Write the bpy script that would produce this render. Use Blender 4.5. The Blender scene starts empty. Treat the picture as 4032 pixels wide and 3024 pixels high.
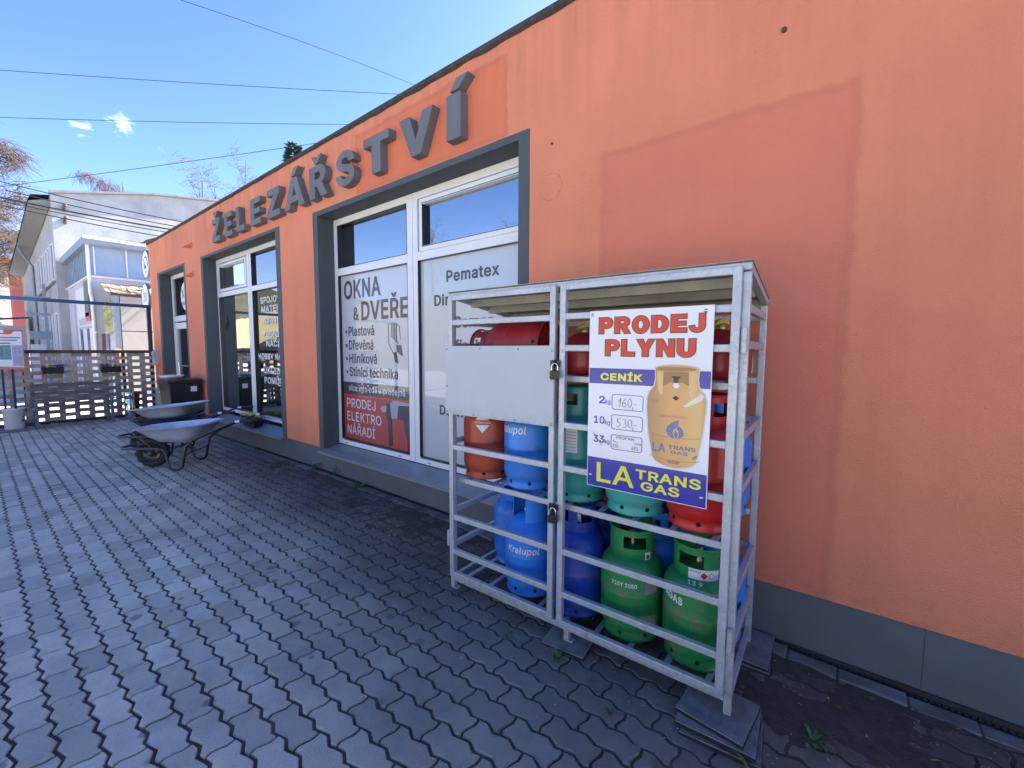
import bpy, bmesh, math, random
from mathutils import Vector, Matrix, Euler, noise
random.seed(7)
R = math.radians
sc = bpy.context.scene
col = sc.collection

# ---------------------------------------------------------------- camera
cam_d = bpy.data.cameras.new('camera')
cam = bpy.data.objects.new('camera', cam_d); col.objects.link(cam)
cam_d.sensor_width = 36; cam_d.lens = 1670 / 4032 * 36
cam_d.clip_start = .05; cam_d.clip_end = 2000
cam.matrix_world = (Matrix.Translation((0, 0, 1.55)) @ Matrix.Rotation(R(38.1), 4, 'Z')
                    @ Matrix.Rotation(R(90 - 4.55), 4, 'X') @ Matrix.Rotation(R(.27), 4, 'Z'))
sc.camera = cam
# ---------------------------------------------------------------- world, sun, exposure
SUN_AZ = R(90 - 7)      # direction the sun is in, from +x towards +y
SUN_EL = R(40)
w = bpy.data.worlds.new('World'); sc.world = w; w.use_nodes = True
nt = w.node_tree; N = nt.nodes; N.clear()
out = N.new('ShaderNodeOutputWorld'); bg = N.new('ShaderNodeBackground')
sky = N.new('ShaderNodeTexSky'); sky.sky_type = 'NISHITA'; sky.sun_disc = False
sky.sun_elevation = SUN_EL; sky.sun_rotation = R(90) - SUN_AZ
sky.altitude = 300; sky.air_density = 1.0; sky.dust_density = .6; sky.ozone_density = 1.6
bg.inputs['Strength'].default_value = .10
tc = N.new('ShaderNodeTexCoord')
# two small wisps of cloud, fixed in the sky
def vm(op, a, b=None):
    n = N.new('ShaderNodeVectorMath'); n.operation = op
    nt.links.new(a, n.inputs[0])
    if b is not None:
        if isinstance(b, (tuple, Vector)): n.inputs[1].default_value = b
        else: nt.links.new(b, n.inputs[1])
    return n
def mth(op, a, b=None, c=None, clamp=False):
    n = N.new('ShaderNodeMath'); n.operation = op; n.use_clamp = clamp
    for i, v in enumerate((a, b, c)):
        if v is None: continue
        if isinstance(v, (int, float)): n.inputs[i].default_value = v
        else: nt.links.new(v, n.inputs[i])
    return n.outputs[0]
nrm = vm('NORMALIZE', tc.outputs['Generated']).outputs[0]
nz = N.new('ShaderNodeTexNoise'); nz.inputs['Scale'].default_value = 60; nz.inputs['Detail'].default_value = 7; nz.inputs['Distortion'].default_value = .8
mp = N.new('ShaderNodeMapping'); mp.inputs['Scale'].default_value = (1, .8, 1.6)
nt.links.new(nrm, mp.inputs[0]); nt.links.new(mp.outputs[0], nz.inputs['Vector'])
tot = None
for d, rad in (((-.9338, .1247, .3353), .015), ((-.9202, .1681, .3534), .020)):
    d = Vector(d).normalized()
    dist = vm('DISTANCE', nrm, tuple(d)).outputs['Value']
    m = mth('SUBTRACT', 1, mth('DIVIDE', dist, rad), clamp=True)
    m = mth('MULTIPLY', m, mth('MULTIPLY_ADD', nz.outputs[0], 5.0, -2.45, clamp=True), clamp=True)
    tot = m if tot is None else mth('ADD', tot, m, clamp=True)
mx = N.new('ShaderNodeMix'); mx.data_type = 'RGBA'
hs = N.new('ShaderNodeHueSaturation'); hs.inputs['Saturation'].default_value = 1.16
nt.links.new(sky.outputs[0], hs.inputs['Color'])
gm = N.new('ShaderNodeGamma'); gm.inputs[1].default_value = 1.2; nt.links.new(hs.outputs[0], gm.inputs[0])
ml = vm('MULTIPLY', gm.outputs[0], (.575, .50, .57))
nt.links.new(tot, mx.inputs[0]); nt.links.new(ml.outputs[0], mx.inputs[6]); mx.inputs[7].default_value = (5, 5.6, 6.6, 1)
nt.links.new(mx.outputs[2], bg.inputs['Color']); nt.links.new(bg.outputs[0], out.inputs[0])
sd = bpy.data.lights.new('sun', 'SUN'); sd.energy = 5.0; sd.angle = R(.53); sd.color = (1, .95, .87)
so = bpy.data.objects.new('sun', sd); col.objects.link(so)
sdir = Vector((math.cos(SUN_AZ) * math.cos(SUN_EL), math.sin(SUN_AZ) * math.cos(SUN_EL), math.sin(SUN_EL)))
so.rotation_euler = sdir.to_track_quat('Z', 'Y').to_euler(); so.location = (0, 0, 20)
vs = sc.view_settings; vs.view_transform = 'Standard'; vs.look = 'None'; vs.gamma = 1; vs.use_curve_mapping = False
vs.exposure = 2.45
sc.render.engine = 'CYCLES'
sc.cycles.max_bounces = 8; sc.cycles.transparent_max_bounces = 12

# ---------------------------------------------------------------- materials
MATS = {}
def rgb(c): return (c[0], c[1], c[2], 1)
def mat(name, c, rough=.6, metal=0, var=.12, scale=6, bump=.0, bscale=60, coat=0, c2=None, obj_var=0, streak=False, spec=None, island=0):
    if name in MATS: return MATS[name]
    m = bpy.data.materials.new(name); m.use_nodes = True; MATS[name] = m
    t = m.node_tree; n = t.nodes; L = t.links.new
    b = n['Principled BSDF']; b.inputs['Roughness'].default_value = rough; b.inputs['Metallic'].default_value = metal
    b.inputs['Coat Weight'].default_value = coat; b.inputs['Coat Roughness'].default_value = .08
    if spec is not None: b.inputs['Specular IOR Level'].default_value = spec
    g = n.new('ShaderNodeNewGeometry')
    vec = g.outputs['Position']
    if streak:
        mm = n.new('ShaderNodeMapping'); mm.inputs['Scale'].default_value = (1, 1, .12); L(vec, mm.inputs[0]); vec = mm.outputs[0]
    nz = n.new('ShaderNodeTexNoise'); nz.inputs['Scale'].default_value = scale; nz.inputs['Detail'].default_value = 6; nz.inputs['Roughness'].default_value = .62
    L(vec, nz.inputs['Vector'])
    mr = n.new('ShaderNodeMapRange'); mr.inputs[1].default_value = .3; mr.inputs[2].default_value = .7
    L(nz.outputs[0], mr.inputs[0])
    mx = n.new('ShaderNodeMix'); mx.data_type = 'RGBA'
    L(mr.outputs[0], mx.inputs[0])
    if c2 is None:
        mx.inputs[6].default_value = rgb([v * (1 - var) for v in c]); mx.inputs[7].default_value = rgb([min(.95, v * (1 + var)) for v in c])
    else:
        mx.inputs[6].default_value = rgb(c); mx.inputs[7].default_value = rgb(c2)
    o = mx.outputs[2]
    if obj_var or island:
        oi = n.new('ShaderNodeObjectInfo'); s = oi.outputs['Random']
        if island:
            ad = n.new('ShaderNodeMath'); ad.operation = 'ADD'; L(s, ad.inputs[0]); L(g.outputs['Random Per Island'], ad.inputs[1])
            fr = n.new('ShaderNodeMath'); fr.operation = 'FRACT'; L(ad.outputs[0], fr.inputs[0]); s = fr.outputs[0]
        hsv = n.new('ShaderNodeHueSaturation'); mr2 = n.new('ShaderNodeMapRange')
        k = obj_var or island
        mr2.inputs[3].default_value = 1 - k; mr2.inputs[4].default_value = 1 + k; L(s, mr2.inputs[0]); L(mr2.outputs[0], hsv.inputs['Value'])
        L(o, hsv.inputs['Color']); o = hsv.outputs[0]
    L(o, b.inputs['Base Color'])
    m['col'] = 1
    if bump:
        nb = n.new('ShaderNodeTexNoise'); nb.inputs['Scale'].default_value = bscale; nb.inputs['Detail'].default_value = 5
        L(g.outputs['Position'], nb.inputs['Vector'])
        bp = n.new('ShaderNodeBump'); bp.inputs['Strength'].default_value = bump; bp.inputs['Distance'].default_value = .01
        L(nb.outputs[0], bp.inputs['Height']); L(bp.outputs[0], b.inputs['Normal'])
    return m
class G:
    """tiny node helper on an existing material"""
    def __init__(s, m):
        s.m = m; s.t = m.node_tree; s.n = s.t.nodes; s.b = s.n['Principled BSDF']
        s.geo = s.n.new('ShaderNodeNewGeometry'); s.tc = s.n.new('ShaderNodeTexCoord')
        sp = s.n.new('ShaderNodeSeparateXYZ'); s.t.links.new(s.geo.outputs['Position'], sp.inputs[0]); s.x, s.y, s.z = sp.outputs
        sp = s.n.new('ShaderNodeSeparateXYZ'); s.t.links.new(s.tc.outputs['Object'], sp.inputs[0]); s.ox, s.oy, s.oz = sp.outputs
    def L(s, a, b): s.t.links.new(a, b)
    def m_(s, op, a, b=None, c=None, clamp=False):
        n = s.n.new('ShaderNodeMath'); n.operation = op; n.use_clamp = clamp
        for i, v in enumerate((a, b, c)):
            if v is None: continue
            if isinstance(v, (int, float)): n.inputs[i].default_value = v
            else: s.L(v, n.inputs[i])
        return n.outputs[0]
    def noise(s, sc_, det=5, vec=None, stretch=None, rough=.6, dist=0):
        n = s.n.new('ShaderNodeTexNoise'); n.inputs['Scale'].default_value = sc_; n.inputs['Detail'].default_value = det; n.inputs['Roughness'].default_value = rough
        n.inputs['Distortion'].default_value = dist
        v = vec or s.geo.outputs['Position']
        if stretch:
            mp = s.n.new('ShaderNodeMapping'); mp.inputs['Scale'].default_value = stretch; s.L(v, mp.inputs[0]); v = mp.outputs[0]
        s.L(v, n.inputs['Vector']); return n.outputs[0]
    def ramp(s, v, lo, hi, a=0, b=1):
        n = s.n.new('ShaderNodeMapRange'); n.inputs[1].default_value = lo; n.inputs[2].default_value = hi; n.inputs[3].default_value = a; n.inputs[4].default_value = b
        s.L(v, n.inputs[0]); return n.outputs[0]
    def base(s):
        l = s.b.inputs['Base Color'].links
        return l[0].from_socket if l else None
    def over(s, fac, c, mode='MIX'):
        mx = s.n.new('ShaderNodeMix'); mx.data_type = 'RGBA'; mx.blend_type = mode
        if isinstance(fac, (int, float)): mx.inputs[0].default_value = fac
        else: s.L(fac, mx.inputs[0])
        s.L(s.base(), mx.inputs[6]); mx.inputs[7].default_value = rgb(c)
        s.L(mx.outputs[2], s.b.inputs['Base Color'])
    def box(s, x, x0, x1, soft):
        a = s.ramp(x, x0 - soft, x0 + soft); b = s.ramp(x, x1 - soft, x1 + soft, 1, 0)
        return s.m_('MULTIPLY', a, b)

# rendered orange wall
ORANGE = mat('orange_render', (.72, .245, .13), rough=.85, var=.07, scale=1.1, bump=.7, bscale=130)
g = G(ORANGE)
wob = g.noise(7, 4); wx = g.m_('ADD', g.x, g.m_('MULTIPLY_ADD', wob, .07, -.035)); wz = g.m_('ADD', g.z, g.m_('MULTIPLY_ADD', g.noise(5, 4), .09, -.045))
g.over(g.ramp(g.noise(3.2, 6, stretch=(1, 1, .09)), .5, .75, 0, .22), (.45, .12, .06))                   # rain streaks
g.over(g.m_('MULTIPLY', g.ramp(g.z, 2.9, 3.85), g.ramp(g.noise(9, 6, stretch=(1, 1, .06)), .42, .75, 0, .42)), (.36, .12, .06))
def patch(x0, x1, z0, z1, fac, c, edge):
    inn = g.m_('MULTIPLY', g.box(wx, x0, x1, .012), g.box(wz, z0, z1, .012))
    g.over(g.m_('MULTIPLY', inn, fac), c)
    o2 = g.m_('MULTIPLY', g.box(wx, x0 - .02, x1 + .02, .012), g.box(wz, z0 - .02, z1 + .02, .012))
    i2 = g.m_('MULTIPLY', g.box(wx, x0 + .01, x1 - .01, .02), g.box(wz, z0 + .01, z1 - .01, .02))
    g.over(g.m_('MULTIPLY', g.m_('SUBTRACT', o2, i2, clamp=True), edge), (.42, .10, .06))
patch(-1.29, -.02, -1, 2.80, .42, (.62, .15, .10), .30)
patch(-4.1, -2.12, 3.18, 3.74, .5, (.68, .14, .055), .4)
patch(-8.6, -6.8, 3.18, 3.55, .3, (.66, .14, .055), .3)
g.over(g.m_('MULTIPLY', g.ramp(g.z, .33, .55, 1, 0), g.ramp(g.noise(14, 5), .5, .8, 0, .4)), (.33, .12, .07))
PLINTH = mat('anthracite_plinth', (.105, .125, .135), rough=.75, var=.10, scale=3, bump=.2, bscale=160)
g = G(PLINTH); g.over(g.m_('MULTIPLY', g.ramp(g.z, .0, .16, 1, 0), g.ramp(g.noise(11, 6), .40, .7, 0, .55)), (.13, .12, .10))
TRIM = mat('anthracite_trim', (.07, .083, .09), rough=.7, var=.10, scale=3, bump=.15, bscale=160)
LETTER = mat('letter_grey', (.13, .14, .145), rough=.65, var=.16, scale=4, bump=.12, streak=True, bscale=90)
PVC = mat('white_window_frame', (.74, .76, .78), rough=.35, var=.04, scale=5)
g = G(PVC); g.over(g.ramp(g.noise(20, 5), .62, .85, 0, .35), (.45, .42, .36))
SILL = mat('sill_sheet', (.27, .30, .34), rough=.38, metal=.35, var=.12, scale=4)
ROOFM = mat('dark_roof_edge', (.055, .045, .035), rough=.9, var=.4, scale=20, bump=.6, bscale=40)
GALV = mat('galvanised_steel', (.45, .48, .51), rough=.47, metal=.4, var=.1, scale=9)
g = G(GALV)
vo = g.n.new('ShaderNodeTexVoronoi'); vo.inputs['Scale'].default_value = 85; g.L(g.geo.outputs['Position'], vo.inputs['Vector'])
sp = g.n.new('ShaderNodeSeparateColor'); g.L(vo.outputs['Color'], sp.inputs[0])
g.over(g.m_('MULTIPLY', g.ramp(sp.outputs[0], .2, .9, 0, .6), g.ramp(g.noise(5, 5), .38, .66, .0, 1)), (.62, .66, .70))
g.over(g.m_('MULTIPLY', g.ramp(g.z, .02, .4, .6, 0), g.ramp(g.noise(30, 5), .5, .7)), (.20, .19, .16))
g.over(g.ramp(g.noise(28, 6), .6, .8, 0, .5), (.25, .26, .25))
g.L(g.ramp(sp.outputs[1], 0, 1, .35, .6), g.b.inputs['Roughness'])
GALV_UNDER = mat('weathered_zinc', (.33, .33, .28), rough=.6, metal=.3, var=.2, scale=8)
PANEL = mat('pale_grey_sheet', (.48, .52, .54), rough=.45, var=.03, scale=3, coat=.1)
g = G(PANEL); g.over(g.ramp(g.noise(26, 3), .72, .80, 0, .4), (.35, .36, .37)); g.over(g.ramp(g.noise(2.2, 6, stretch=(1, 1, .3)), .48, .7, 0, .35), (.36, .38, .38)); g.over(g.m_('MULTIPLY', g.ramp(g.z, 1.16, 1.22, .5, 0), g.ramp(g.noise(18, 5), .4, .6)), (.30, .29, .27))
STEEL = mat('bright_steel', (.6, .6, .6), rough=.22, metal=1, var=.05)
CHROME = mat('polished_steel', (.7, .7, .72), rough=.12, metal=1, var=.05)
BLACK = mat('black_plastic', (.012, .013, .016), rough=.35, var=.2)
BLACKP = mat('black_paint', (.012, .014, .02), rough=.28, var=.2, coat=.3)
RUBBER = mat('black_rubber', (.016, .016, .018), rough=.75, var=.3, scale=30, bump=.3)
MATR = mat('ribbed_rubber_mat', (.19, .20, .20), rough=.7, var=.3, scale=14)
BRASS = mat('brass', (.55, .40, .16), rough=.35, metal=.9)
WHITEP = mat('white_plastic', (.72, .73, .74), rough=.4, var=.04)
DARKHOLE = mat('dark_opening', (.006, .006, .007), rough=.9, var=.1)
WHITE = mat('white_print', (.80, .80, .80), rough=.35, var=.02)
GREYPRINT = mat('dark_grey_print', (.055, .055, .075), rough=.35, var=.05, coat=1)
WOODG = mat('weathered_wood', (.16, .14, .12), rough=.85, var=.30, scale=9, bump=.4, obj_var=.15)
def gas_paint(name, c, wear, wc=(.22, .14, .09)):
    m = mat(name, c, rough=.42, var=.10, scale=7, coat=.12, bump=.08, bscale=30)
    g = G(m)
    n1 = g.noise(10, 8, rough=.7); n2 = g.noise(34, 6)
    band = g.m_('MAXIMUM', g.m_('SUBTRACT', 1, g.m_('DIVIDE', g.m_('ABSOLUTE', g.m_('SUBTRACT', g.oz, .235)), .045), clamp=True),
                g.m_('SUBTRACT', 1, g.m_('DIVIDE', g.m_('ABSOLUTE', g.m_('SUBTRACT', g.oz, .065)), .05), clamp=True))
    f = g.m_('MULTIPLY', g.ramp(n1, .46, .60), g.m_('MULTIPLY_ADD', band, .9, .12), clamp=True)
    g.over(g.m_('MULTIPLY', f, wear, clamp=True), wc)
    g.over(g.m_('MULTIPLY', g.ramp(n2, .60, .74), wear * .35), [min(.8, v * 1.4 + .10) for v in c])
    g.over(g.ramp(g.noise(60, 3), .70, .74, 0, .7 * min(1, wear + .2)), [v * .25 for v in c])
    return m
GP = {'orange': gas_paint('oxide_orange_paint', (.40, .055, .022), .8, (.14, .045, .03)), 'blue': gas_paint('sky_blue_paint', (.025, .21, .70), .6, (.10, .12, .16)),
      'navy': gas_paint('dark_blue_paint', (.006, .04, .30), .3), 'teal': gas_paint('teal_paint', (.018, .25, .22), .6, (.12, .18, .16)),
      'aqua': gas_paint('turquoise_paint', (.04, .38, .34), .6, (.15, .20, .18)),
      'red': gas_paint('red_paint', (.48, .010, .012), .15), 'dkred': gas_paint('dark_red_paint', (.30, .010, .012), .15),
      'green': gas_paint('green_paint', (.010, .21, .05), .95, (.16, .135, .08)), 'olive': gas_paint('grey_green_paint', (.12, .16, .12), .3),
      'orangered': gas_paint('bright_red_paint', (.42, .025, .010), .12)}
PINK = mat('signal_red_print', (.62, .012, .012), rough=.3, coat=.6, var=.03)
NAVYP = mat('ultramarine_print', (.015, .022, .32), rough=.3, coat=.6, var=.03)
YELP = mat('yellow_print', (.85, .78, .04), rough=.3, coat=.6, var=.02)
BLKP = mat('black_print', (.01, .01, .012), rough=.35, coat=.5, var=.02)
SIGNW = mat('white_sign_face', (.78, .79, .80), rough=.3, coat=.6, var=.015)

def glass(name, tint=(.55, .62, .62), ior=1.9):
    m = bpy.data.materials.new(name); m.use_nodes = True; t = m.node_tree; n = t.nodes; n.clear(); L = t.links.new
    o = n.new('ShaderNodeOutputMaterial'); mi = n.new('ShaderNodeMixShader'); f = n.new('ShaderNodeFresnel'); f.inputs['IOR'].default_value = ior
    tr = n.new('ShaderNodeBsdfTransparent'); tr.inputs[0].default_value = rgb(tint); gl = n.new('ShaderNodeBsdfGlossy'); gl.inputs['Roughness'].default_value = .004
    ge = n.new('ShaderNodeNewGeometry'); nz = n.new('ShaderNodeTexNoise'); nz.inputs['Scale'].default_value = .9; nz.inputs['Detail'].default_value = 1
    L(ge.outputs['Position'], nz.inputs['Vector']); bp = n.new('ShaderNodeBump'); bp.inputs['Strength'].default_value = .12; bp.inputs['Distance'].default_value = .01
    L(nz.outputs[0], bp.inputs['Height']); L(bp.outputs[0], gl.inputs['Normal'])
    L(f.outputs[0], mi.inputs[0]); L(tr.outputs[0], mi.inputs[1]); L(gl.outputs[0], mi.inputs[2]); L(mi.outputs[0], o.inputs[0]); return m
GLASS = glass('window_glass', ior=6)
def film(name, c, rough=.3):
    m = mat(name, c, rough=.45, var=.03, scale=2); b = m.node_tree.nodes['Principled BSDF']
    b.inputs['Coat Weight'].default_value = 1; b.inputs['Coat Roughness'].default_value = .02; b.inputs['Coat IOR'].default_value = 1.6; return m
FILMW = film('pale_window_film', (.50, .53, .57)); FILMD = film('charcoal_window_film', (.045, .04, .06)); FILMR = film('dull_red_window_film', (.42, .055, .05))

# ---------------------------------------------------------------- mesh helpers
def wmat(o):
    m = o.matrix_basis.copy()
    return wmat(o.parent) @ o.matrix_parent_inverse @ m if o.parent else m
class MB:
    def __init__(s): s.v = []; s.f = []; s.mi = []; s.sm = []
    def add(s, vs, fs, mi=0, sm=False, M=None):
        k = len(s.v); s.v += [tuple(M @ Vector(p)) if M else tuple(p) for p in vs]
        for f in fs: s.f.append([i + k for i in f]); s.mi.append(mi); s.sm.append(sm)
        return s
    def box(s, x0, x1, y0, y1, z0, z1, mi=0, M=None):
        return s.add([(x, y, z) for x in (x0, x1) for y in (y0, y1) for z in (z0, z1)],
                     [(0, 1, 3, 2), (4, 6, 7, 5), (0, 4, 5, 1), (2, 3, 7, 6), (0, 2, 6, 4), (1, 5, 7, 3)], mi, M=M)
    def bar(s, a, b, wd=.03, ht=None, up=(0, 0, 1), mi=0):
        a, b = Vector(a), Vector(b); d = (b - a).normalized(); up = Vector(up)
        if abs(d.dot(up)) > .98: up = Vector((0, 1, 0))
        sx = d.cross(up).normalized() * wd / 2; sy = sx.cross(d).normalized() * (ht or wd) / 2
        vs = [p + i * sx + j * sy for p in (a, b) for i, j in ((-1, -1), (1, -1), (1, 1), (-1, 1))]
        return s.add(vs, [(0, 3, 2, 1), (4, 5, 6, 7)] + [(i, (i + 1) % 4, 4 + (i + 1) % 4, 4 + i) for i in range(4)], mi)
    def tube(s, pts, r, n=8, mi=0, cap=True, smooth=True):
        pts = [Vector(p) for p in pts]; k = len(pts); rs = r if isinstance(r, (list, tuple)) else [r] * k
        vs, fs = [], []; ref = None
        for i, p in enumerate(pts):
            d = (pts[min(i + 1, k - 1)] - pts[max(i - 1, 0)]).normalized()
            if ref is None:
                ref = Vector((0, 0, 1)) if abs(d.z) < .9 else Vector((1, 0, 0))
            a = d.cross(ref).normalized(); b = a.cross(d).normalized(); ref = b
            for j in range(n):
                t = 2 * math.pi * j / n; vs.append(p + (a * math.cos(t) + b * math.sin(t)) * rs[i])
        for i in range(k - 1):
            for j in range(n):
                q = (j + 1) % n; fs.append((i * n + j, i * n + q, (i + 1) * n + q, (i + 1) * n + j))
        s.add(vs, fs, mi, smooth)
        if cap: s.add(vs[:n], [tuple(range(n))[::-1]], mi); s.add(vs[-n:], [tuple(range(n))], mi)
        return s
    def lathe(s, prof, n=32, c=(0, 0, 0), M=None, mi=0, smooth=True, a0=0, a1=2 * math.pi):
        full = abs(a1 - a0 - 2 * math.pi) < 1e-4; m = n if full else n + 1; vs = []; fs = []
        for r, z in prof:
            for j in range(m):
                t = a0 + (a1 - a0) * j / n; vs.append((c[0] + r * math.cos(t), c[1] + r * math.sin(t), c[2] + z))
        for i in range(len(prof) - 1):
            for j in range(n):
                q = (j + 1) % m if full else j + 1
                fs.append((i * m + j, i * m + q, (i + 1) * m + q, (i + 1) * m + j))
        return s.add(vs, fs, mi, smooth, M)
    def prism(s, poly, y0, y1, mi=0, M=None, plane='xz'):
        """closed polygon extruded along the third axis; polygon may be concave"""
        n = len(poly)
        def P(a, b, c): return (a, c, b) if plane == 'xz' else ((a, b, c) if plane == 'xy' else (c, a, b))
        vs = [P(a, b, y0) for a, b in poly] + [P(a, b, y1) for a, b in poly]
        s.add(vs, [tuple(range(n)), tuple(range(n, 2 * n))[::-1]] + [(i, n + i, n + (i + 1) % n, (i + 1) % n) for i in range(n)], mi, M=M)
        return s
    def quad(s, *p, mi=0): return s.add(p, [tuple(range(len(p)))], mi)
    def mesh(s, name, mats):
        me = bpy.data.meshes.new(name); me.from_pydata(s.v, [], s.f)
        for m in (mats if isinstance(mats, (list, tuple)) else [mats]): me.materials.append(m)
        me.polygons.foreach_set('material_index', s.mi); me.polygons.foreach_set('use_smooth', s.sm)
        bm = bmesh.new(); bm.from_mesh(me); bmesh.ops.recalc_face_normals(bm, faces=bm.faces); bm.to_mesh(me); bm.free()
        me.update(); return me
    def build(s, name, mats, parent=None, loc=None, rot=None, world=True, bevel=0):
        """world=True: vertices are world coordinates; False: vertices are in the parent's (or own) frame"""
        o = bpy.data.objects.new(name, s.mesh(name, mats)); col.objects.link(o)
        if parent:
            o.parent = parent
            if world: o.matrix_parent_inverse = wmat(parent).inverted()
        if loc: o.location = loc
        if rot: o.rotation_euler = rot
        if bevel:
            b = o.modifiers.new('bevel', 'BEVEL'); b.width = bevel; b.segments = 2; b.limit_method = 'ANGLE'; b.angle_limit = R(50)
        return o
def empty(name, loc=(0, 0, 0), rz=0, rot=None):
    o = bpy.data.objects.new(name, None); col.objects.link(o); o.location = loc; o.rotation_euler = rot or (0, 0, rz); o.empty_display_size = .1
    return o
def tag(o, label=None, cat=None, group=None, kind=None):
    if label: o['label'] = label
    if cat: o['category'] = cat
    if group: o['group'] = group
    if kind: o['kind'] = kind
    return o
def inst(me, name, parent=None, loc=(0, 0, 0), rot=(0, 0, 0), scale=None):
    o = bpy.data.objects.new(name, me); col.objects.link(o); o.parent = parent; o.location = loc; o.rotation_euler = rot
    if scale: o.scale = scale
    return o
def copy_tree(o, parent=None):
    c = o.copy(); col.objects.link(c); c.parent = parent
    for ch in [x for x in bpy.data.objects if x.parent == o]: copy_tree(ch, c)
    return c
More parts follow.
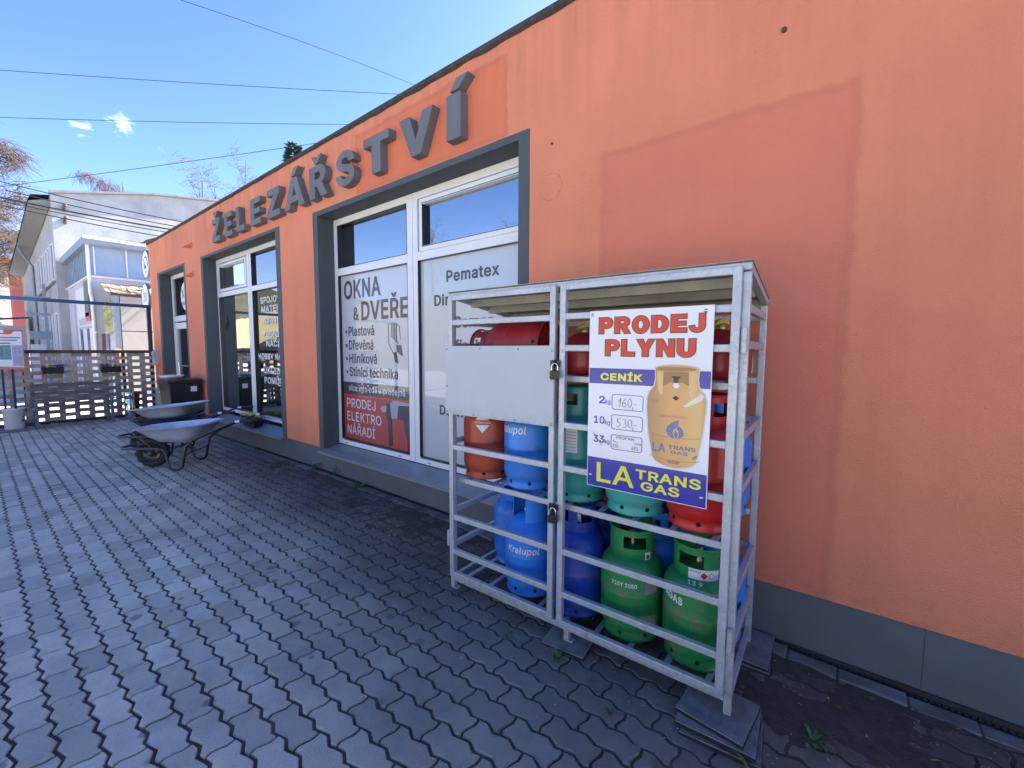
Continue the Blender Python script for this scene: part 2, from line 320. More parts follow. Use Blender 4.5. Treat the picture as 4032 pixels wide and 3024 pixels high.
# ---- lettering -------------------------------------------------------------
# outlines of a plain grotesque alphabet: advance width and contours in 1/500 em
GLY = {
 '&': (224, [[98, -3, 75, -1, 55, 6, 39, 17, 27, 31, 20, 48, 17, 67, 19, 82, 24, 95, 32, 106, 42, 117, 70, 139, 108, 168, 118, 176, 127, 187, 130, 194, 131, 202, 129, 214, 123, 223, 113, 228, 101, 230, 92, 229, 84, 227, 77, 222, 73, 216, 69, 208, 68, 199, 69, 190, 73, 182, 84, 164, 102, 142, 219, 0, 182, 0, 86, 116, 61, 146, 51, 159, 44, 172, 39, 185, 38, 199, 40, 215, 45, 229, 55, 241, 67, 249, 82, 255, 100, 257, 118, 255, 133, 249, 145, 241, 154, 230, 160, 217, 162, 202, 161, 191, 158, 181, 152, 171, 146, 162, 128, 146, 77, 109, 64, 98, 55, 87, 50, 77, 48, 66, 50, 54, 55, 44, 62, 35, 72, 29, 83, 25, 96, 23, 111, 25, 126, 30, 139, 37, 151, 48, 160, 61, 168, 76, 173, 93, 174, 112, 204, 112, 202, 90, 198, 72, 192, 57, 185, 46, 173, 31, 166, 23, 153, 12, 136, 3, 117, -2]]),
 ',': (94, [[19, -60, 34, 36, 68, 36, 42, -60]]),
 '-': (227, [[168, 122, 168, 94, 57, 94, 57, 122]]),
 '.': (94, [[48, -2, 39, -1, 31, 4, 26, 12, 25, 20, 26, 29, 31, 37, 39, 42, 48, 43, 56, 42, 64, 37, 69, 29, 71, 20, 69, 12, 64, 4, 56, -1]]),
 '0': (227, [[113, -3, 87, 0, 65, 12, 47, 31, 34, 57, 27, 89, 24, 127, 27, 165, 35, 197, 48, 223, 65, 242, 87, 254, 113, 258, 139, 254, 161, 242, 179, 223, 192, 197, 200, 165, 203, 127, 200, 89, 192, 57, 179, 31, 162, 12, 140, 0], [113, 25, 131, 28, 145, 37, 157, 52, 165, 72, 170, 97, 172, 127, 170, 157, 165, 182, 157, 203, 145, 218, 131, 227, 113, 230, 96, 227, 82, 218, 70, 203, 62, 182, 56, 157, 55, 127, 56, 97, 62, 72, 70, 52, 82, 37, 96, 28]]),
 '1': (227, [[38, 0, 38, 27, 195, 27, 195, 0], [138, 254, 138, 0, 106, 0, 106, 224, 105, 224, 43, 179, 43, 213, 99, 254]]),
 '2': (227, [[32, 0, 32, 24, 117, 114, 141, 141, 149, 153, 155, 163, 159, 174, 160, 186, 159, 198, 154, 209, 146, 218, 137, 224, 125, 228, 112, 230, 98, 228, 86, 224, 77, 216, 69, 207, 65, 195, 64, 181, 33, 181, 35, 202, 43, 221, 55, 237, 72, 248, 91, 255, 112, 258, 134, 255, 153, 248, 169, 237, 181, 223, 188, 205, 191, 186, 189, 172, 185, 159, 179, 145, 168, 129, 133, 90, 76, 30, 76, 28, 195, 28, 195, 0]]),
 '3': (227, [[109, -3, 87, -1, 66, 5, 49, 15, 35, 29, 26, 46, 22, 66, 55, 66, 57, 54, 63, 44, 72, 35, 83, 30, 95, 26, 109, 25, 124, 26, 138, 30, 149, 37, 157, 46, 163, 58, 165, 72, 163, 86, 158, 98, 150, 109, 137, 117, 121, 122, 101, 124, 78, 124, 78, 150, 144, 224, 144, 226, 35, 226, 35, 254, 186, 254, 186, 230, 106, 139, 106, 144, 132, 144, 154, 138, 172, 127, 185, 111, 194, 93, 196, 72, 194, 51, 185, 33, 172, 18, 154, 6, 133, -1]]),
 '5': (227, [[111, -3, 89, -1, 70, 6, 54, 16, 41, 30, 33, 47, 30, 65, 61, 65, 64, 54, 69, 44, 77, 36, 87, 30, 98, 26, 111, 25, 125, 27, 138, 32, 149, 41, 157, 52, 162, 66, 164, 81, 162, 97, 157, 111, 148, 122, 137, 131, 124, 137, 109, 138, 96, 137, 84, 134, 73, 129, 64, 123, 34, 126, 48, 254, 183, 254, 183, 226, 75, 226, 67, 151, 68, 151, 77, 157, 89, 162, 101, 166, 115, 167, 131, 165, 147, 160, 161, 153, 172, 143, 182, 130, 189, 116, 194, 99, 195, 82, 193, 58, 184, 38, 171, 21, 154, 8, 134, -1]]),
 '6': (227, [[113, -3, 91, -1, 71, 7, 55, 20, 42, 37, 34, 58, 32, 81, 34, 100, 40, 119, 51, 142, 69, 170, 126, 254, 161, 254, 75, 131, 73, 131, 77, 137, 83, 144, 90, 149, 98, 153, 107, 156, 117, 157, 139, 155, 158, 147, 173, 136, 185, 120, 192, 101, 194, 79, 192, 56, 184, 36, 171, 20, 155, 7, 135, -1], [113, 24, 127, 26, 139, 31, 149, 40, 157, 51, 162, 64, 164, 79, 162, 94, 157, 107, 149, 118, 139, 126, 127, 131, 113, 133, 99, 131, 87, 126, 77, 118, 69, 107, 64, 94, 62, 79, 64, 64, 69, 51, 77, 40, 87, 31, 99, 26]]),
 '8': (227, [[113, -3, 89, -1, 68, 6, 50, 17, 37, 31, 29, 48, 26, 68, 28, 83, 33, 98, 40, 110, 51, 121, 63, 128, 76, 132, 76, 133, 59, 141, 46, 154, 38, 171, 35, 190, 38, 209, 45, 225, 57, 239, 73, 249, 92, 256, 113, 258, 134, 256, 153, 249, 169, 239, 181, 225, 188, 209, 191, 190, 188, 171, 180, 154, 167, 141, 150, 133, 150, 132, 164, 128, 176, 121, 186, 110, 194, 98, 199, 83, 200, 68, 198, 48, 189, 31, 176, 17, 158, 6, 137, -1], [113, 25, 129, 26, 142, 30, 153, 37, 161, 46, 167, 57, 168, 69, 167, 83, 161, 94, 153, 104, 141, 111, 128, 116, 113, 118, 98, 116, 85, 111, 73, 104, 65, 94, 59, 83, 58, 69, 59, 57, 64, 46, 73, 37, 84, 30, 97, 26], [113, 145, 126, 146, 137, 150, 146, 157, 154, 165, 158, 176, 160, 188, 158, 200, 154, 210, 147, 218, 138, 225, 126, 229, 113, 230, 100, 229, 89, 225, 79, 218, 72, 210, 68, 200, 66, 188, 68, 176, 72, 165, 79, 157, 89, 150, 100, 146]]),
 '9': (227, [[113, 258, 135, 255, 155, 247, 171, 234, 184, 217, 192, 197, 194, 173, 192, 155, 186, 135, 175, 112, 158, 84, 100, 0, 65, 0, 151, 124, 154, 124, 149, 117, 144, 111, 137, 105, 128, 101, 119, 98, 109, 97, 87, 100, 69, 107, 53, 119, 41, 134, 34, 154, 32, 176, 34, 198, 42, 218, 55, 235, 71, 247, 91, 255], [113, 230, 99, 228, 87, 223, 77, 215, 69, 204, 64, 191, 63, 176, 64, 161, 69, 148, 77, 137, 87, 129, 99, 123, 113, 122, 127, 123, 139, 129, 149, 137, 157, 147, 162, 160, 164, 175, 162, 190, 157, 204, 150, 215, 139, 223, 127, 228]]),
 'A': (240, [[8, 0, 101, 254, 138, 254, 231, 0, 198, 0, 144, 151, 132, 186, 116, 239, 123, 239, 106, 185, 95, 151, 43, 0], [55, 71, 55, 99, 185, 99, 185, 71]]),
 'B': (228, [[30, 0, 30, 254, 121, 254, 145, 252, 164, 245, 180, 235, 190, 221, 197, 205, 199, 187, 198, 172, 193, 160, 187, 150, 178, 143, 168, 137, 157, 133, 157, 131, 170, 129, 182, 123, 192, 114, 201, 102, 207, 86, 209, 68, 207, 50, 200, 33, 189, 20, 172, 9, 151, 2, 123, 0], [62, 29, 122, 29, 148, 31, 165, 40, 175, 53, 178, 68, 176, 81, 171, 92, 163, 102, 153, 109, 140, 114, 124, 115, 62, 115], [62, 143, 119, 143, 132, 144, 144, 148, 154, 155, 162, 163, 166, 174, 168, 186, 165, 202, 156, 214, 141, 223, 120, 226, 62, 226]]),
 'C': (255, [[134, -3, 103, 1, 75, 12, 52, 32, 35, 58, 24, 90, 20, 127, 24, 165, 35, 197, 52, 223, 75, 242, 103, 254, 134, 258, 152, 256, 170, 252, 186, 245, 201, 236, 214, 224, 224, 209, 232, 193, 236, 174, 204, 174, 200, 186, 195, 197, 187, 206, 179, 214, 169, 220, 158, 224, 146, 227, 134, 228, 111, 225, 92, 216, 75, 202, 62, 182, 54, 157, 52, 127, 54, 97, 63, 72, 75, 53, 92, 38, 112, 29, 134, 26, 146, 27, 158, 30, 169, 34, 179, 40, 187, 48, 195, 57, 200, 68, 204, 80, 236, 80, 232, 62, 224, 45, 214, 31, 201, 19, 187, 9, 170, 2, 153, -2]]),
 'D': (251, [[109, 0, 48, 0, 48, 29, 107, 29, 136, 31, 159, 40, 177, 55, 189, 75, 197, 99, 200, 128, 197, 156, 190, 180, 177, 200, 160, 214, 138, 223, 110, 226, 47, 226, 47, 254, 113, 254, 147, 251, 176, 239, 200, 221, 217, 196, 227, 164, 231, 128, 227, 91, 217, 59, 199, 34, 175, 15, 145, 4], [62, 254, 62, 0, 30, 0, 30, 254]]),
 'E': (209, [[30, 0, 30, 254, 186, 254, 186, 226, 62, 226, 62, 143, 178, 143, 178, 114, 62, 114, 62, 29, 188, 29, 188, 0]]),
 'G': (260, [[134, -3, 102, 1, 75, 13, 52, 32, 35, 58, 24, 90, 20, 127, 24, 165, 35, 197, 52, 223, 74, 242, 102, 254, 132, 258, 152, 256, 170, 252, 187, 245, 202, 235, 214, 222, 225, 208, 232, 192, 237, 174, 204, 174, 199, 186, 194, 197, 186, 206, 178, 213, 168, 220, 158, 224, 146, 227, 133, 228, 111, 225, 92, 216, 75, 202, 62, 182, 54, 157, 52, 127, 54, 97, 63, 72, 75, 53, 92, 38, 112, 29, 134, 26, 155, 29, 172, 36, 187, 47, 198, 62, 205, 80, 207, 101, 217, 100, 141, 100, 141, 128, 239, 128, 239, 100, 236, 71, 225, 45, 209, 25, 188, 9, 163, 0]]),
 'H': (258, [[30, 0, 30, 254, 62, 254, 62, 144, 196, 144, 196, 254, 228, 254, 228, 0, 196, 0, 196, 116, 62, 116, 62, 0]]),
 'I': (150, [[16, 0, 16, 29, 59, 29, 59, 226, 16, 226, 16, 254, 135, 254, 135, 226, 91, 226, 91, 29, 135, 29, 135, 0]]),
 'J': (198, [[93, -3, 62, 2, 38, 16, 22, 40, 17, 73, 17, 86, 49, 86, 49, 73, 52, 52, 61, 37, 75, 28, 93, 25, 110, 28, 124, 37, 133, 52, 136, 73, 136, 254, 168, 254, 168, 73, 163, 40, 147, 16, 123, 2]]),
 'K': (233, [[52, 73, 52, 108, 70, 131, 87, 152, 106, 172, 182, 254, 224, 254, 116, 138, 114, 138], [30, 0, 30, 254, 62, 254, 62, 167, 62, 112, 62, 97, 62, 0], [186, 0, 94, 130, 114, 155, 224, 0]]),
 'L': (196, [[30, 0, 30, 254, 62, 254, 62, 29, 181, 29, 181, 0]]),
 'M': (314, [[30, 0, 30, 254, 76, 254, 139, 94, 144, 79, 150, 61, 156, 42, 161, 24, 154, 24, 159, 41, 165, 61, 171, 79, 176, 94, 238, 254, 284, 254, 284, 0, 252, 0, 252, 145, 252, 163, 253, 184, 253, 207, 253, 229, 256, 229, 249, 205, 241, 181, 234, 161, 228, 145, 171, 0, 143, 0, 85, 145, 80, 160, 72, 181, 65, 204, 56, 229, 59, 229, 60, 208, 60, 186, 61, 164, 61, 145, 61, 0]]),
 'N': (262, [[30, 0, 30, 254, 68, 254, 172, 91, 181, 75, 194, 53, 207, 27, 202, 27, 200, 54, 200, 79, 199, 97, 199, 254, 232, 254, 232, 0, 193, 0, 101, 145, 89, 165, 74, 191, 54, 226, 60, 227, 61, 192, 62, 164, 62, 145, 62, 0]]),
 'O': (267, [[133, -3, 103, 1, 75, 12, 52, 32, 35, 58, 24, 90, 20, 127, 24, 165, 35, 197, 52, 223, 75, 242, 103, 254, 133, 258, 164, 254, 192, 242, 215, 223, 232, 197, 243, 165, 247, 127, 243, 90, 232, 58, 215, 32, 192, 12, 164, 1], [133, 26, 155, 29, 175, 38, 191, 52, 204, 72, 212, 97, 215, 127, 212, 157, 204, 182, 191, 202, 175, 216, 155, 225, 133, 228, 112, 225, 92, 216, 75, 202, 63, 182, 54, 157, 52, 127, 54, 97, 63, 72, 75, 52, 92, 38, 112, 29]]),
 'P': (222, [[30, 0, 30, 254, 118, 254, 144, 252, 166, 244, 183, 231, 195, 215, 202, 195, 204, 174, 202, 152, 195, 133, 183, 116, 166, 104, 144, 96, 118, 93, 55, 93, 55, 121, 116, 121, 134, 123, 149, 128, 159, 136, 167, 147, 171, 160, 172, 174, 171, 188, 167, 201, 159, 211, 148, 219, 134, 224, 116, 226, 62, 226, 62, 0]]),
 'R': (224, [[30, 0, 30, 254, 118, 254, 145, 252, 167, 244, 183, 232, 195, 217, 202, 198, 205, 176, 202, 154, 195, 136, 183, 120, 166, 109, 145, 101, 118, 99, 48, 99, 48, 128, 117, 128, 135, 129, 149, 133, 160, 141, 167, 150, 171, 162, 173, 176, 171, 190, 167, 202, 159, 212, 149, 220, 134, 224, 116, 226, 62, 226, 62, 0], [177, 0, 115, 115, 151, 115, 214, 0]]),
 'S': (223, [[112, -4, 86, -2, 64, 5, 46, 15, 32, 30, 23, 48, 19, 68, 52, 68, 55, 55, 62, 44, 71, 35, 83, 29, 97, 26, 112, 25, 128, 26, 143, 30, 155, 37, 165, 46, 171, 57, 173, 70, 171, 81, 166, 89, 158, 96, 148, 102, 122, 111, 92, 120, 64, 130, 43, 145, 30, 163, 26, 186, 29, 206, 37, 224, 51, 238, 69, 249, 90, 256, 114, 258, 137, 256, 158, 249, 175, 238, 189, 224, 197, 208, 200, 189, 169, 189, 163, 206, 151, 219, 134, 227, 112, 229, 97, 228, 84, 224, 73, 218, 64, 209, 59, 199, 58, 188, 60, 176, 65, 167, 74, 160, 85, 154, 106, 147, 132, 140, 156, 132, 168, 126, 179, 119, 189, 110, 197, 99, 202, 85, 204, 69, 201, 50, 193, 32, 180, 17, 162, 5, 139, -2]]),
 'T': (224, [[16, 226, 16, 254, 208, 254, 208, 226, 128, 226, 128, 0, 96, 0, 96, 226]]),
 'U': (259, [[129, -4, 101, -1, 77, 8, 57, 22, 42, 40, 33, 62, 30, 87, 30, 254, 62, 254, 62, 89, 64, 72, 70, 57, 80, 44, 94, 34, 110, 28, 129, 26, 149, 28, 165, 34, 179, 44, 188, 57, 194, 72, 196, 89, 196, 254, 229, 254, 229, 87, 226, 62, 216, 40, 201, 22, 182, 8, 157, -1]]),
 'V': (240, [[102, 0, 8, 254, 42, 254, 96, 103, 108, 69, 124, 15, 117, 15, 133, 69, 145, 103, 197, 254, 231, 254, 139, 0]]),
 'W': (343, [[78, 0, 8, 254, 41, 254, 82, 98, 88, 73, 93, 47, 98, 20, 95, 20, 100, 47, 106, 73, 112, 98, 153, 254, 190, 254, 231, 98, 237, 73, 243, 47, 249, 20, 244, 20, 249, 47, 255, 73, 261, 98, 302, 254, 335, 254, 265, 0, 228, 0, 184, 161, 176, 196, 168, 237, 175, 237, 167, 197, 159, 161, 115, 0]]),
 'Y': (236, [[102, 0, 102, 104, 8, 254, 46, 254, 96, 172, 111, 146, 125, 115, 112, 115, 126, 146, 140, 172, 191, 254, 228, 254, 134, 104, 134, 0]]),
 'Z': (219, [[21, 0, 21, 23, 137, 193, 153, 215, 170, 238, 174, 227, 143, 226, 111, 226, 20, 226, 20, 254, 198, 254, 198, 231, 84, 64, 67, 40, 49, 17, 45, 27, 76, 28, 107, 29, 200, 29, 200, 0]]),
 'a': (195, [[80, -4, 63, -3, 47, 2, 34, 11, 24, 22, 17, 37, 15, 54, 17, 69, 22, 80, 29, 90, 39, 97, 50, 102, 63, 105, 89, 110, 117, 113, 126, 115, 133, 117, 136, 121, 138, 127, 138, 128, 137, 139, 133, 148, 128, 156, 120, 161, 110, 164, 98, 165, 85, 164, 75, 161, 66, 156, 59, 150, 54, 144, 50, 137, 20, 146, 29, 161, 39, 173, 52, 182, 66, 188, 82, 191, 97, 192, 119, 190, 131, 186, 143, 180, 153, 172, 161, 160, 167, 145, 168, 126, 168, 0, 138, 0, 138, 26, 136, 26, 126, 12, 118, 6, 108, 1, 95, -3], [85, 23, 101, 24, 114, 29, 124, 37, 132, 47, 136, 57, 138, 69, 138, 95, 130, 91, 116, 88, 100, 86, 88, 84, 67, 79, 58, 75, 52, 70, 47, 62, 46, 52, 47, 43, 51, 36, 57, 30, 65, 26, 74, 24]]),
 'c': (198, [[104, -4, 79, -1, 58, 8, 41, 23, 28, 43, 20, 66, 17, 94, 20, 122, 28, 146, 41, 165, 58, 180, 79, 189, 104, 192, 117, 191, 130, 189, 142, 184, 153, 178, 162, 170, 170, 161, 176, 150, 181, 138, 151, 131, 145, 145, 135, 155, 121, 162, 104, 165, 86, 162, 73, 155, 62, 144, 54, 129, 50, 112, 48, 94, 50, 75, 54, 59, 62, 44, 73, 33, 86, 26, 104, 23, 121, 26, 135, 33, 146, 44, 152, 59, 181, 51, 177, 39, 171, 28, 163, 19, 153, 11, 142, 4, 130, 0, 117, -3]]),
 'd': (212, [[98, -4, 75, -1, 56, 8, 40, 23, 27, 42, 20, 66, 17, 94, 20, 122, 27, 146, 40, 166, 56, 180, 75, 189, 98, 192, 114, 191, 126, 186, 136, 180, 144, 173, 153, 160, 155, 160, 155, 254, 186, 254, 186, 0, 156, 0, 156, 29, 153, 29, 143, 16, 136, 8, 126, 2, 114, -3], [102, 23, 118, 26, 132, 32, 142, 43, 150, 58, 154, 75, 156, 95, 154, 114, 150, 131, 142, 145, 132, 156, 118, 163, 102, 165, 86, 163, 72, 156, 62, 145, 54, 131, 50, 114, 48, 95, 50, 75, 54, 58, 62, 44, 73, 33, 86, 26]]),
 'e': (202, [[106, -4, 80, -1, 58, 8, 41, 23, 28, 42, 20, 66, 17, 93, 20, 121, 28, 145, 40, 165, 58, 180, 78, 189, 103, 192, 118, 191, 133, 187, 147, 180, 160, 170, 170, 157, 179, 141, 184, 121, 186, 97, 186, 85, 37, 85, 37, 110, 169, 110, 155, 101, 153, 119, 149, 134, 141, 147, 131, 157, 118, 163, 103, 165, 87, 163, 73, 157, 62, 147, 54, 135, 50, 121, 48, 105, 48, 89, 50, 69, 55, 53, 64, 40, 76, 31, 90, 25, 106, 23, 117, 24, 127, 26, 135, 31, 143, 36, 149, 44, 153, 53, 182, 45, 177, 32, 168, 20, 156, 10, 141, 2, 125, -3]]),
 'f': (127, [[114, 190, 114, 164, 3, 164, 3, 190], [40, 0, 40, 216, 42, 231, 48, 243, 57, 252, 68, 259, 80, 264, 94, 265, 111, 263, 121, 260, 114, 234, 107, 236, 97, 237, 85, 235, 77, 230, 72, 221, 71, 209, 71, 0]]),
 'g': (213, [[103, -75, 84, -74, 67, -70, 53, -63, 41, -55, 32, -45, 25, -35, 51, -20, 61, -33, 68, -39, 77, -44, 89, -48, 103, -49, 124, -46, 141, -38, 152, -23, 156, -3, 156, 34, 153, 34, 143, 21, 136, 14, 126, 8, 114, 4, 97, 2, 76, 5, 56, 13, 40, 27, 28, 45, 20, 68, 17, 96, 20, 123, 27, 147, 40, 166, 56, 180, 76, 189, 98, 192, 114, 191, 127, 186, 137, 180, 144, 173, 154, 159, 157, 159, 157, 190, 186, 190, 186, -4, 183, -27, 175, -45, 162, -59, 145, -68, 125, -73], [102, 30, 118, 32, 132, 38, 142, 47, 150, 61, 155, 77, 156, 96, 155, 115, 150, 132, 142, 146, 132, 156, 119, 163, 102, 165, 86, 163, 73, 156, 62, 145, 54, 131, 50, 115, 48, 96, 50, 78, 54, 61, 62, 48, 73, 38, 86, 32]]),
 'h': (205, [[57, 113, 57, 0, 26, 0, 26, 254, 57, 254, 57, 144, 51, 144, 62, 166, 76, 181, 94, 189, 114, 192, 132, 190, 148, 184, 161, 174, 170, 160, 177, 142, 179, 120, 179, 0, 148, 0, 148, 118, 145, 137, 136, 152, 123, 161, 105, 165, 92, 163, 80, 159, 71, 151, 63, 141, 58, 129]]),
 'i': (83, [[26, 0, 26, 190, 57, 190, 57, 0], [42, 221, 34, 223, 27, 227, 22, 234, 21, 242, 22, 249, 27, 256, 34, 260, 42, 262, 50, 260, 57, 256, 62, 249, 63, 242, 62, 234, 57, 227, 50, 223]]),
 'j': (83, [[26, 190, 57, 190, 57, -15, 55, -31, 51, -45, 43, -56, 32, -65, 19, -70, 2, -71, -5, -71, -5, -43, 1, -43, 12, -42, 20, -36, 25, -27, 26, -15], [42, 221, 34, 223, 27, 227, 22, 234, 20, 242, 22, 249, 27, 256, 34, 260, 42, 262, 50, 260, 57, 256, 61, 249, 63, 242, 61, 234, 57, 227, 50, 223]]),
 'k': (190, [[55, 68, 55, 106, 60, 106, 142, 190, 180, 190, 92, 100, 89, 100], [26, 0, 26, 254, 57, 254, 57, 0], [147, 0, 74, 93, 96, 114, 186, 0]]),
 'l': (95, [[70, -1, 50, 2, 37, 10, 29, 24, 26, 42, 26, 254, 57, 254, 57, 49, 58, 38, 60, 31, 65, 27, 73, 26, 80, 26, 85, 27, 90, 1, 81, 0]]),
 'm': (305, [[26, 0, 26, 190, 56, 190, 56, 148, 54, 148, 59, 162, 66, 173, 75, 182, 86, 188, 98, 192, 110, 193, 129, 190, 144, 180, 154, 166, 160, 147, 156, 147, 161, 160, 169, 172, 178, 181, 190, 187, 204, 192, 218, 193, 234, 191, 249, 186, 261, 177, 270, 164, 276, 148, 278, 128, 278, 0, 248, 0, 248, 127, 245, 145, 236, 156, 224, 163, 209, 165, 197, 164, 187, 160, 179, 153, 173, 145, 169, 135, 168, 124, 168, 0, 137, 0, 137, 130, 134, 144, 126, 156, 115, 163, 100, 165, 89, 164, 79, 160, 70, 154, 63, 145, 58, 133, 57, 119, 57, 0]]),
 'n': (205, [[57, 113, 57, 0, 26, 0, 26, 190, 56, 190, 56, 144, 51, 144, 62, 166, 76, 181, 94, 189, 114, 192, 132, 190, 147, 184, 160, 174, 170, 160, 176, 142, 179, 120, 179, 0, 148, 0, 148, 118, 145, 137, 136, 152, 123, 161, 105, 165, 92, 163, 80, 159, 71, 151, 63, 141, 58, 129]]),
 'o': (208, [[104, -4, 79, -1, 58, 8, 41, 23, 28, 43, 20, 66, 17, 94, 20, 122, 28, 146, 41, 165, 58, 180, 79, 189, 104, 192, 128, 189, 149, 180, 167, 165, 180, 146, 188, 122, 191, 94, 188, 66, 180, 43, 167, 23, 149, 8, 128, -1], [104, 23, 121, 26, 135, 33, 146, 44, 154, 59, 158, 75, 160, 94, 158, 112, 154, 129, 146, 144, 135, 155, 121, 162, 104, 165, 86, 162, 73, 155, 62, 144, 54, 129, 50, 112, 48, 94, 50, 75, 54, 59, 62, 44, 73, 33, 86, 26]]),
 'p': (212, [[26, -71, 26, 190, 56, 190, 56, 160, 59, 160, 69, 173, 76, 180, 86, 186, 98, 191, 115, 192, 137, 189, 156, 180, 173, 166, 185, 146, 193, 122, 195, 94, 193, 66, 185, 42, 173, 23, 157, 8, 137, -1, 115, -4, 99, -3, 86, 2, 76, 8, 69, 16, 59, 29, 57, 29, 57, -71], [110, 23, 126, 26, 140, 33, 150, 44, 158, 58, 163, 75, 164, 95, 163, 114, 158, 131, 150, 145, 140, 156, 126, 163, 110, 165, 94, 163, 81, 156, 70, 145, 62, 131, 58, 114, 56, 95, 58, 75, 63, 58, 70, 43, 81, 32, 94, 26]]),
 'r': (130, [[26, 0, 26, 190, 56, 190, 56, 160, 58, 160, 65, 173, 76, 184, 90, 190, 107, 192, 115, 192, 122, 192, 122, 161, 115, 162, 103, 163, 91, 161, 80, 157, 70, 151, 63, 142, 58, 131, 57, 118, 57, 0]]),
 's': (182, [[91, -4, 72, -3, 56, 2, 42, 9, 31, 19, 23, 32, 18, 47, 47, 53, 53, 40, 62, 30, 75, 25, 91, 23, 108, 25, 122, 31, 131, 40, 134, 51, 132, 60, 127, 68, 118, 74, 106, 78, 75, 85, 52, 93, 36, 104, 27, 119, 23, 137, 26, 152, 33, 166, 43, 177, 58, 185, 74, 190, 94, 192, 112, 191, 127, 186, 140, 179, 149, 170, 157, 158, 162, 145, 134, 139, 129, 149, 121, 158, 110, 164, 94, 166, 78, 164, 65, 158, 57, 150, 54, 139, 56, 129, 62, 122, 72, 116, 86, 111, 115, 105, 137, 97, 153, 86, 162, 71, 166, 53, 163, 37, 156, 24, 145, 12, 130, 3, 112, -2]]),
 't': (114, [[102, 190, 102, 164, 3, 164, 3, 190], [32, 236, 63, 236, 63, 49, 64, 38, 68, 31, 75, 26, 85, 25, 93, 26, 101, 27, 107, 1, 96, -1, 84, -2, 62, 1, 46, 11, 36, 26, 32, 46]]),
 'u': (205, [[91, -3, 73, -1, 57, 5, 44, 15, 35, 29, 28, 47, 26, 69, 26, 190, 57, 190, 57, 72, 60, 52, 68, 37, 82, 28, 100, 25, 113, 27, 125, 31, 134, 38, 142, 48, 146, 61, 148, 76, 148, 190, 179, 190, 179, 0, 149, 0, 149, 46, 154, 46, 143, 23, 129, 8, 111, 0]]),
 'v': (195, [[81, 0, 9, 190, 42, 190, 83, 78, 93, 43, 103, 10, 92, 10, 101, 43, 112, 78, 152, 190, 186, 190, 113, 0]]),
 'w': (284, [[69, 0, 11, 190, 44, 190, 67, 107, 77, 68, 88, 21, 82, 21, 93, 67, 103, 107, 126, 190, 158, 190, 181, 107, 191, 68, 201, 21, 196, 21, 206, 68, 217, 107, 240, 190, 272, 190, 215, 0, 184, 0, 159, 86, 152, 112, 145, 140, 138, 169, 145, 169, 138, 140, 131, 112, 124, 86, 99, 0]]),
 'x': (189, [[10, 0, 86, 109, 86, 86, 14, 190, 50, 190, 74, 153, 90, 127, 104, 103, 88, 103, 101, 127, 117, 153, 141, 190, 176, 190, 104, 84, 104, 107, 179, 0, 143, 0, 115, 43, 100, 68, 86, 91, 102, 91, 89, 68, 74, 43, 46, 0]]),
 'z': (190, [[21, 0, 21, 23, 127, 160, 127, 161, 24, 161, 24, 190, 166, 190, 166, 165, 63, 30, 63, 28, 169, 28, 169, 0]]),
 'Á': (240, [[8, 0, 101, 254, 138, 254, 231, 0, 198, 0, 144, 151, 132, 186, 116, 239, 123, 239, 106, 185, 95, 151, 43, 0], [55, 71, 55, 99, 185, 99, 185, 71], [106, 279, 130, 329, 164, 329, 131, 279]]),
 'É': (209, [[30, 0, 30, 254, 186, 254, 186, 226, 62, 226, 62, 143, 178, 143, 178, 114, 62, 114, 62, 29, 188, 29, 188, 0], [95, 279, 119, 329, 153, 329, 121, 279]]),
 'Í': (150, [[16, 0, 16, 29, 59, 29, 59, 226, 16, 226, 16, 254, 135, 254, 135, 226, 91, 226, 91, 29, 135, 29, 135, 0], [62, 279, 86, 329, 120, 329, 87, 279]]),
 'Ú': (259, [[129, -4, 101, -1, 77, 8, 57, 22, 42, 40, 33, 62, 30, 87, 30, 254, 62, 254, 62, 89, 64, 72, 70, 57, 80, 44, 94, 34, 110, 28, 129, 26, 149, 28, 165, 34, 179, 44, 188, 57, 194, 72, 196, 89, 196, 254, 229, 254, 229, 87, 226, 62, 216, 40, 201, 22, 182, 8, 157, -1], [116, 279, 140, 329, 174, 329, 141, 279]]),
 'á': (195, [[80, -4, 63, -3, 47, 2, 34, 11, 24, 22, 17, 37, 15, 54, 17, 69, 22, 80, 29, 90, 39, 97, 50, 102, 63, 105, 89, 110, 117, 113, 126, 115, 133, 117, 136, 121, 138, 127, 138, 128, 137, 139, 133, 148, 128, 156, 120, 161, 110, 164, 98, 165, 85, 164, 75, 161, 66, 156, 59, 150, 54, 144, 50, 137, 20, 146, 29, 161, 39, 173, 52, 182, 66, 188, 82, 191, 97, 192, 119, 190, 131, 186, 143, 180, 153, 172, 161, 160, 167, 145, 168, 126, 168, 0, 138, 0, 138, 26, 136, 26, 126, 12, 118, 6, 108, 1, 95, -3], [85, 23, 101, 24, 114, 29, 124, 37, 132, 47, 136, 57, 138, 69, 138, 95, 130, 91, 116, 88, 100, 86, 88, 84, 67, 79, 58, 75, 52, 70, 47, 62, 46, 52, 47, 43, 51, 36, 57, 30, 65, 26, 74, 24], [81, 214, 105, 265, 139, 265, 106, 214]]),
 'í': (83, [[26, 0, 26, 190, 57, 190, 57, 0], [28, 214, 52, 265, 86, 265, 53, 214]]),
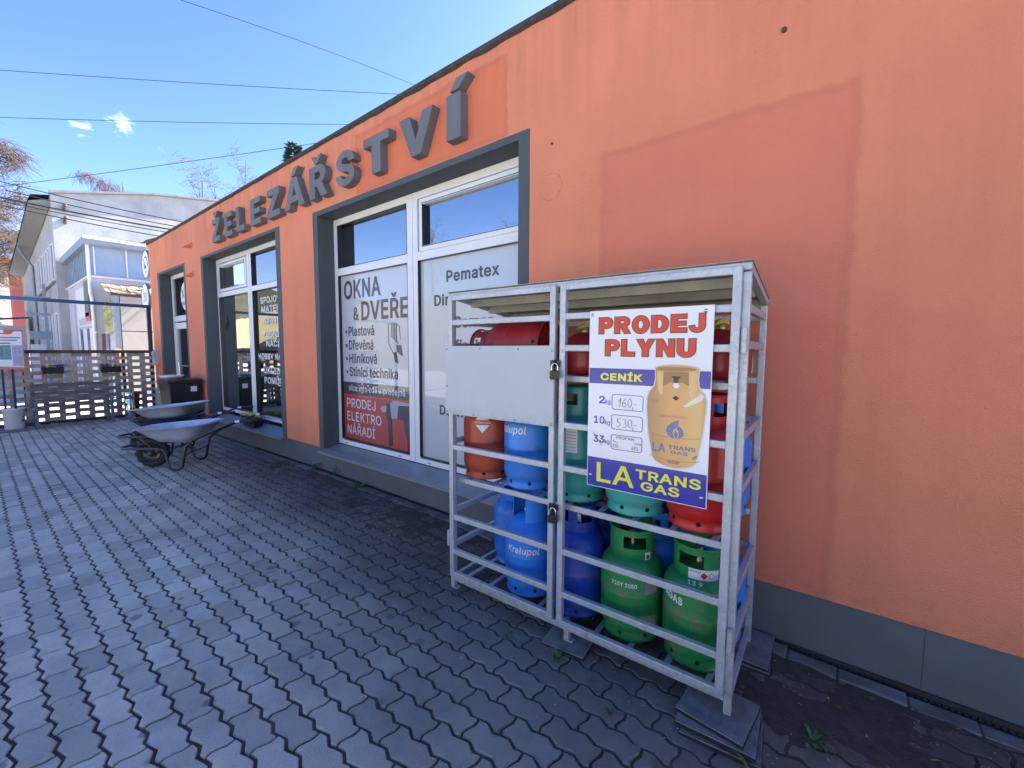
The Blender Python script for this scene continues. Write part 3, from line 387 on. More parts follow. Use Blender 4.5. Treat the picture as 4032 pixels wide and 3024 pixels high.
 'Č': (255, [[134, -3, 103, 1, 75, 12, 52, 32, 35, 58, 24, 90, 20, 127, 24, 165, 35, 197, 52, 223, 75, 242, 103, 254, 134, 258, 152, 256, 170, 252, 186, 245, 201, 236, 214, 224, 224, 209, 232, 193, 236, 174, 204, 174, 200, 186, 195, 197, 187, 206, 179, 214, 169, 220, 158, 224, 146, 227, 134, 228, 111, 225, 92, 216, 75, 202, 62, 182, 54, 157, 52, 127, 54, 97, 63, 72, 75, 53, 92, 38, 112, 29, 134, 26, 146, 27, 158, 30, 169, 34, 179, 40, 187, 48, 195, 57, 200, 68, 204, 80, 236, 80, 232, 62, 224, 45, 214, 31, 201, 19, 187, 9, 170, 2, 153, -2], [109, 329, 133, 299, 157, 329, 188, 329, 188, 328, 148, 282, 119, 282, 79, 328, 79, 329]]),
 'ě': (202, [[106, -4, 80, -1, 58, 8, 41, 23, 28, 42, 20, 66, 17, 93, 20, 121, 28, 145, 40, 165, 58, 180, 78, 189, 103, 192, 118, 191, 133, 187, 147, 180, 160, 170, 170, 157, 179, 141, 184, 121, 186, 97, 186, 85, 37, 85, 37, 110, 169, 110, 155, 101, 153, 119, 149, 134, 141, 147, 131, 157, 118, 163, 103, 165, 87, 163, 73, 157, 62, 147, 54, 135, 50, 121, 48, 105, 48, 89, 50, 69, 55, 53, 64, 40, 76, 31, 90, 25, 106, 23, 117, 24, 127, 26, 135, 31, 143, 36, 149, 44, 153, 53, 182, 45, 177, 32, 168, 20, 156, 10, 141, 2, 125, -3], [77, 265, 102, 235, 126, 265, 157, 265, 157, 263, 116, 218, 87, 218, 47, 263, 47, 265]]),
 'Ř': (224, [[30, 0, 30, 254, 118, 254, 145, 252, 167, 244, 183, 232, 195, 217, 202, 198, 205, 176, 202, 154, 195, 136, 183, 120, 166, 109, 145, 101, 118, 99, 48, 99, 48, 128, 117, 128, 135, 129, 149, 133, 160, 141, 167, 150, 171, 162, 173, 176, 171, 190, 167, 202, 159, 212, 149, 220, 134, 224, 116, 226, 62, 226, 62, 0], [177, 0, 115, 115, 151, 115, 214, 0], [86, 329, 111, 299, 135, 329, 166, 329, 166, 328, 125, 282, 96, 282, 56, 328, 56, 329]]),
 'ř': (130, [[26, 0, 26, 190, 56, 190, 56, 160, 58, 160, 65, 173, 76, 184, 90, 190, 107, 192, 115, 192, 122, 192, 122, 161, 115, 162, 103, 163, 91, 161, 80, 157, 70, 151, 63, 142, 58, 131, 57, 118, 57, 0], [47, 265, 72, 235, 96, 265, 126, 265, 126, 263, 86, 218, 57, 218, 17, 263, 17, 265]]),
 'Ů': (259, [[129, -4, 101, -1, 77, 8, 57, 22, 42, 40, 33, 62, 30, 87, 30, 254, 62, 254, 62, 89, 64, 72, 70, 57, 80, 44, 94, 34, 110, 28, 129, 26, 149, 28, 165, 34, 179, 44, 188, 57, 194, 72, 196, 89, 196, 254, 229, 254, 229, 87, 226, 62, 216, 40, 201, 22, 182, 8, 157, -1], [129, 264, 118, 265, 107, 270, 98, 276, 91, 285, 86, 295, 85, 306, 86, 318, 91, 328, 98, 336, 107, 343, 118, 347, 129, 349, 141, 347, 152, 343, 161, 336, 168, 328, 172, 318, 174, 306, 172, 295, 168, 285, 161, 276, 152, 270, 141, 265], [129, 285, 138, 287, 144, 291, 149, 298, 151, 306, 149, 314, 144, 321, 138, 326, 129, 327, 121, 326, 115, 321, 110, 314, 108, 306, 110, 298, 115, 291, 121, 287]]),
 ' ': (94, []),
}
from mathutils.geometry import delaunay_2d_cdt
_tc, _gc = {}, {}
def winding(px, py, cs):
    w_ = 0
    for q in cs:
        for i in range(len(q)):
            x1, y1 = q[i - 1]; x2, y2 = q[i]
            if (y1 <= py) != (y2 <= py):
                t = x1 + (py - y1) / (y2 - y1) * (x2 - x1)
                if t > px: w_ += 1 if y2 > y1 else -1
    return w_
def one_glyph(ch, off):
    """triangles covering one letter, strokes united, edges moved outwards by off"""
    if (ch, off) in _gc: return _gc[(ch, off)]
    cs = []
    for src in GLY[ch][1]:
        n = len(src) // 2; p = [(src[2 * i], src[2 * i + 1]) for i in range(n)]; o = []
        for i in range(n):
            A, B_, C_ = Vector(p[i - 1]), Vector(p[i]), Vector(p[(i + 1) % n])
            d1, d2 = (B_ - A).normalized(), (C_ - B_).normalized(); n1, n2 = Vector((-d1.y, d1.x)), Vector((-d2.y, d2.x)); nn = n1 + n2
            nn = nn.normalized() if nn.length > .1 else n1
            r_ = B_ + nn * off / max(.6, nn.dot(n1)); o.append((r_.x, r_.y))
        cs.append(o)
    if not cs: _gc[(ch, off)] = ([], []); return [], []
    vs, es = [], []
    for q in cs:
        k = len(vs); vs += [Vector(t) for t in q]; es += [(k + i, k + (i + 1) % len(q)) for i in range(len(q))]
    r = delaunay_2d_cdt(vs, es, [], 0, 1e-4); V, F = r[0], r[2]; keep = []
    for f in F:
        c = (V[f[0]] + V[f[1]] + V[f[2]]) / 3
        if winding(c.x, c.y, cs) != 0: keep.append(tuple(f))
    _gc[(ch, off)] = ([(t.x, t.y) for t in V], keep); return _gc[(ch, off)]
def glyphs(s, bold=0.0, shear=0.0, space=1.0):
    """flat triangulated word: (x 0..1, height 0..1 at cap height)"""
    key = (s, bold, shear, space)
    if key in _tc: return _tc[key]
    V, F, pen, off = [], [], 0.0, bold * 330
    for ch in s:
        gv, gf = one_glyph(ch, off); used = sorted({i for f in gf for i in f}); mp_ = {i: len(V) + k for k, i in enumerate(used)}
        V += [(gv[i][0] + pen + gv[i][1] * shear, gv[i][1]) for i in used]; F += [tuple(mp_[i] for i in f) for f in gf]
        pen += (GLY[ch][0] + off * 1.6) * space
    cap = 254.0 + 2 * off; x0 = min(v[0] for v in V); x1 = max(v[0] for v in V)
    v = [((t[0] - x0) / (x1 - x0), (t[1] + off) / cap, 0) for t in V]
    _tc[key] = (v, F); return v, F
def text_flat(s, name, m, parent, P0, RV, W, cap, bold=.0, shear=0, lift=0, space=1.0, world=True, UV=(0, 0, 1), extra=None):
    """lettering: left-baseline point P0, unit direction RV, total width W, capital height cap"""
    v, f = glyphs(s, bold, shear, space); P0 = Vector(P0); RV = Vector(RV); UVv = Vector(UV)
    nn = RV.cross(UVv).normalized()
    if extra is None: extra = MB()
    extra.add([P0 + RV * (a * W) + UVv * (b * cap) + nn * lift for a, b, c in v], f)
    return extra.build(name, m, parent, world=world) if name else extra
def text_curve(s, name, m, parent, ang0, z, r, W, cap, bold=0, shear=0, slope=0):
    """lettering wrapped on a cylinder of radius r (parent frame), starting at angle ang0 and reading left to right"""
    v, f = glyphs(s, bold, shear); vs = []
    for a, b, c in v:
        t = ang0 + a * W / r; q = r; vs.append((q * math.cos(t), q * math.sin(t), z + b * cap + slope * a))
    return MB().add(vs, f).build(name, m, parent, world=False)

# ---------------------------------------------------------------- ground heights
def lerp(a, b, t): return a + (b - a) * t
def prof(x, pts):
    if x <= pts[0][0]: return pts[0][1]
    for (a, va), (b, vb) in zip(pts, pts[1:]):
        if x <= b: return lerp(va, vb, (x - a) / (b - a))
    return pts[-1][1]
def gz(x, y):
    wv = prof(x, [(-12, .05), (-8, .055), (-5, .07), (-2.8, .062), (-1.95, .026), (-.9, .004), (-.27, -.008), (.3, -.03), (2, -.03)])
    s = min(1, max(0, (y + .5) / 2.6)); s = s * s * (3 - 2 * s)
    if x < -9: s = max(s, min(1, (-9 - x) / 2))
    dip = .045 * math.exp(-(((x + .2) / .6) ** 2 + ((y - 1.65) / .45) ** 2))
    return wv * s - dip

# ================================================================= SETTING
# open ground round the paved forecourt
GR = mat('pale_asphalt', (.50, .485, .46), rough=.95, var=.12, scale=2, bump=.2)
PX0, PX1, PY0, PY1 = -12.5, 2.4, -3.6, 2.6
mb = MB(); Bx = 700
zg = -.02
mb.quad((-Bx, -Bx, zg), (PX0, -Bx, zg), (PX0, Bx, zg), (-Bx, Bx, zg)); mb.quad((PX1, -Bx, zg), (Bx, -Bx, zg), (Bx, Bx, zg), (PX1, Bx, zg))
mb.quad((PX0, -Bx, zg), (PX1, -Bx, zg), (PX1, PY0, zg), (PX0, PY0, zg)); mb.quad((PX0, PY1 + .1, zg - .2), (PX1, PY1 + .1, zg - .2), (PX1, Bx, zg - .2), (PX0, Bx, zg - .2))
tag(mb.build('ground', GR), kind='structure')
# joint bed + pavers
JOINT = mat('joint_dirt', (.075, .065, .060), rough=1, var=.5, scale=16, bump=.6, bscale=120)
g = G(JOINT); g.over(g.m_('MULTIPLY', g.ramp(g.noise(2.5, 4), .50, .66), g.m_('MULTIPLY', g.ramp(g.y, 1.2, 1.8), .8)), (.045, .055, .018))
PAV = mat('concrete_paver', (.50, .48, .395), rough=.82, var=.10, scale=5, bump=.5, bscale=170, island=.19)
g = G(PAV)
g.over(g.ramp(g.noise(150, 3), .58, .75, 0, .45), (.10, .10, .105))
g.over(g.ramp(g.noise(1.6, 6, rough=.7), .50, .72, 0, .45), (.13, .125, .12))
vo = g.n.new('ShaderNodeTexVoronoi'); vo.inputs['Scale'].default_value = 42; g.L(g.geo.outputs['Position'], vo.inputs['Vector'])
g.over(g.ramp(vo.outputs['Distance'], .05, .10, .5, 0), (.50, .51, .53))                                        # mica and grit
v2 = g.n.new('ShaderNodeTexVoronoi'); v2.inputs['Scale'].default_value = 4.3; v2.inputs['Randomness'].default_value = 1
g.L(g.geo.outputs['Position'], v2.inputs['Vector'])
spn = g.n.new('ShaderNodeSeparateColor'); g.L(v2.outputs['Color'], spn.inputs[0])
spot = g.m_('MULTIPLY', g.ramp(g.m_('ADD', v2.outputs['Distance'], g.m_('MULTIPLY_ADD', g.noise(14, 4), .14, -.07)), .10, .15, 1, 0), g.ramp(spn.outputs[0], .42, .46))
g.over(g.m_('MULTIPLY', spot, .62), (.08, .08, .08))
v3 = g.n.new('ShaderNodeTexVoronoi'); v3.inputs['Scale'].default_value = 9; g.L(g.geo.outputs['Position'], v3.inputs['Vector']); s3 = g.n.new('ShaderNodeSeparateColor'); g.L(v3.outputs['Color'], s3.inputs[0])
g.over(g.m_('MULTIPLY', g.m_('MULTIPLY', g.ramp(v3.outputs['Distance'], .12, .17, 1, 0), g.ramp(s3.outputs[0], .72, .74)), .55), (.06, .06, .065))                                                            # old oil and gum spots
# strip of soil, moss and damp dirt along the wall
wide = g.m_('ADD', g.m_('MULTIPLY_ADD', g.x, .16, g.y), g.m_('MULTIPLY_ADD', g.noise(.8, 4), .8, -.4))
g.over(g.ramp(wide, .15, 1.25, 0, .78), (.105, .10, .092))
bx = g.m_('ADD', g.y, g.m_('MULTIPLY_ADD', g.noise(1.1, 5), 1.3, -.65))
soil = g.m_('MULTIPLY', g.ramp(bx, 1.45, 2.05), g.ramp(g.x, -7.2, -5.2))
soil = g.m_('MULTIPLY', soil, g.ramp(g.noise(9, 6, rough=.7), .28, .55, .35, 1), clamp=True)
g.over(g.m_('MULTIPLY', soil, .82), (.045, .042, .040))
g.over(g.m_('MULTIPLY', soil, g.ramp(g.noise(5, 5), .56, .66, 0, .7)), (.05, .055, .02))
g.over(g.m_('MULTIPLY', g.ramp(bx, 1.3, 1.9), g.ramp(g.noise(40, 3), .67, .70, 0, .8)), (.33, .34, .34))
nx, ny = 60, 26; mb = MB(); vs = []
for i in range(nx + 1):
    for j in range(ny + 1):
        x = lerp(PX0, PX1, i / nx); y = lerp(PY0, PY1 + .1, j / ny); vs.append((x, y, gz(x, y) - .010))
mb.add(vs, [(i * (ny + 1) + j, (i + 1) * (ny + 1) + j, (i + 1) * (ny + 1) + j + 1, i * (ny + 1) + j + 1) for i in range(nx) for j in range(ny)], sm=True)
pavement = tag(mb.build('pavement', JOINT), kind='structure')
LX, LY = .2305, .1115
def paver_poly(gap=.0052):
    saw = [(0, 0), (.041, .0105), (.0855, -.0105), (.1180, 0), (.1562, .0105), (.2007, -.0105)]
    sr = [(0, 0), (-.009, .024), (-.003, .050), (.006, .074), (.004, .093)]
    p = [(a, b) for a, b in saw] + [(LX + a, b) for a, b in sr] + [(a, LY + b) for a, b in [(LX, 0)] + [(a, b) for a, b in saw[1:]][::-1]] + [(a, b) for a, b in ([(0, LY)] + sr[1:][::-1])]
    q = []
    n = len(p)                                       # inset by half a joint
    for i in range(n):
        a, b, c = Vector(p[i - 1]), Vector(p[i]), Vector(p[(i + 1) % n])
        d1, d2 = (b - a).normalized(), (c - b).normalized(); n1, n2 = Vector((-d1.y, d1.x)), Vector((-d2.y, d2.x)); nn = (n1 + n2).normalized()
        off_ = nn * gap / max(.6, nn.dot(n1)); q.append(b + Vector((off_.x * 1.0, off_.y * 1.28)))
    cx, cy = LX / 2, LY / 2
    return [(v.x - cx, v.y - cy) for v in q]
def paver_mb(mb, x, y, z, tx, ty, rz, poly, sub):
    n = len(poly); ca, sa = math.cos(rz), math.sin(rz); vs = []
    def T(a, b, c): X, Y = a * ca - b * sa, a * sa + b * ca; return (x + X, y + Y, z + c + tx * X + ty * Y)
    ins = []
    for i, (a, b) in enumerate(poly):
        k = 1 - .0045 / math.hypot(a, b); ins.append(T(a * k, b * k, 0))
    vs = ins + [T(a, b, -.0045) for a, b in poly] + [T(a, b, -.03) for a, b in poly]
    fs = [tuple(range(n))] + [(n + i, n + (i + 1) % n, (i + 1) % n, i) for i in range(n)]
    if sub: fs += [(2 * n + i, 2 * n + (i + 1) % n, n + (i + 1) % n, n + i) for i in range(n)]
    mb.add(vs, fs)
cand = []; PP = paver_poly()
C0 = Vector((0, 0, 1.55)); yaw = R(38.1)
for j in range(-38, 18):
    y = .8425 + j * LY
    if y < PY0 + .06 or y > 2.56: continue
    for i in range(-48, 24):
        x = -2.056 + i * LX + (LX / 2 if j % 2 else 0)
        if x < PX0 + .1 or x > PX1 - .1: continue
        d = Vector((x, y, 0)); fw = -x * math.sin(yaw) + y * math.cos(yaw); rt = x * math.cos(yaw) + y * math.sin(yaw)
        vis = fw > .3 and abs(rt / fw) < 1.28
        if vis:
            py = math.tan(math.atan2(1.55, fw) - R(4.55)); vis = py < 1.0
        cand.append((math.hypot(x, y) if vis else 1e3 + math.hypot(x, y), x, y))
cand.sort()
rnd = random.Random(3)
variants = []
for k in range(8):
    m_ = MB(); poly = [(a + rnd.uniform(-.0013, .0013), b + rnd.uniform(-.0013, .0013)) for a, b in PP]
    paver_mb(m_, 0, 0, 0, 0, 0, 0, poly, True); variants.append(m_.mesh('paver', PAV))
rest = MB()
for k, (d, x, y) in enumerate(cand):
    h = max(-.004, min(.004, rnd.gauss(0, .0022))); tx, ty, rz = rnd.gauss(0, .006), rnd.gauss(0, .010), rnd.gauss(0, .006)
    if rnd.random() < .02: h -= .003
    z = gz(x, y) + h; ex = .02
    sx = (gz(x + .05, y) - gz(x - .05, y)) / .1; sy = (gz(x, y + .05) - gz(x, y - .05)) / .1
    if k < 300:
        o = inst(variants[k % 8], 'paver', pavement, (x, y, z), (math.atan(sy + ty), -math.atan(sx + tx), rz))
    else:
        if d > 1e3 and d - 1e3 > 9 and y < -2: continue
        paver_mb(rest, x, y, z, sx + tx, sy + ty, rz, PP, d < 1e3 and d < 6)
tag(rest.build('paver', PAV, pavement), kind='stuff')
# kerb stones and dimpled membrane at the foot of the wall
KERB = mat('grey_kerb', (.17, .17, .165), rough=.9, var=.3, scale=12, bump=.5)
g = G(KERB); g.over(g.ramp(g.noise(6, 5), .45, .62, 0, .75), (.05, .05, .035))
x = -6.9; rnd = random.Random(5); mem = MB()
while x < 2.3:
    l = rnd.uniform(.20, .27); z = gz(x, 2.55) + rnd.uniform(-.004, .006)
    m_ = MB(); pts = [(x + .004, 2.475 + rnd.uniform(-.01, .01)), (x + l * .5, 2.485 + rnd.uniform(-.012, .012)), (x + l - .004, 2.475 + rnd.uniform(-.01, .01)), (x + l - .004, 2.568), (x + .004, 2.568)]
    m_.prism(pts, z - .05, z + .004, plane='xy'); m_.build('kerb_stone', KERB, pavement, bevel=.006); x += l
MEM = mat('dark_membrane', (.03, .027, .028), rough=.85, var=.3)
for i in range(420):
    x = -6.9 + i * .022
    mem.box(x, x + .013, 2.588, 2.6, gz(x, 2.6) - .02, gz(x, 2.6) + .008)
mem.box(-12.3, 2.3, 2.599, 2.606, -.08, .0); tag(mem.build('drainage_membrane', MEM, pavement), kind='stuff')
SOIL = mat('dark_soil', (.038, .036, .034), rough=1, scale=22, c2=(.072, .062, .052), bump=1, bscale=90)
g = G(SOIL); g.over(g.ramp(g.noise(4, 5), .55, .68, 0, .7), (.04, .05, .018))
vs = []; nx, ny = 230, 56
for i in range(nx + 1):
    for j in range(ny + 1):
        x = lerp(-6.6, 2.35, i / nx); y = lerp(1.30, 2.49, j / ny); e_ = prof(x, [(-6.6, -.35), (-4.6, .05), (-2.6, .40), (-1.2, .25), (-.4, .55), (2.3, .95)])
        b_ = (y - 2.15) + e_ * .55; q_ = noise.fractal(Vector((x * 3.1, y * 3.1, 1)), 1, 2, 4) * .010 + noise.fractal(Vector((x * 17, y * 17, 5)), 1, 2, 3) * .004
        vs.append((x, y, gz(x, y) - .0065 + max(-.02, min(.0085, b_ * .022)) + q_))
tag(MB().add(vs, [(i * (ny + 1) + j, (i + 1) * (ny + 1) + j, (i + 1) * (ny + 1) + j + 1, i * (ny + 1) + j + 1) for i in range(nx) for j in range(ny)], sm=True).build('soil', SOIL), kind='stuff')
# wooded hill far to the left and the brown slope across the street
HILL = mat('woodland_hill', (.02, .03, .012), rough=1, scale=.2, c2=(.06, .05, .022), bump=.8, bscale=.6)
def hill(name, x0, x1, y0, y1, zf, nx, ny, m):
    vs = [(lerp(x0, x1, i / nx), lerp(y0, y1, j / ny), zf(lerp(x0, x1, i / nx), lerp(y0, y1, j / ny))) for i in range(nx + 1) for j in range(ny + 1)]
    return tag(MB().add(vs, [(i * (ny + 1) + j, (i + 1) * (ny + 1) + j, (i + 1) * (ny + 1) + j + 1, i * (ny + 1) + j + 1) for i in range(nx) for j in range(ny)], sm=True).build(name, m), kind='structure')
def nzf(x, y, s): return noise.fractal(Vector((x * s, y * s, 3.3)), 1, 2, 5)
hill('hill', -420, -170, -260, 260, lambda x, y: min(38, max(-2, (-170 - x) * .32)) + nzf(x, y, .02) * 5 + nzf(x, y, .2) * 2, 60, 120, HILL)
SLOPE = mat('dry_grass_slope', (.22, .175, .095), rough=1, scale=.9, c2=(.13, .125, .06), bump=.8, bscale=3)
hill('hillside', -120, 60, -70, -15, lambda x, y: min(8.5, max(-.3, (-15.5 - y) * .5)) + nzf(x, y, .12) * 1.1 * min(1, max(0, (-16 - y) / 4)), 90, 40, SLOPE)

# ================================================================= SHOP BUILDING
WX0, WX1, WY, RZ = -12.4, 9.0, 2.6, 3.86
shop = tag(empty('shop_building', (-4, 2.6, 0)), 'long orange rendered shop with anthracite window surrounds and plinth', 'building')
def pl(x): return prof(x, [(-12.4, .352), (-5, .346), (-.3, .298), (9, .30)])
OPS = [(-11.80, -9.91, .0, 3.17, -11.66, -9.992, 3.125), (-9.01, -5.925, None, 3.157, -8.91, -6.055, 3.115), (-5.05, -1.884, None, 3.155, -4.945, -1.985, 3.10)]
DEP = .2
mb = MB(); xs = [WX0] + [v for o in OPS for v in o[:2]] + [WX1]
for i in range(0, len(xs), 2):                                        # piers
    a, b = xs[i], xs[i + 1]; n = max(1, int((b - a) / 1.5)); 
    for k in range(n):
        p, q = lerp(a, b, k / n), lerp(a, b, (k + 1) / n)
        mb.quad((p, WY, pl(p)), (q, WY, pl(q)), (q, WY, RZ), (p, WY, RZ))
        mb.quad((p, WY, pl(p)), (q, WY, pl(q)), (q, WY + .02, pl(q)), (p, WY + .02, pl(p)))
for o in OPS: mb.quad((o[0], WY, o[3]), (o[1], WY, o[3]), (o[1], WY, RZ), (o[0], WY, RZ))
mb.quad((WX0, WY, pl(WX0)), (WX0, 12, pl(WX0)), (WX0, 12, RZ), (WX0, WY, RZ)); mb.quad((WX1, WY, 0), (WX1, 12, 0), (WX1, 12, RZ), (WX1, WY, RZ)); mb.quad((WX0, 12, 0), (WX1, 12, 0), (WX1, 12, RZ), (WX0, 12, RZ))
mb.build('wall', ORANGE, shop)
mb = MB()
seg = [(-12.4, -11.8)] + [(-9.91 + i * 1.5, -9.91 + (i + 1) * 1.5) for i in range(13)]
seg = [(-12.397, -11.8), (-9.91, -9.01), (-9.01, -5.925), (-5.925, -4.728), (-4.7255, -2.2), (-2.1975, .352), (.3545, 2.9), (2.9025, 5.5), (5.5025, 9)]
for p, q in seg:
    sub = 4
    for k in range(sub):
        a, b = lerp(p, q, k / sub), lerp(p, q, (k + 1) / sub)
        mb.quad((a, WY + .014, -.1), (b, WY + .014, -.1), (b, WY + .014, pl(b) + .001), (a, WY + .014, pl(a) + .001))
mb.quad((-12.397, WY + .014, -.1), (-12.397, 12, -.1), (-12.397, 12, .36), (-12.397, WY + .014, .36))
mb.build('plinth', PLINTH, shop)
mb = MB(); mb.box(-12.4, 9, 2.6175, 2.66, -.1, .28); mb.build('plinth_backing', PLINTH, shop)
# roof slab and its rough dark edge
mb = MB(); mb.box(WX0 - .02, WX1, WY + .02, 12.05, RZ, RZ + .034); mb.build('roof', ROOFM, shop)
mb = MB(); x = WX0 - .06; rnd = random.Random(2)
vs = []; n = 300
for i in range(n + 1):
    xx = lerp(WX0 - .06, WX1, i / n); r1 = (.5 + .5 * noise.noise(Vector((xx * 5, 0, 0)))) * .022 * (1 if xx > -4.5 else .4)
    vs += [(xx, WY - .022, RZ + .036), (xx, WY - .026, RZ + .010 - r1), (xx, WY - .004, RZ - .002 - r1 * 1.3), (xx, WY + .03, RZ + .052)]
fs = []
for i in range(n):
    for j in range(3): fs.append((i * 4 + j, (i + 1) * 4 + j, (i + 1) * 4 + j + 1, i * 4 + j + 1))
    fs.append((i * 4 + 3, (i + 1) * 4 + 3, (i + 1) * 4, i * 4))
mb.add(vs, fs); mb.build('roof_edge', ROOFM, shop)
# surrounds
for (x0, x1, zb, zt, ix0, ix1, izt) in OPS:
    mb = MB(); y0 = WY - .003; b0 = pl(x0) if zb is None else .03; b1 = pl(x1) if zb is None else .03
    mb.box(x0, ix0, y0, WY + .04, b0, zt); mb.box(ix1, x1, y0, WY + .04, b1, zt); mb.box(ix0, ix1, y0 + .0005, WY + .04, izt, zt - .0005)
    Y2 = WY + DEP + .06
    mb.quad((ix0, WY + .04, b0 - .03), (ix0, Y2, b0 - .03), (ix0, Y2, izt), (ix0, WY + .04, izt)); mb.quad((ix1, WY + .04, b1 - .03), (ix1, Y2, b1 - .03), (ix1, Y2, izt), (ix1, WY + .04, izt))
    mb.quad((ix0, WY + .04, izt), (ix1, WY + .04, izt), (ix1, Y2, izt), (ix0, Y2, izt))
    mb.build('window_surround', TRIM, shop, bevel=.0)
# interior: floor, ceiling, back wall, shelves
INT = mat('dim_interior', (.16, .16, .15), rough=.9, var=.2)
mb = MB(); mb.quad((WX0 + .05, 2.9, .3), (WX1 - .1, 2.9, .3), (WX1 - .1, 8, .3), (WX0 + .05, 8, .3)); mb.quad((WX0 + .05, 2.9, 3.4), (WX1 - .1, 2.9, 3.4), (WX1 - .1, 8, 3.4), (WX0 + .05, 8, 3.4))
mb.quad((WX0 + .05, 8, .3), (WX1 - .1, 8, .3), (WX1 - .1, 8, 3.4), (WX0 + .05, 8, 3.4)); mb.quad((WX0 + .05, 2.9, .3), (WX0 + .05, 8, .3), (WX0 + .05, 8, 3.4), (WX0 + .05, 2.9, 3.4)); mb.quad((-5.5, 2.95, .3), (-5.5, 8, .3), (-5.5, 8, 3.4), (-5.5, 2.95, 3.4))
mb.build('interior', INT, shop)

def frame_rect(mb, x0, x1, z0, z1, wdt, y0, y1):
    """four-sided frame, pieces butted"""
    mb.box(x0, x1, y0, y1, z0, z0 + wdt); mb.box(x0, x1, y0, y1, z1 - wdt, z1); mb.box(x0, x0 + wdt, y0, y1, z0 + wdt, z1 - wdt); mb.box(x1 - wdt, x1, y0, y1, z0 + wdt, z1 - wdt)
Yf = WY + DEP
def window(x0, x1, z0, z1, div, zt, sash_up, glz, name='window'):
    """outer frame, mullion at div=(a,b), transom zt=(za,zb); sash_up: which upper light has a sash of its own"""
    mb = MB(); wf = .055
    mb.box(x0, x1, Yf, Yf + .07, z0, z0 + wf); mb.box(x0, x1, Yf, Yf + .07, z1 - wf * 1.3, z1)
    mb.box(x0, x0 + wf * 1.3, Yf, Yf + .07, z0 + wf, z1 - wf * 1.3); mb.box(x1 - wf, x1, Yf, Yf + .07, z0 + wf, z1 - wf * 1.3)
    mb.box(div[0], div[1], Yf - .002, Yf + .07, z0 + wf, z1 - wf * 1.3)
    mb.box((div[0] + div[1]) / 2 - .012, (div[0] + div[1]) / 2 + .012, Yf - .008, Yf - .002, z0 + .01, z1 - .02)
    mb.box(x0 + wf * 1.3, div[0], Yf, Yf + .07, zt[0], zt[1]); mb.box(div[1], x1 - wf, Yf, Yf + .07, zt[0], zt[1])
    fr = mb.build('window', PVC, shop, bevel=.004)
    for (a, b, c, d, sash) in glz:
        if sash:
            m2 = MB(); frame_rect(m2, a - .052, b + .052, c - .045, d + .045, .052, Yf - .012, Yf + .05); m2.build('sash', PVC, fr, bevel=.004)
        m3 = MB(); m3.quad((a - .01, Yf + .035, c - .01), (b + .01, Yf + .035, c - .01), (b + .01, Yf + .035, d + .01), (a - .01, Yf + .035, d + .01)); m3.build('pane', GLASS, fr)
        m4 = MB(); frame_rect(m4, a - .004, b + .004, c - .004, d + .004, .006, Yf - .003 - (.012 if sash else 0), Yf + .034); m4.build('gasket', BLACK, fr)
    m5 = MB()
    for xx in (lerp(x0, div[0], .12), lerp(x0, div[0], .88), lerp(div[1], x1, .1), lerp(div[1], x1, .88)): m5.box(xx - .022, xx + .022, Yf - .003, Yf + .002, z0 + .015, z0 + .03)
    m5.build('drain_cap', mat('grey_cap', (.35, .35, .36)), fr)
    return fr
W1 = window(-4.955, -1.99, .383, 3.096, (-3.557, -3.392), (2.428, 2.52), 1,
            [(-4.856, -3.562, 2.522, 3.014, False), (-3.302, -2.10, 2.556, 2.965, True), (-4.867, -3.558, .462, 2.428, False), (-3.388, -2.05, .456, 2.428, False)])
W2 = window(-8.93, -6.06, .445, 3.115, (-7.575, -7.40), (2.455, 2.54), 0,
            [(-8.715, -7.64, 2.595, 2.975, True), (-7.40, -6.12, 2.54, 3.035, False), (-8.85, -7.575, .51, 2.455, False), (-7.40, -6.12, .49, 2.455, False)])
# window sills
for (x0, x1, z, yb) in ((-5.0, -1.95, .345, Yf), (-8.97, -6.02, .365, Yf)):
    mb = MB(); xm = x0 + 1.02
    for a, b in ((x0, xm - .002), (xm, x0 + 2.1), (x0 + 2.102, x1)):
        mb.add([(a, 2.545, z - .028), (b, 2.545, z - .028), (b, yb, z + .03), (a, yb, z + .03), (a, 2.545, z - .052), (b, 2.545, z - .052), (b, yb, z + .0), (a, yb, z + .0)],
               [(0, 1, 2, 3), (0, 4, 5, 1), (4, 7, 6, 5), (0, 3, 7, 4), (1, 5, 6, 2)])
        mb.box(a, b, 2.541, 2.5445, z - .054, z - .0265)
    mb.build('window_sill', SILL, shop)
# door with fanlight
mb = MB(); frame_rect(mb, -11.70, -9.99, .05, 3.12, .075, Yf, Yf + .07); mb.box(-11.625, -10.065, Yf, Yf + .07, 2.13, 2.25)
dr = mb.build('door', PVC, shop, bevel=.004)
mb = MB(); frame_rect(mb, -11.62, -10.07, .10, 2.10, .13, Yf - .01, Yf + .05); mb.build('door_leaf', PVC, dr, bevel=.004)
for z0, z1 in ((.23, 1.97), (2.25, 3.045)):
    xa, xb = (-11.49, -10.20) if z0 < 1 else (-11.625, -10.065)
    MB().quad((xa, Yf + .03, z0), (xb, Yf + .03, z0), (xb, Yf + .03, z1), (xa, Yf + .03, z1)).build('pane', GLASS, dr)
mb = MB(); mb.tube([(-11.14, Yf - .07, .95), (-11.14, Yf - .07, 1.26)], .014, 10); mb.tube([(-11.14, Yf - .07, 1.2), (-10.5, Yf - .07, 1.2)], .010, 8); mb.tube([(-11.14, Yf - .07, 1.0), (-11.14, Yf, 1.0)], .01, 8)
mb.build('handle', STEEL, dr)
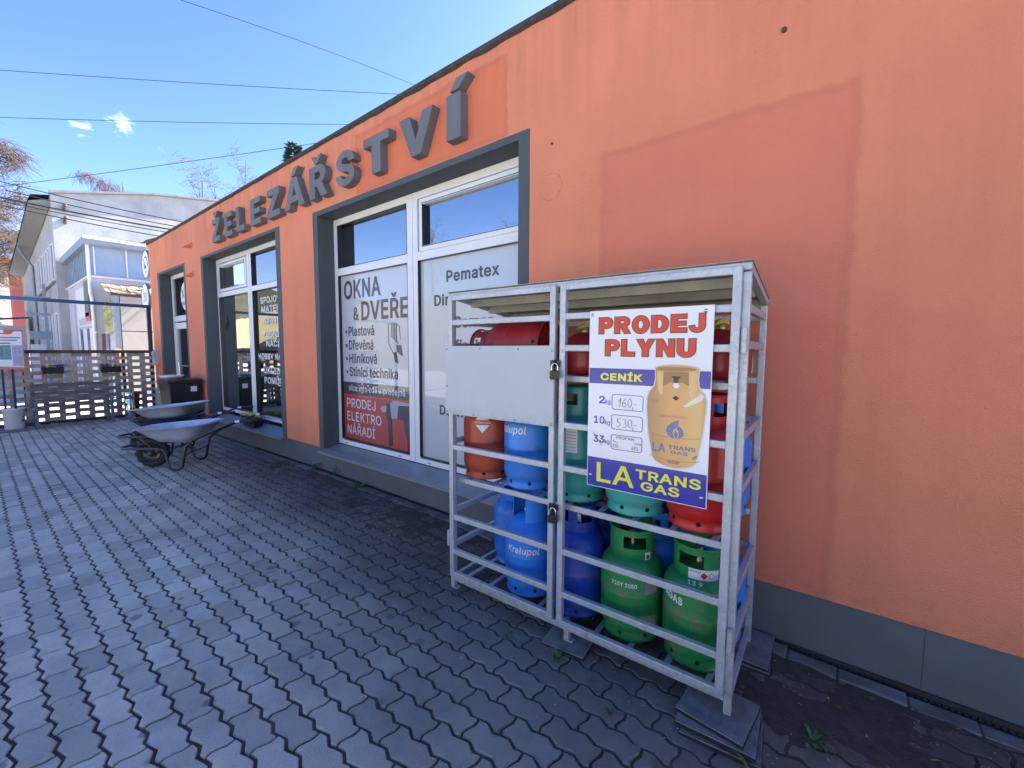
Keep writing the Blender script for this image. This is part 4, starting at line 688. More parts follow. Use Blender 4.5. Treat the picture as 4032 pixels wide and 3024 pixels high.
# oval sticker on the fanlight
st = empty('door_sticker', (-10.75, Yf + .02, 2.6)); tag(st, 'white oval sticker with crossed tools on the door fanlight', 'sticker')
def disc_pts(cx, cz, rx, rz_, y, n=40): return [(cx + rx * math.cos(2 * math.pi * i / n), y, cz + rz_ * math.sin(2 * math.pi * i / n)) for i in range(n)]
MB().add(disc_pts(-10.78, 2.64, .36, .30, Yf + .026), [tuple(range(40))]).build('sticker_face', WHITE, st)
m_ = MB(); m_.bar((-11.08, Yf + .0225, 2.80), (-10.9, Yf + .0225, 2.62), .022, .002, up=(0, 1, 0)); m_.bar((-10.95, Yf + .0235, 2.82), (-11.0, Yf + .0235, 2.60), .018, .002, up=(0, 1, 0)); m_.build('emblem', BLKP, st)
text_flat('VV K.D.', 'lettering', BLKP, st, (-11.07, Yf + .022, 2.45), (1, 0, 0), .55, .08, .02)
# small wall fittings
mb = MB()
for z in (3.39, 2.87):
    mb.add([(-9.60, 2.6, z), (-9.42, 2.6, z), (-9.42, 2.6, z + .09), (-9.60, 2.6, z + .09), (-9.60, 2.50, z), (-9.44, 2.50, z), ], [(0, 4, 5, 1), (0, 3, 4), (1, 5, 2), (3, 2, 5, 4), (0, 1, 2, 3)])
mb.build('wall_bracket', ORANGE, shop)
mb = MB(); M0 = Matrix.Translation((-1.70, 2.6, 2.70)) @ Matrix.Rotation(R(90), 4, 'X'); mb.lathe([(0, .006), (.085, .006), (.092, .004), (.094, 0)], 40, M=M0); mb.build('cover_disc', ORANGE, shop)
mb = MB()
for x, z in ((-1.69, 2.99), (-.325, 3.145)): mb.tube([(x, 2.6, z), (x, 2.588, z)], .012 if x > -1 else .007, 10)
mb.build('nail', mat('rust', (.10, .05, .03), rough=.9), shop)
# vent box with brown cap peeking over the left roof end
mb = MB(); mb.box(-12.98, -12.46, 2.68, 3.1, 3.3, 4.0); mb.build('vent_box', mat('cream_render', (.50, .46, .38), rough=.9), shop)
mb = MB(); mb.prism([(2.58, 3.97), (2.91, 4.14), (3.24, 3.97), (2.91, 4.095)], -13.06, -12.41, plane='yz'); mb.build('vent_cap', mat('brown_sheet', (.10, .06, .045), rough=.6), shop)

# ---- raised grey letters
sign = tag(empty('shop_sign', (-5.4, 2.6, 3.25)), 'row of raised grey block letters spelling ŽELEZÁŘSTVÍ above the shop windows', 'sign')
ZB, ZT = 3.25, 3.60; H = ZT - ZB; s_ = .095
def XF(poly, x0, x1): return [(x0 + a * (x1 - x0), ZB + b * H) for a, b in poly]
def letter(parts):
    mb = MB()
    for p in parts: mb.prism(p, WY - .085, WY)
    return mb.build('letter', LETTER, sign)
def caron(cx, w_=.1): return [(cx - w_, ZT + .105), (cx - w_ * .45, ZT + .105), (cx, ZT + .065), (cx + w_ * .45, ZT + .105), (cx + w_, ZT + .105), (cx + w_ * .35, ZT + .022), (cx - w_ * .35, ZT + .022)]
def acute(cx, k=1.0): return [(cx - .055 * k, ZT + .02), (cx + .025 * k, ZT + .02), (cx + .12 * k, ZT + .11), (cx + .01 * k, ZT + .11)]
Zp = [(0, 0), (1, 0), (1, .22), (.42, .22), (1, .80), (1, 1), (.04, 1), (.04, .78), (.56, .78), (0, .20)]
Ep = [(0, 0), (1, 0), (1, .21), (.36, .21), (.36, .40), (.90, .40), (.90, .60), (.36, .60), (.36, .79), (.97, .79), (.97, 1), (0, 1)]
Lp = [(0, 0), (1, 0), (1, .22), (.38, .22), (.38, 1), (0, 1)]
Tp = [(.33, 0), (.67, 0), (.67, .77), (1, .77), (1, 1), (0, 1), (0, .77), (.33, .77)]
Vp = [(.36, 0), (.64, 0), (1, 1), (.69, 1), (.50, .36), (.31, 1), (0, 1)]
letter([XF(Zp, -8.11, -7.78), caron(-7.95, .1)])
letter([XF(Ep, -7.57, -7.28)]); letter([XF(Lp, -7.11, -6.83)]); letter([XF(Ep, -6.60, -6.27)]); letter([XF(Zp, -6.07, -5.71)])
A0, A1 = -5.57, -5.06
letter([XF([(0, 0), (.26, 0), (.33, .20), (.67, .20), (.74, 0), (1, 0), (.64, 1), (.5, 1), (.5, .72), (.60, .40), (.40, .40), (.5, .72), (.5, 1), (.36, 1)], A0, A1), acute(-5.32, 1.0)])
def arc(cx, cy, rx, ry, a0, a1, n=10): return [(cx + rx * math.cos(R(lerp(a0, a1, i / n))), cy + ry * math.sin(R(lerp(a0, a1, i / n)))) for i in range(n + 1)]
Rout = [(0, 0), (.34, 0), (.34, .36), (.44, .36), (.68, 0), (1.04, 0), (.74, .42)] + arc(.62, .70, .34, .30, -65, 90, 10) + [(0, 1)]
# R with its counter opened by a thin slit
Rout = [(0, 0), (.34, 0), (.34, .36), (.44, .36), (.68, 0), (1.04, 0), (.76, .44)] + arc(.60, .71, .37, .29, -50, 90, 10) + [(0, 1), (0, .70), (.34, .70), (.34, .79), (.52, .79)] + arc(.54, .68, .13, .11, 90, -90, 8) + [(.34, .57), (.34, .699), (0, .699)]
letter([XF(Rout, -4.94, -4.57), caron(-4.77, .105)])
So = arc(.50, .72, .47, .29, 20, 180, 10) + arc(.50, .71, .47, .30, 180, 235, 5) + arc(.40, .30, .27, .12, 60, 0, 4)
def thick_path(pts, wd):
    L_, Rr = [], []
    for i, p in enumerate(pts):
        a = Vector(pts[max(0, i - 1)]); b = Vector(pts[min(len(pts) - 1, i + 1)]); d = (b - a).normalized(); n = Vector((-d.y, d.x)) * wd / 2
        L_.append(tuple(Vector(p) + n)); Rr.append(tuple(Vector(p) - n))
    return L_ + Rr[::-1]
sx0, sx1 = -4.37, -4.02; cx = (sx0 + sx1) / 2; rr = .086; hw = (sx1 - sx0) / 2 - .048
path = [(cx + hw * .92, ZB + .255)] + [(cx + hw * .98 * math.cos(R(t)), ZB + .262 + rr * .5 * math.sin(R(t)) * 1.0) for t in (30, 60, 90, 120, 150, 180)] + \
       [(cx - hw * .80, ZB + .222), (cx - hw * .3, ZB + .192), (cx + hw * .3, ZB + .168), (cx + hw * .85, ZB + .135)] + [(cx + hw * .98 * math.cos(R(t)), ZB + .090 + rr * .5 * math.sin(R(t))) for t in (0, -30, -60, -90, -120, -150)] + [(cx - hw * .95, ZB + .098)]
path[0] = (cx + hw, ZB + .262)
path = [(x_, ZB + (z_ - ZB - .047) * (H - .09) / .265 + .045) for x_, z_ in path]
gv, gf = one_glyph('S', 15.0); used = {i for f in gf for i in f}; gx = [gv[i][0] for i in used]; gy = [gv[i][1] for i in used]
def SP(i, y): return (lerp(sx0, sx1, (gv[i][0] - min(gx)) / (max(gx) - min(gx))), y, lerp(ZB, ZT, (gv[i][1] - min(gy)) / (max(gy) - min(gy))))
ed = {}
for f in gf:
    for a_, b_ in ((f[0], f[1]), (f[1], f[2]), (f[2], f[0])): ed[(a_, b_)] = 1
mb = MB(); nS = len(gv); mb.add([SP(i, WY - .085) for i in range(nS)] + [SP(i, WY) for i in range(nS)], [tuple(f) for f in gf] + [(a_, b_, b_ + nS, a_ + nS) for (a_, b_) in ed if (b_, a_) not in ed])
mb.build('letter', LETTER, sign)
letter([XF(Tp, -3.85, -3.44)]); letter([XF(Vp, -3.28, -2.83)]); letter([XF([(0, 0), (1, 0), (1, 1), (0, 1)], -2.665, -2.505), acute(-2.56, 1.15)])

# ---- window film with prints ------------------------------------------------
YP = Yf + .032
def rect(x0, x1, z0, z1, y): return MB().quad((x0, y, z0), (x1, y, z0), (x1, y, z1), (x0, y, z1))
po = tag(empty('window_poster', (-4.2, YP, .46)), 'pale window film reading OKNA & DVEŘE with a red power tool panel below', 'poster')
rect(-4.866, -3.557, 1.158, 2.429, YP).build('poster_face', FILMW, po); rect(-4.866, -3.557, 1.010, 1.158, YP).build('dark_band', FILMD, po); rect(-4.866, -3.557, .462, 1.010, YP).build('red_panel', FILMR, po)
FT = film('dark_violet_letters', (.055, .035, .05)); FT.node_tree.nodes['Principled BSDF'].inputs['Coat Weight'].default_value = .5; FWt = film('pale_letters', (.62, .62, .66)); YT = YP - .003
def tl(s, x0, x1, z, cap, m, b=.02, par=po, y=YT, **k): return text_flat(s, 'lettering', m, par, (x0, y, z), (1, 0, 0), x1 - x0, cap, b, **k)
tl('OKNA', -4.80, -4.065, 2.148, .215, FT, .028); tl('&', -4.61, -4.50, 1.897, .15, FT, .02); tl('DVEŘE', -4.445, -3.590, 1.887, .215, FT, .028)
for s, x1, z in (('Plastová', -4.20, 1.711), ('Dřevěná', -4.222, 1.548), ('Hliníková', -4.16, 1.388), ('Stínící technika', -3.78, 1.230)):
    tl(s, -4.723, x1, z, .112, FT, .022); MB().add(disc_pts(-4.775, z + .05, .020, .020, YT), [tuple(range(40))]).build('bullet', FT, po)
tl('více info zde v prodejně', -4.75, -3.655, 1.052, .075, FWt, .02)
tl('PRODEJ', -4.798, -4.198, .848, .112, FWt, .016); tl('ELEKTRO', -4.80, -4.093, .685, .112, FWt, .016); tl('NÁŘADÍ', -4.80, -4.221, .522, .112, FWt, .016)
# printed window profile
m_ = MB()
def ln(pts, wd, mb, y=YT):
    for a, b in zip(pts, pts[1:]): mb.bar((a[0], y, a[1]), (b[0], y, b[1]), wd, .0015, up=(0, 1, 0))
ln([(-3.94, 1.83), (-3.80, 1.83), (-3.745, 1.80), (-3.73, 1.66)], .008, m_); ln([(-3.94, 1.83), (-3.935, 1.62), (-3.85, 1.50)], .008, m_, YT - .0005)
for k in range(4): ln([(-3.88 + .028 * k, 1.825), (-3.88 + .028 * k, 1.69 - .012 * k), (-3.80 + .012 * k, 1.64 - .01 * k)], .009, m_, YT - .001 - .0005 * k)
m_.build('profile_drawing', film('brown_grey_print', (.22, .17, .15)), po)
m_ = MB(); m_.prism([(-3.80, 1.60), (-3.72, 1.60), (-3.69, 1.48), (-3.74, 1.50), (-3.79, 1.53)], YT - .001, YT); m_.prism([(-3.85, 1.52), (-3.80, 1.53), (-3.77, 1.40), (-3.83, 1.42)], YT - .001, YT); m_.build('profile_section', FT, po)
# printed drill
DRG = film('print_light_grey', (.35, .36, .40)); DRD = film('print_dark_grey', (.04, .045, .055))
m_ = MB(); y1 = YT; y0 = YT - .001
m_.prism([(-4.11, .885), (-4.07, .92), (-3.99, .93), (-3.98, .86), (-4.06, .845)], y0, y1); m_.prism([(-3.95, .945), (-3.86, .995), (-3.60, .985), (-3.575, .955), (-3.78, .945), (-3.80, .80), (-3.90, .79)], y0, y1)
m_.build('drill_metal', DRG, po)
m_ = MB(); m_.prism([(-3.99, .95), (-3.93, .955), (-3.91, .80), (-3.90, .49), (-3.96, .475), (-3.97, .76), (-4.0, .80)], y0 - .0012, y0 - .0004); m_.prism([(-3.78, .945), (-3.575, .955), (-3.565, .80), (-3.60, .62), (-3.665, .625), (-3.69, .79), (-3.80, .80)], y0 - .0012, y0 - .0004)
m_.prism([(-3.635, .625), (-3.622, .625), (-3.615, .463), (-3.628, .463)], y0 - .0012, y0 - .0004); m_.build('drill_body', DRD, po)
# second film with supplier names
pf = tag(empty('window_film', (-2.7, YP, .46)), 'pale grey window film with a column of dark supplier names behind the cage', 'window film')
rect(-3.387, -2.05, .457, 2.429, YP).build('film_face', film('pale_grey_film', (.48, .52, .55)), pf)
FT2 = film('slate_letters', (.035, .04, .06)); FT2.node_tree.nodes['Principled BSDF'].inputs['Coat Weight'].default_value = .35
for s, x0, x1, z, cap in (('Pematex', -3.016, -2.362, 2.192, .098), ('Dir', -3.189, -2.982, 1.976, .098), ('Berner', -2.90, -2.437, 1.757, .098), ('fischer', -2.905, -2.42, 1.540, .098), ('P', -3.004, -2.938, 1.125, .092), ('DeWALT', -3.123, -2.58, .914, .090)):
    tl(s, x0, x1, z, cap * 1.08, FT2, .034, pf)
# white lettering on the left window
wl = tag(empty('window_lettering', (-7.1, Yf + .03, .5)), 'white lettering on the left window starting SPOJOVACÍ MATERIÁL', 'lettering')
LW = mat('white_vinyl', (.72, .75, .78), rough=.4, var=.02)
for s, x0, x1, z, cap in (('SPOJOVACÍ', -7.186, -6.20, 2.249, .095), ('MATERIÁL', -7.162, -6.22, 2.112, .095), ('BRUSIVO', -7.105, -6.34, 1.920, .095), ('ZEDNICKÉ', -7.137, -6.22, 1.728, .09), ('NÁČINÍ', -7.033, -6.36, 1.588, .09), ('HOBBY NÁŘADÍ', -7.338, -6.15, 1.392, .09), ('ÚKLIDOVÉ', -7.169, -6.22, 1.172, .10), ('POMŮCKY', -7.157, -6.25, 1.018, .10)):
    tl(s, x0, x1, z, cap, LW, .030, wl, Yf + .029)
bs = MB(); bs.prism([(-8.70, 1.93), (-8.66, 1.99), (-8.62, 2.0), (-8.60, 2.14), (-8.575, 2.02), (-8.52, 2.0), (-8.60, 1.95), (-8.64, 1.86), (-8.66, 1.93)], Yf + .028, Yf + .031)
tag(bs.build('bird_sticker', BLKP), 'black bird silhouette sticker on the left window pane', 'sticker')
# goods behind the left window
BOXB = mat('blue_carton', (.02, .08, .25), rough=.5); BOXG = mat('green_carton', (.08, .16, .10), rough=.5); BOXW = mat('pale_carton', (.45, .46, .45), rough=.6)
sh = MB(); sh.box(-8.9, -6.1, 3.15, 3.6, .30, .50); tag(sh.build('display_shelf', mat('grey_shelf', (.12, .12, .12))), 'low grey display shelf inside the left window', 'shelf')
for x0, x1, y0, z0, z1, m, lb, hl in ((-8.75, -8.32, 3.2, 1.02, 1.38, BOXB, 'large blue carton in the left window, topmost of its pair', 'box'), (-8.72, -8.38, 3.2, .50, .80, BOXB, 'small blue carton low in the left window', 'box'), (-8.2, -7.9, 3.25, .50, 1.0, BOXG, 'tall green carton in the left window', 'box'), (-8.3, -7.85, 3.5, 1.02, 1.3, BOXW, 'pale carton behind the blue ones in the left window', 'box')):
    r0 = tag(empty('carton', ((x0 + x1) / 2, y0 + .12, z0)), lb, hl, 'cartons inside the left window')
    MB().box(x0, x1, y0, y0 + .25, z0, z1).build('carton_body', m, r0); MB().box(x0 + .05, x1 - .08, y0 - .002, y0 - .0005, lerp(z0, z1, .3), lerp(z0, z1, .7)).build('carton_label', BOXW, r0)
sh = MB(); sh.box(-8.95, -7.8, 3.15, 3.75, .985, 1.018); sh.box(-8.95, -8.9, 3.7, 3.75, .5, .985); sh.box(-7.85, -7.8, 3.7, 3.75, .5, .985)
tag(sh.build('display_shelf', mat('grey_shelf', (.12, .12, .12))), 'raised shelf board carrying cartons inside the left window', 'shelf')

# ================================================================= GAS CAGE
CR = R(1.6); CO = Vector((-.300, 1.877, 0)); CW, CD = 1.63, .60
cage = tag(empty('gas_cage', CO, CR), 'galvanised steel cage full of gas cylinders standing against the orange wall', 'cage')
def ztop(y): return 1.895 - .085 * y / CD
P_ = .03
def cbuild(mb, name, m=GALV, parent=cage, bevel=.003): return mb.build(name, m, parent, world=False, bevel=bevel)
for x, y in ((-CW, 0), (-P_, 0), (-CW, CD - P_), (-P_, CD - P_)):
    mb = MB(); mb.box(x, x + P_, y, y + P_, .026, ztop(y + P_) - P_ - .002); mb.box(x - .0, x + P_ + (.02 if x < -1 else 0), y + .002, y + P_ + .012, .020, .026); cbuild(mb, 'post')
mb = MB(); mb.box(-.80, -.77, .0, .03, .026, .0745); mb.box(-.80, -.75, .0, .04, .018, .026); cbuild(mb, 'foot')
mb = MB(); mb.box(-CW + P_, -P_, .001, P_ - .001, .075, .106); cbuild(mb, 'bottom_rail')
mb = MB(); mb.box(-CW + P_, -P_, CD - P_ + .001, CD - .001, .075, .106); cbuild(mb, 'bottom_rail')
mb = MB(); mb.box(-CW, 0, 0, .03, ztop(0) - P_, ztop(0)); cbuild(mb, 'top_rail')
for x in (-CW, -P_):
    mb = MB(); mb.bar((x + .015, .03, ztop(.03) - .015), (x + .015, CD, ztop(CD) - .015), .03); cbuild(mb, 'top_rail')
for k, y in enumerate((.17, .345, CD - .02)):
    mb = MB(); z = ztop(y) - .004
    mb.box(-CW + P_, -P_, y - .003, y, z - .045, z); mb.box(-CW + P_, -P_, y, y + .03, z - .045, z - .041); mb.box(-CW + P_, -P_, y + .03, y + .033, z - .045, z - .03)
    cbuild(mb, 'roof_purlin', GALV_UNDER, bevel=0)
mb = MB(); z0 = ztop(-.01) + .002; z1 = ztop(CD + .01) + .002
n = 60; vs = []
for i in range(n + 1):
    x = lerp(-CW - .004, .004, i / n); dz = .0
    vs += [(x, -.012, z0), (x, CD + .01, z1), (x, CD + .01, z1 + .003), (x, -.012, z0 + .003)]
fs = []
for i in range(n): fs += [(i * 4 + j, i * 4 + 4 + j, i * 4 + 4 + (j + 1) % 4, i * 4 + (j + 1) % 4) for j in range(4)]
mb.add(vs, fs); mb.quad(*vs[:4]); mb.quad(*vs[-4:]); cbuild(mb, 'roof_sheet', GALV_UNDER, bevel=0)
for z in (.745, 1.42):                                                       # shelves
    mb = MB(); mb.box(-CW + P_, -.03, .031, .045, z - .03, z + .001); cbuild(mb, 'shelf_rail')
    mb = MB(); mb.box(-CW + P_, -.03, CD - .06, CD - P_, z - .03, z + .001); cbuild(mb, 'shelf_rail')
for z in (.108, .745, 1.42):
    nn = 9
    for i in range(nn):
        x = lerp(-CW + .10, -.10, i / (nn - 1)); mb = MB(); mb.box(x - .0125, x + .0125, .045, CD - .06, z - .012, z - .004); cbuild(mb, 'shelf_slat', bevel=0)
for z in (.31, .535, .98, 1.205, 1.575, 1.722):                               # side and back rails
    for x in (-CW + .003, -P_ + .003): mb = MB(); mb.box(x, x + .024, P_, CD - P_, z - .0165, z + .0165); cbuild(mb, 'side_rail')
    mb = MB(); mb.box(-CW + P_, -P_, CD - P_ + .003, CD - .003, z - .016, z + .016); cbuild(mb, 'back_rail')
for z in (.106,):
    for x in (-CW + .003, -P_ + .003): mb = MB(); mb.box(x, x + .024, P_, CD - P_, z - .03, z); cbuild(mb, 'side_rail')
def door(x0, x1, zb, zt, bars, hx):
    d = MB(); d.box(x0, x0 + .032, -.034, -.004, zb, zt); d = cbuild(d, 'cage_door')
    mb = MB(); mb.box(x1 - .032, x1, -.034, -.004, zb, zt); cbuild(mb, 'stile', parent=d)
    for z in bars: mb = MB(); mb.box(x0 + .032, x1 - .032, -.033, -.005, z - .0155, z + .0155); cbuild(mb, 'bar', parent=d)
    wb_ = MB()
    for z in bars:
        for xx in (x0 + .033, x1 - .033): wb_.box(xx - .0028, xx + .0028, -.0355, -.004, z - .0165, z + .0165)
    tag(cbuild(wb_, 'weld_beads', parent=d, bevel=.002), kind='stuff')
    for z in (.36, 1.59):
        mb = MB(); mb.tube([(hx, -.022, z - .045), (hx, -.022, z + .002)], .0125, 12); mb.tube([(hx, -.022, z + .004), (hx, -.022, z + .045)], .0125, 12); mb.tube([(hx, -.022, z + .045), (hx, -.022, z + .052)], .010, 10); cbuild(mb, 'hinge', parent=d, bevel=0)
    return d
dl = door(-1.606, -.855, .124, 1.876, (.1405, .287, .510, .953, 1.175, 1.56, 1.714, 1.860), -1.622)
dr2 = door(-.829, -.028, .112, 1.878, (.128, .285, .515, .955, 1.175, 1.562, 1.718, 1.862), -.013)
pn = cbuild(MB().box(-1.627, -.857, -.0375, -.0345, 1.160, 1.570), 'panel', PANEL, dl, 0)
mb = MB()
for x, z in [(-1.615, 1.555), (-1.35, 1.558), (-1.08, 1.558), (-.868, 1.55), (-1.615, 1.33), (-.868, 1.40), (-1.615, 1.175), (-1.40, 1.172), (-1.10, 1.172), (-.868, 1.172)]:
    mb.lathe([(0, .004), (.005, .003), (.0065, 0)], 10, M=Matrix.Translation((x, -.0375, z)) @ Matrix.Rotation(R(90), 4, 'X'))
cbuild(mb, 'rivets', STEEL, pn, 0)['kind'] = 'stuff'
# hasps and padlocks
for z in (1.475, .735):
    mb = MB(); mb.box(-.872, -.820, -.050, -.0345, z - .008, z + .026); mb.box(-.850, -.842, -.066, -.050, z - .03, z + .026); cbuild(mb, 'hasp', BLACKP, dl, .002)
for k, (z, lb) in enumerate(((1.41, 'black padlock with steel shackle beside the pale sheet panel, upper of two'), (.672, 'black padlock hanging between the cage doors below the middle shelf'))):
    lo = CO + Matrix.Rotation(CR, 3, 'Z') @ Vector((-.838, -.062, z)); pd = tag(empty('padlock', lo, CR + (.5 if k == 0 else .1)), lb, 'padlock', 'padlocks on the gas cage')
    mb = MB(); mb.prism([(-.024, .002), (-.019, -.004), (.019, -.004), (.024, .002), (.024, .034), (.017, .041), (-.017, .041), (-.024, .034)], -.011, .011); mb.build('lock_body', BLACK, pd, world=False, bevel=.003)
    mb = MB(); mb.tube([(-.015, 0, .04), (-.015, 0, .062), (-.009, 0, .073), (0, 0, .077), (.009, 0, .073), (.015, 0, .062), (.015, 0, .04)], .0038, 8); mb.build('shackle', CHROME, pd, world=False)

# ---- gas cylinders ----------------------------------------------------------
def collar_mb(r, z0, z1, style):
    """guard ring with hand openings, given wall thickness"""
    mb = MB(); n = 48; t = .004; nz = 10
    def open_(j, k):
        a = (j + .5) / n * 360; z = (k + .5) / nz
        if style == 'ring': return .42 < z < .80 and (20 < a < 75 or 105 < a < 160 or 200 < a < 255 or 285 < a < 340)
        if style == 'front': return (230 < a < 310) or (.3 < z < .7 and 60 < a < 120)
        return .38 < z < .78 and (230 < a < 290 or 50 < a < 110 or 330 < a < 350)
    vs = []; fs = []
    for k in range(nz + 1):
        for j in range(n):
            A = 2 * math.pi * j / n; zz = lerp(z0, z1, k / nz)
            vs += [(r * math.cos(A), r * math.sin(A), zz), ((r - t) * math.cos(A), (r - t) * math.sin(A), zz)]
    def I(j, k, s): return (k * n + j % n) * 2 + s
    for k in range(nz):
        for j in range(n):
            if open_(j, k): continue
            fs += [(I(j, k, 0), I(j + 1, k, 0), I(j + 1, k + 1, 0), I(j, k + 1, 0)), (I(j, k, 1), I(j, k + 1, 1), I(j + 1, k + 1, 1), I(j + 1, k, 1))]
            for (dj, dk, a, b) in ((-1, 0, (j, k), (j, k + 1)), (1, 0, (j + 1, k), (j + 1, k + 1)), (0, -1, (j, k), (j + 1, k)), (0, 1, (j, k + 1), (j + 1, k + 1))):
                jj, kk = (j + dj) % n, k + dk
                if kk < 0 or kk >= nz or open_(jj, kk): fs.append((I(*a, 0), I(*b, 0), I(*b, 1), I(*a, 1)))
    mb.add(vs, fs, sm=False)
    arcs = [(0, 360)] if style != 'front' else [(-50, 230)]
    for a0, a1 in arcs:
        m = 36; pts = [((r + .001) * math.cos(R(lerp(a0, a1, i / m))), (r + .001) * math.sin(R(lerp(a0, a1, i / m))), z1) for i in range(m + 1)]; mb.tube(pts, .0055, 8, cap=style == 'front')
    return mb
_bm = {}
def bottle_mesh(kind, r, hb, hc, rc, m, style):
    key = (kind, m.name)
    if key in _bm: return _bm[key]
    zs = hb - .035
    pr = [(.0, .020), (r * .6, .022), (r * .84, .035), (r * .965, .060), (r, .090), (r, .222), (r * 1.010, .228), (r * 1.018, .235), (r * 1.010, .242), (r, .248), (r, hb * .74)]
    z0 = hb * .74; hh = hb - z0
    for t in (12, 24, 36, 48, 60, 70, 80, 90): pr.append((r * math.cos(R(t)), z0 + hh * math.sin(R(t))))
    body = MB().lathe(pr, 48).mesh('body', m)
    fr = MB(); rf = r * .90
    fr.lathe([(rf, .0), (rf + .004, .003), (rf + .003, .012), (rf, .016), (rf, .055), (r * .955, .068)], 48); fr.lathe([(rf - .004, .0), (rf - .004, .06)], 48)
    n = 7
    foot = fr.mesh('foot_ring', m)
    hl = MB()
    for i in range(n):
        a = 2 * math.pi * i / n + .5
        hl.lathe([(0, .0012), (.0105, .0008), (.0112, -.002)], 12, M=Matrix.Rotation(a, 4, 'Z') @ Matrix.Translation((rf, 0, .036)) @ Matrix.Rotation(R(90), 4, 'Y'), smooth=False)
    hole = hl.mesh('drain_hole', DARKHOLE)
    cz0 = z0 + hh * math.sqrt(max(0, 1 - (rc / r) ** 2)) - .006
    coll = collar_mb(rc, cz0, hb + hc, style).mesh('collar', m)
    vv = MB(); vv.lathe([(.016, hb - .006), (.017, hb + .02), (.012, hb + .024), (.012, hb + .055), (.018, hb + .058), (.018, hb + .075), (0, hb + .077)], 14); vv.tube([(0, 0, hb + .04), (.045, 0, hb + .04)], .010, 10)
    valve = vv.mesh('valve', BRASS)
    _bm[key] = (body, foot, hole, coll, valve); return _bm[key]
def bottle(u, v, z, colr, label, rot=0, kind='std', cat='gas cylinder', cap=None, tilt=None):
    m = GP[colr]
    dims = {'std': (.152, .465, .105, .105, 'ring'), 'tall': (.152, .490, .115, .100, 'ring'), 'wide': (.155, .445, .105, .112, 'side'), 'open': (.152, .465, .105, .105, 'front'), 'small': (.118, .225, 0, 0, None)}[kind]
    r, hb, hc, rc, style = dims
    lo = CO + Matrix.Rotation(CR, 3, 'Z') @ Vector((-u, v, z))
    e = tag(empty('gas_cylinder', lo, CR + R(rot)), label, cat, 'gas cylinders in the cage')
    if tilt: e.rotation_euler = tilt
    if kind == 'small':
        pr = [(0, 0), (r * .8, .002), (r * .96, .02), (r, .05), (r, hb * .55)] + [(r * math.cos(R(t)), hb * .55 + hb * .45 * math.sin(R(t))) for t in (15, 30, 45, 60, 75, 83)]
        key = ('small', m.name)
        if key not in _bm: _bm[key] = MB().lathe(pr, 40).mesh('body', m)
        inst(_bm[key], 'body', e)
        vm_ = MB(); vm_.lathe([(.018, hb - .005), (.02, hb + .02), (.013, hb + .026), (0, hb + .028)], 14); vm_.build('valve', BRASS, e, world=False)
        return e
    body, foot, hole, coll, valve = bottle_mesh(kind, r, hb, hc, rc, m, style)
    inst(body, 'body', e); f_ = inst(foot, 'foot_ring', e); tag(inst(hole, 'drain_hole', f_), kind='stuff'); inst(coll, 'collar', e); vv = inst(valve, 'valve', e)
    if cap:
        cm = MB(); cm.lathe([(.021, hb + .048), (.023, hb + .055), (.023, hb + .078), (.015, hb + .083), (0, hb + .084)], 14)
        cm.prism([(-.03, hb + .005), (.025, hb + .0), (.02, hb + .045), (-.012, hb + .05)], -.024, -.020); cm.build('valve_cap', WHITEP, vv, world=False)
    return e
Zb, Zm, Zt = .108, .748, 1.424
VF, VB = .205, .475-.03
WT = mat('white_stencil', (.62, .64, .66), rough=.5, var=.25, scale=60)
def ang(e, px, py):        # angle in bottle frame that points towards a world position
    d = Matrix.Rotation(-e.rotation_euler.z, 3, 'Z') @ (Vector((px, py, 0)) - Vector((e.location.x, e.location.y, 0))); return math.atan2(d.y, d.x)
def facing(e, off=0): return ang(e, 0, 0) + R(off)      # the side turned to the square in front of the shop
# bottom shelf
b = bottle(1.155, VF, Zb, 'blue', 'sky blue gas cylinder lettered Kralupol, bottom shelf behind the left door', kind='open', rot=-20, cap=True)
text_curve('Kralupol', 'lettering', WT, b, facing(b, -56), .262, .1527, .205, .040, .03, .18)
b = bottle(1.435, VB - .0, Zb, 'blue', 'scuffed sky blue gas cylinder at the back left of the bottom shelf', kind='std', rot=50)
bottle(.83, VF, Zb, 'navy', 'glossy dark blue gas cylinder, bottom shelf just right of the door gap', kind='tall', rot=10, cap=True)
b = bottle(.515, VF, Zb, 'green', 'worn green gas cylinder stencilled P15Y 2050 on the bottom shelf', kind='wide', rot=35, cap=False)
text_curve('P15Y 2050', 'lettering', WT, b, facing(b, -36), .285, .1557, .125, .021, .03)
sb = MB()
def sticker(e, a, z, r_, w_, h_, m, name='sticker'):
    n = 8; vs = []
    for j in range(n + 1):
        t = a + (j / n - .5) * w_ / r_; vs += [(r_ * math.cos(t), r_ * math.sin(t), z), (r_ * math.cos(t), r_ * math.sin(t), z + h_)]
    return MB().add(vs, [(2 * j, 2 * j + 2, 2 * j + 3, 2 * j + 1) for j in range(n)], sm=True).build(name, m, e, world=False)
OLDP = mat('old_paper_label', (.22, .20, .17), rough=.9, var=.4, scale=40); NEWP = mat('paper_label', (.66, .67, .68), rough=.6, var=.06, scale=90)
sticker(b, facing(b, 38), .255, .1557, .075, .085, OLDP); sticker(b, facing(b, 34), .075, .1557, .085, .07, OLDP); sticker(b, facing(b, 42), .40, .1128, .035, .045, NEWP)
def diamond(e, a, z, r_, s, m, name='hazard_diamond'):
    vs = [(r_ * math.cos(a + dx / r_), r_ * math.sin(a + dx / r_), z + dz) for dx, dz in ((0, -s), (s, 0), (0, s), (-s, 0))]; return MB().add(vs, [(0, 1, 2, 3)]).build(name, m, e, world=False)
diamond(b, facing(b, 42), .423, .1136, .014, PINK)
